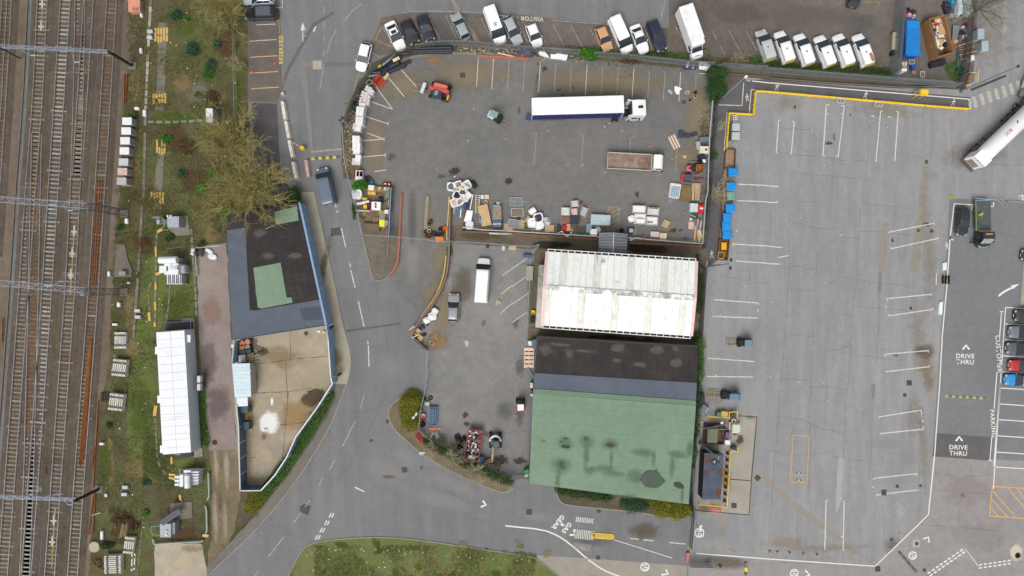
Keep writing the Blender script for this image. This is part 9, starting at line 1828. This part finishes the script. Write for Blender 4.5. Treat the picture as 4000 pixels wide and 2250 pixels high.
t=ti('fuel_tank','big dark slate rectangular tank with rusty patches beside green roofed building','tank',(*W(zp(315,890),2.4),0));pxs=[zp(212,618),zp(432,640),zp(400,1160),zp(185,1150)]
sl=G('tank_top',[(70,78,92),(82,90,104),(96,102,114)],bi=.2,mc=.8,fn=8,gr=.14);Prism([W(p,2.6)for p in pxs],.2,2.6).o('body',M((46,48,54),.7),t,W_);Prism([W(p,2.62)for p in pxs],2.6,2.66).o('top_plate',sl,t,W_)
c=W(zp(325,720),2.7);Torus((*c,2.72),.42,.05,'z',20,5).o('hatch_ring',da,t,W_);Cyl((*c,2.66),(*c,2.74),.36,n=18).o('hatch',M((76,80,88)),t,W_);Cyl((*c,2.74),(*c,2.85),.1,n=8).o('hatch_cap',cw,t,W_)
rp=D((120,84,66),.7,.5,.8,.5)
for x,y,rx,ry in((250,690,16,22),(240,845,14,16),(395,840,12,16),(375,1080,14,24)):su(zp(x,y),rx,ry,0,rp,t,'rust_patch',2.664).location=-t.location
for i in range(8):y=610+i*78;x=470-i*5;Cyl(W3(zp(x,y),.1),W3(zp(x-4,y+22),1.0),.09,n=6).o('side_valve',bc,t,W_);Box((*W(zp(x+6,y+12)),.0),(.35,.3,.5),0,.05).o('valve_box',da,t,W_)
t=ti('plant_skid','olive topped pump enclosure on brown bunded base','pump',(*W(zp(300,420)),0));sZ=[zp(250,345),zp(370,335),zp(360,505),zp(245,500)];Prism([W(p,1.6)for p in sZ],.2,1.6).o('enclosure',M((108,114,96),.7,va=.1),t,W_);bC=[zp(205,275),zp(380,290),zp(430,510),zp(190,500)]
for a,b in zip(bC,bC[1:]+bC[:1]):Bar(W3(a,0),W3(b,0),.14,.5).o('bund_wall',M((70,62,54),.8),t,W_)
Prism([W(p)for p in bC],.03,.06).o('bund_floor',M((112,78,60),.85,va=.25),t,W_);Cyl(W3(zp(415,345),0),W3(zp(415,345),.9),.5,n=16).o('sump',M((60,54,48),.8),t,W_)
for a,b in(((150,348),(460,290)),((460,290),(490,340)),((380,350),(480,345))):Cyl(W3(zp(*a),1.9),W3(zp(*b),1.6),.05,n=6).o('pipe',gv,t,W_)
Box((*W(zp(415,270),1.9),1.7),(.4,.35,.3),.5,.05).o('floodlight',cw,t,W_)
t=ti('cream_tank','cream ribbed fuel tank in frame with horseshoe pipe','tank',(*W(zp(582,330)),0));a=W(zp(582,332),1.5);Box((a[0],a[1],.4),(1.25,1.35,1.2),rd(-2),.2).o('tank',M((206,212,196),.5,va=.06),t,W_)
for k in range(5):Box((a[0]-.5+k*.25,a[1],1.58),(.08,1.1,.04)).o('rib',M((190,198,182),.5),t,W_)
Torus((*W(zp(552,250),.9),.9),.28,.1,'z',14,6).o('horseshoe_pipe',M((216,206,160)),t,W_)
fr=[zp(498,268),zp(610,270),zp(605,385),zp(500,380)]
for p,q in zip(fr,fr[1:]+fr[:1]):Bar(W3(p,.5),W3(q,.5),.14,.14).o('frame_bar',M((212,208,184)),t,W_)
for p in fr:Box((*W(p),0),(.14,.14,.5)).o('frame_leg',M((212,208,184)),t,W_)
for x,y,w,d,h,c_,lb in((480,498,.75,.65,1.1,(226,230,232),'small white dispenser beside olive enclosure'),(490,415,.9,.9,.9,(126,84,96),'maroon pump box below cream tank'),(505,405,.3,.7,1.1,(90,130,160),'blue hose reel below cream tank'),(382,178,.7,.75,1.0,(86,120,84),'green engine box behind yellow rail'),(445,170,1.0,.8,.9,(206,172,80),'yellow engine box behind yellow rail'),(545,185,.7,.8,.9,(70,64,58),'dark pump in yellow corner'),(560,565,.7,.5,.9,(54,56,60),'dark fire point box by yellow rail corner')):ct(zp,x,y,w,d,h,-5,lb,M(c_,.6,va=.15),sr=False,name='plant_box')
ct(TK,1440,108,.6,1.6,1.2,2,'dark narrow bin by ivy wall',M((44,50,56)),sr=False);t=ti('solar_panel','grey cabinet with white labels tilted by ivy wall','cabinet',(*W(TK(1452,186),.6),0),rd(-35));Box((0,0,.1),(1.2,1.0,.7),0,.05).o('body',M((112,118,126)),t);[Box((.4,-.3+k*.3,.8),(.18,.1,.02)).o('label',cw,t)for k in range(3)]
ga(TK,[(1495,925),(1575,935),(1572,968),(1498,960)],M((206,50,40)),'red plastic barrier frames lying at foot of tank',.5,6,'red_barrier','barrier')
t=ti('traffic_cone','orange traffic cone beside reserved bays','cone',(*W(TA(1912,545)),0));Cyl((0,0,.04),(0,0,.7),.17,.03,12).o('cone',M((226,84,50)),t);Box((0,0,0),(.4,.4,.05),0,.02).o('base',M((206,70,44)),t);Cyl((0,0,.3),(0,0,.45),.115,.085,12).o('band',cw,t)
he(TB,141,476,.5,.45,.12,M((196,70,50),.7),'flattened red cone lying in reserved bays',0,'flat_cone','cone')
c=W(TB(208,712));t=ti('bollard_base','pale concrete bollard foot beside barrier line','bollard',(*c,0));Cyl((0,0,0),(0,0,.5),.3,.25,14).o('foot',M((190,184,166),.9),t);Torus((0,0,.5),.2,.05,'z',12,5).o('cap',M((210,206,190),.9),t)
r5=random.Random(9);lH=[M((236,236,232),.7),M((206,200,190),.8),M((220,210,170),.8)]
for reg,n,lb,gp in(((1180,2050,2120,2230),30,'scrap of pale litter on grass island','litter on the grass island'),((500,930,30,820),34,'scrap of pale litter on rough verge','litter on the verge'),((430,640,1000,2100),26,'scrap of pale litter by trackside','litter by the track'),((2900,3500,400,2050),22,'fleck of white litter on concrete yard','litter on the concrete yard'),((1700,2650,400,700),18,'fleck of pale litter on storage yard','litter on the storage yard')):
 for k in range(n):
  x,y=r5.uniform(*reg[:2]),r5.uniform(*reg[2:])
  if reg[0]==1180 and y<2105+abs(x-1480)*.12+8:continue
  z0=.1 if reg[0]==1180 else.03
  ta(Lump((*W((x,y)),z0),(r5.uniform(.1,.26),r5.uniform(.08,.2),.06),r5.uniform(0,3),k,.8,6,4).o('litter',lH[k%3]),lb,'litter',gp)
for i in range(18):
 x,y=1285+i*46,2142+i*2.8-(8 if 3<i<9 else 0);ta(Lump((*W((x,y)),.1),(.16,.3,.12),0,i,.3,7,4).o('marker_stone',M((190,182,150),.9)),'pale marker stone in line across grass island','stone','line of marker stones')
o=MB().tube([W3(TE(x,y),.04)for x,y in((750,985),(800,1000),(860,995),(840,1020),(855,1050),(800,1080))],.025,4).o('red_cable',M((176,60,70)));ta(o,'thin red cable looping on ballast','cable')
def lk(c,va=.25):return M(c,.75,va=va,sb=2.5,sN=.2)
def ls(name,ps,size,mf,parent,rng,up=.5):
 v,f,mi=[],[],[]
 for p in ps:
  s_=size*rng.uniform(.6,1.4)
  d=Vc((rng.gauss(0,1),rng.gauss(0,1),rng.gauss(0,.6))).normalized();n=Vc((rng.gauss(0,1),rng.gauss(0,1),rng.gauss(0,1)+up*2)).normalized()
  w=d.cross(n);w=w.normalized()if w.length>.01 else Vc((1,0,0));c=Vc(p);o=len(v)
  v+=[tuple(c-d*s_*.5),tuple(c+w*s_*.28),tuple(c+d*s_*.5),tuple(c-w*s_*.28)];f.append((o,o+1,o+2,o+3));mi.append(rng.randrange(len(mf)))
 me=bpy.data.meshes.new(name);me.from_pydata(v,[],f);[me.materials.append(m)for m in mf];me.polygons.foreach_set('material_index',mi);me.update()
 return link(name,me,parent)
def bz(rng,n,cx,cy,rx,ry,h,z0=.0,lv=7,rh=.3):
 L=[(cx+rng.uniform(-.55,.55)*rx,cy+rng.uniform(-.55,.55)*ry,rng.uniform(.35,.6),rng.uniform(.6,1.0))for _ in range(lv)]+[(cx,cy,.6,1.0)]
 ou=[]
 while len(ou)<n:
  lx,ly,lr,lh=rng.choice(L);d=Vc((rng.gauss(0,1),rng.gauss(0,1),rng.gauss(0,1))).normalized()*(rng.random()**.3)
  k=1+rh*mn.noise(Vc((d.x*2+lx,d.y*2+ly,d.z*2)))
  ou.append((lx+d.x*rx*lr*k,ly+d.y*ry*lr*k,z0+max(.03,h*lh*(.5+.5*d.z*k))))
 return ou
GR={'dark':((40,66,34),(56,86,44),(72,104,54)),'mid':((58,92,40),(76,116,50),(96,134,60)),'bright':((66,120,36),(88,146,46),(60,104,36)),'yellow':((120,120,38),(146,142,50),(96,104,34)),'olive':((124,124,58),(146,144,72),(104,110,52)),'brown':((96,74,54),(118,94,68),(78,62,46)),'teal':((58,92,66),(74,108,78),(46,74,54)),'tan':((150,134,96),(128,110,76),(112,96,66))}
twig_m=M((120,108,78),.9,va=.2,sb=3);to=M((158,148,96),.9,va=.25,sb=3);bG=M((96,86,66),.9,va=.2,sb=4);tt=M((176,166,140),.9,va=.2,sb=3)
def s5(la,T_,x,y,rx,ry,h,ki,n,name='shrub',size=.16,lv=7,seed=0,s6=5):
 rng=random.Random(seed or int(x*13+y));c=W(T_(x,y),h*.5);t=ti(name,la,'shrub' if name!='hedge' else'hedge',(*c,0))
 ls('foliage',bz(rng,n,0,0,rx,ry,h,lv=lv),size,[lk(k)for k in GR[ki]],t,rng)
 mb=MB()
 for i in range(s6):
  a=rng.uniform(0,6.28);q=(cos(a)*rx*.4,sin(a)*ry*.4,h*.7);mb.cyl((q[0]*.15,q[1]*.15,0),q,.04,.015,5)
 mb.o('stems',bG,t);return t
def lB(mb,p,d,L,r,n,rng,bH=.25,lift=.0):
 ps=[p];d=d.normalized()
 for i in range(n):
  d=(d+Vc((rng.gauss(0,bH),rng.gauss(0,bH),rng.gauss(0,bH)*.6+lift))).normalized();ps.append(ps[-1]+d*L/n)
 for i in range(n):mb.cyl(ps[i],ps[i+1],r*(1-.8*i/n),r*(1-.8*(i+1)/n),4 if r>.04 else 3,cJ=False)
 return ps
def ba(la,T_,x,y,h,R,n1,n2,n3,tw,bL,bk,seed,name='tree',tu=.22,sI=.55,cc='tree',bs=.09,ai=None):
 rng=random.Random(seed);c=W(T_(x,y),h*.35);t=ti(name,la,cc,(*c,0));tk,br,tE=MB(),MB(),[]
 z0=h*.16;lB(tk,Vc((0,0,0)),Vc((.05,.02,1)),z0*1.1,tu,4,rng,.06)
 for i in range(n1):
  a=6.283*(i+rng.uniform(-.3,.3))/n1 if ai is None else ai[0]+rng.uniform(-ai[1],ai[1]);el=rng.uniform(.25,1.25)
  d=Vc((cos(a)*cos(el),sin(a)*cos(el),sin(el)));L=R*rng.uniform(.75,1.1)*(1 if el<.9 else.8)
  p=lB(br,Vc((0,0,z0)),d,L,tu*.42,6,rng,.16,.03)
  for j in range(n2):
   k=rng.uniform(.2,1);q=p[min(6,int(k*6))];d2=(d+Vc((rng.gauss(0,sI),rng.gauss(0,sI),rng.gauss(0,sI)+.1))).normalized()
   p2=lB(br,q,d2,L*rng.uniform(.35,.6),tu*.16,4,rng,.2,.02)
   for m_ in range(n3):
    q2=p2[rng.randrange(1,5)];d3=(d2+Vc((rng.gauss(0,.6),rng.gauss(0,.6),rng.gauss(0,.5)))).normalized();p3=lB(br,q2,d3,L*rng.uniform(.15,.34),tw,2,rng,.2);tE+=p3[1:]
    tE+=[p3[0].lerp(p3[1],.5)]
 tk.o('trunk',bG,t);br.o('crown',bk,t)
 if bL:
  ps=[tuple(rng.choice(tE)+Vc((rng.gauss(0,.12),rng.gauss(0,.12),rng.gauss(0,.12))))for _ in range(bL)]
  ls('buds',ps,bs,[lk(k)for k in GR['olive']],t,rng)
 return t
ba('yellow green budding tree above reserved bays',TA,1700,60,7,4.3,18,9,7,.026,5000,to,1)
ba('large yellow green budding tree beside lone white cabinet',TA,1710,1080,8,5.4,22,10,7,.026,8000,to,2,bs=.08)
ba('dense olive budding tree overhanging black felt roof',P,985,735,9,6.3,26,11,7,.028,12000,to,3,tu=.3,bs=.10)
ba('small bare tree among scrub beside reserved bays',TA,1790,490,4,2.0,9,5,4,.016,700,tt,4,tu=.12)
ba('leafless spreading tree over polythene stack in compound',TD,1640,40,7,5.2,14,7,5,.016,1500,M((112,104,80),.9),5,tu=.16)
ba('bare pale shrub on verge below scrap skip, western',TJ,1475,545,3.2,2.3,16,7,5,.016,0,tt,6,'bare_shrub',.07,cc='shrub')
ba('bare pale shrub on verge below excavator',TJ,1660,665,3.4,2.7,18,7,5,.016,0,tt,7,'bare_shrub',.07,cc='shrub')
ba('bare twiggy shrub at red barrier panel',TJ,1310,470,2.2,1.4,10,5,4,.014,0,tt,27,'bare_shrub',.05,cc='shrub')
ba('fan of bare twigs growing through fence toward green mesh bin',TG,1500,30,2.6,2.9,14,6,5,.014,300,tt,8,'bare_shrub',.06,cc='shrub',ai=(.25,.9))
ba('thin bare shrub above seats by walkway fence',TC,1545,990,2.2,1.9,8,5,4,.012,100,tt,9,'bare_shrub',.05,cc='shrub',ai=(.6,.8))
ba('bare twiggy shrub at fence below silver fleet van',TC,1700,455,2.6,1.7,12,6,4,.013,200,tt,10,'bare_shrub',.05,cc='shrub')
ba('dry brown shrub beside dark slab',TE,1075,390,1.6,1.7,16,7,5,.014,0,M((120,88,66),.9),12,'bare_shrub',.05,cc='shrub')
ba('dry tan reeds leaning beside black roofed shed',TE,1610,300,1.6,1.9,14,7,5,.014,0,M((158,140,104),.9),13,'bare_shrub',.05,cc='shrub',ai=(-.9,.8))
ba('dry tan reeds west of lone white cabinet',TA,1570,770,1.4,1.5,10,6,4,.014,0,M((158,134,92),.9),14,'bare_shrub',.05,cc='shrub',ai=(-.6,.6))
for i,(T_,x,y,rx,ry,h,k,n,lb)in enumerate(((TA,1325,115,1.1,1.0,1.0,'teal',900,'green shrub near thin concrete trough at top'),(TA,1460,370,1.5,1.4,1.2,'teal',1600,'grey green shrub in middle of rough verge'),(TA,1570,560,1.0,1.3,1.0,'mid',1300,'bright green shrub left of concrete post fence'),(TA,1590,480,.9,.8,.9,'teal',700,'grey green shrub above bright green one'),(TA,1252,1055,.85,.85,.9,'bright',1300,'round bright green bush beside faded yellow boards'),(TA,1005,862,.6,.6,.6,'mid',600,'small green bush above cabinet row'),(TA,1610,1310,.9,.9,.8,'mid',900,'green shrub under large yellow green tree'),(TA,1515,1420,1.0,.9,.9,'bright',1200,'bright green bush below large yellow green tree'),(TA,1370,1310,.9,.8,.7,'teal',500,'dull green weed clump west of large tree'),(TA,1635,340,.8,.7,.7,'teal',450,'faint green weed clump in rough verge'),(TA,1485,715,.7,.7,.6,'mid',450,'small green shrub by bare earth patch'),(TA,1750,200,.9,1.2,.9,'dark',900,'dark shrub under top yellow green tree'),(TA,1400,140,.7,.6,.6,'mid',350,'low green weeds east of top shrub'),(TE,1690,120,1.6,1.2,1.4,'bright',2400,'bright green bush against black roofed shed'),(TE,905,260,.6,.6,.5,'dark',420,'small dark green bush below white box with coil'),(TE,1278,342,.8,.7,.7,'dark',700,'dark green shrub below grey switchgear'),(TE,1520,390,.8,.7,.8,'dark',600,'dark green bush at end of pale pipe rail'),(TE,1590,80,1.6,1.4,1.3,'tan',900,'dry tan bramble mass above shed corner'),(TI,825,312,.55,.55,.5,'dark',480,'small dark green bush by rusty rails'),(TI,1100,740,.8,.7,.5,'teal',420,'grey green weed clump west of finned transformer'),(TI,1105,975,.7,.7,.5,'mid',420,'green weed clump at end of thin edging'),(TI,800,1225,1.2,.8,.9,'dark',1300,'dark green bush beside round concrete base'),(TI,1338,888,.5,.4,.5,'dark',300,'small dark weed clump at mossy concrete base'),(TI,910,1000,2.0,1.4,.7,'brown',1500,'brown bramble patch above untidy sleeper stack'),(TI,1000,1080,1.5,1.2,.6,'brown',900,'brown bramble patch around old timbers'),(TA,1400,1110,1.9,1.6,.8,'brown',1100,'brown bramble patch left of large tree'),(TA,1600,720,1.5,1.1,.8,'brown',800,'brown bramble patch above lone white cabinet'),(TI,740,1370,1.1,1.0,.6,'tan',700,'dry grass clump left of big sleeper stack'),(TB,778,1395,1.25,1.1,2.2,'bright',2600,'green conifer shrub over white bags of pen'),(TB,1250,340,1.5,.5,.6,'mid',900,'green weeds under fence above black pipes'),(TC,590,408,1.7,1.1,1.8,'bright',3600,'bright green laurel bush on fence by orange car'),(TC,900,455,2.2,.5,.7,'brown',900,'brown dead bramble under fence by white coupe'),(TC,1100,405,2.6,.4,.6,'dark',900,'dark green weeds below navy estate'),(TB,1380,325,2.0,.4,.6,'dark',800,'dark green ivy at fence above black pipes'),(TC,1250,420,1.5,.5,.6,'mid',700,'green weeds below box lorry'),(TC,1850,445,1.6,.5,.7,'mid',800,'green weeds below silver fleet van'),(TF,740,150,.45,1.4,.8,'dark',700,'dark green ivy on road side of pen fence'),(TF,1460,445,.5,.8,.6,'mid',500,'green weeds at top of curved brick wall'),(TC,1530,1170,.6,1.0,.9,'mid',800,'green weeds in walkway fence by black bin'),(TG,1490,-60,.5,1.3,.7,'teal',400,'thin green weeds in walkway fence by pallets'),(TD,1400,540,1.6,2.0,.35,'mid',1200,'green grass tuft in waste compound'),(TB,1160,395,.8,.5,.5,'brown',400,'brown dead weeds at end of black pipes'),(P,1150,770,1.6,1.9,3.2,'dark',3600,'dark green bush under olive tree beside blue wall'))):
 s5(lb,T_,x,y,rx,ry,h,k,n,seed=100+i,size=.17 if k in('brown','tan')else.18)
def hg(la,T_,ps,w,h,ki,n,name='hedge',size=.17,seed=1,zc=.6):
 rng=random.Random(seed);q=re([W(T_(*p),h*zc)for p in ps],.4);c=q[len(q)//2];t=ti(name,la,'hedge' if name=='hedge' else'ivy',(*c,0));P_=[]
 for _ in range(n):
  i=rng.randrange(len(q));a=q[i];b=q[min(i+1,len(q)-1)];d=Vc((b[0]-a[0],b[1]-a[1]));d=d.normalized()if d.length>1e-6 else Vc((0,1));k=rng.random()
  bD=(1+.6*mn.noise(Vc((a[0]*.9,a[1]*.9,seed))))*min(1,.45+.3*min(i,len(q)-1-i));th=rng.uniform(-1.45,1.45);rr=rng.random()**.25
  o=sin(th)*w/2*bD*rr;z=max(.05,h*(cos(th)**.5)*bD*rr*rng.uniform(.75,1.05));P_.append((a[0]-d.y*o+rng.gauss(0,.24)-c[0],a[1]+d.x*o+rng.gauss(0,.24)-c[1],z))
 ls('foliage',P_,size,[lk(k_)for k_ in GR[ki]],t,rng);mb=MB()
 for i in range(0,len(q),3):mb.cyl((q[i][0]-c[0],q[i][1]-c[1],0),(q[i][0]-c[0],q[i][1]-c[1],h*.6),.04,.02,5)
 mb.o('stems',bG,t);return t
hg('yellow green hedge on corner by works yard gate',TJ,[(1178,70),(1170,200),(1168,340)],2.9,1.7,'yellow',9000,seed=2)
hg('dark green side growth behind yellow hedge',TJ,[(1112,120),(1108,250)],.8,1.0,'mid',1500,seed=3)
hg('yellow green hedge below green roofed building',TK,[(1065,905),(1200,950),(1345,960)],2.6,1.6,'yellow',9000,seed=4)
hg('dark green hedge under edge of green roof',TK,[(345,800),(550,835),(740,865)],1.3,1.0,'dark',3600,seed=5)
hg('grey green straggling hedge left of yellow one',TK,[(840,900),(930,920),(1020,930)],2.0,1.2,'teal',2600,seed=6)
hg('green hedge along foot of white capped wall',TJ,[(560,80),(440,290),(340,450),(200,650),(60,830),(0,900)],1.6,1.0,'mid',9000,seed=7)
hg('yellow green hedge end at corner of walled yard',TJ,[(60,820),(-20,900),(-60,960)],2.2,1.0,'yellow',3000,seed=8)
hg('dense dark green ivy covering fence corner by tall mast',TC,[(1555,490),(1560,600),(1555,735)],2.6,2.6,'dark',9000,'ivy',seed=9,zc=.9)
hg('green ivy strip between black felt roof and concrete yard',TG,[(1418,1090),(1425,1250),(1415,1449)],1.5,2.4,'mid',5200,'ivy',seed=10,zc=.9)
hg('dark green ivy strip along green roof edge',TK,[(1410,0),(1402,200),(1390,420)],1.2,2.6,'dark',4200,'ivy',seed=11,zc=.9)
hg('grey green ivy clump overhanging green roof',TK,[(1375,480),(1370,620)],2.0,4.6,'teal',3400,'ivy',seed=12,zc=.95)
hg('green growth along palisade fence below scrap skip',TJ,[(1270,430),(1400,500),(1560,590),(1720,660),(1920,745)],1.1,.7,'dark',5200,seed=13)
hg('dark leafy strip behind white fleet vans',TD,[(0,480),(300,500),(700,520),(940,545)],.9,.35,'dark',3600,seed=14)
hg('yellow brown leaf strip between yellow kerb and brick wall',TF,[(1440,520),(1425,640),(1390,740),(1320,860)],.35,.3,'tan',900,'ivy',seed=15,zc=.5)
hg('weeds along lane side of white cabin',TI,[(1525,0),(1530,250),(1560,460)],.6,.4,'mid',2400,seed=16)
hg('thin green weeds along passage fence by white warehouse',TG,[(1425,620),(1418,900)],.5,.4,'dark',700,'ivy',seed=17)
def ts(la,pI,n,size,mf,seed,z0,name='grass'):
 rng=random.Random(seed);v,f,mi=[],[],[]
 for _ in range(n):
  x0,y0,x1,y1=rng.choice(pI);x,y=W((rng.uniform(x0,x1),rng.uniform(y0,y1)))
  if len(pI)==1 and y>W(P(0,2102))[1]-abs(x+20)*.1:continue
  if mn.noise(Vc((x*.25,y*.25,seed)))+rng.uniform(-.35,.35)<0:continue
  k=rng.randrange(len(mf))
  for j in range(4):
   a=rng.uniform(0,6.28);s_=size*rng.uniform(.5,1.3);l=rng.uniform(.3,.9);o=len(v);w=.035
   bx,by=x+rng.gauss(0,.08),y+rng.gauss(0,.08)
   v+=[(bx-sin(a)*w,by+cos(a)*w,z0),(bx+sin(a)*w,by-cos(a)*w,z0),(bx+cos(a)*s_*l,by+sin(a)*s_*l,z0+s_*.6)];f.append((o,o+1,o+2));mi.append(k)
 me=bpy.data.meshes.new(name);me.from_pydata(v,[],f);[me.materials.append(m)for m in mf];me.polygons.foreach_set('material_index',mi);me.update();o=link(name,me);o['kind']='stuff';o['label']=la;o['category']='grass';return o
gm=[lk(c)for c in((96,106,56),(112,112,68),(80,96,46),(124,118,82))];gb_=[lk(c)for c in((120,106,70),(98,84,56),(110,112,58))]
ts('rough grass and weeds growing on railway verge',[(500,0,950,420),(480,400,960,800),(450,740,860,980)],16000,.34,gm+gb_,1,.01)
ts('grass growing beside transformers and cabin',[(440,950,770,1250),(430,1230,610,1800),(380,1700,800,2130),(560,1750,780,1900)],16000,.26,gm,2,.012)
ts('short grass growing on kerbed island',[(1230,2130,2090,2260)],12000,.16,gm,3,.1)
ts('tufts of grass in strip behind visitor cars',[(2250,190,2780,235),(2980,235,3480,290)],3000,.24,gm,4,.03)
ts('weeds growing along rubble strips',[(1350,400,1400,700),(1600,178,2300,215),(2740,380,2790,900)],1500,.24,gb_,5,.03)
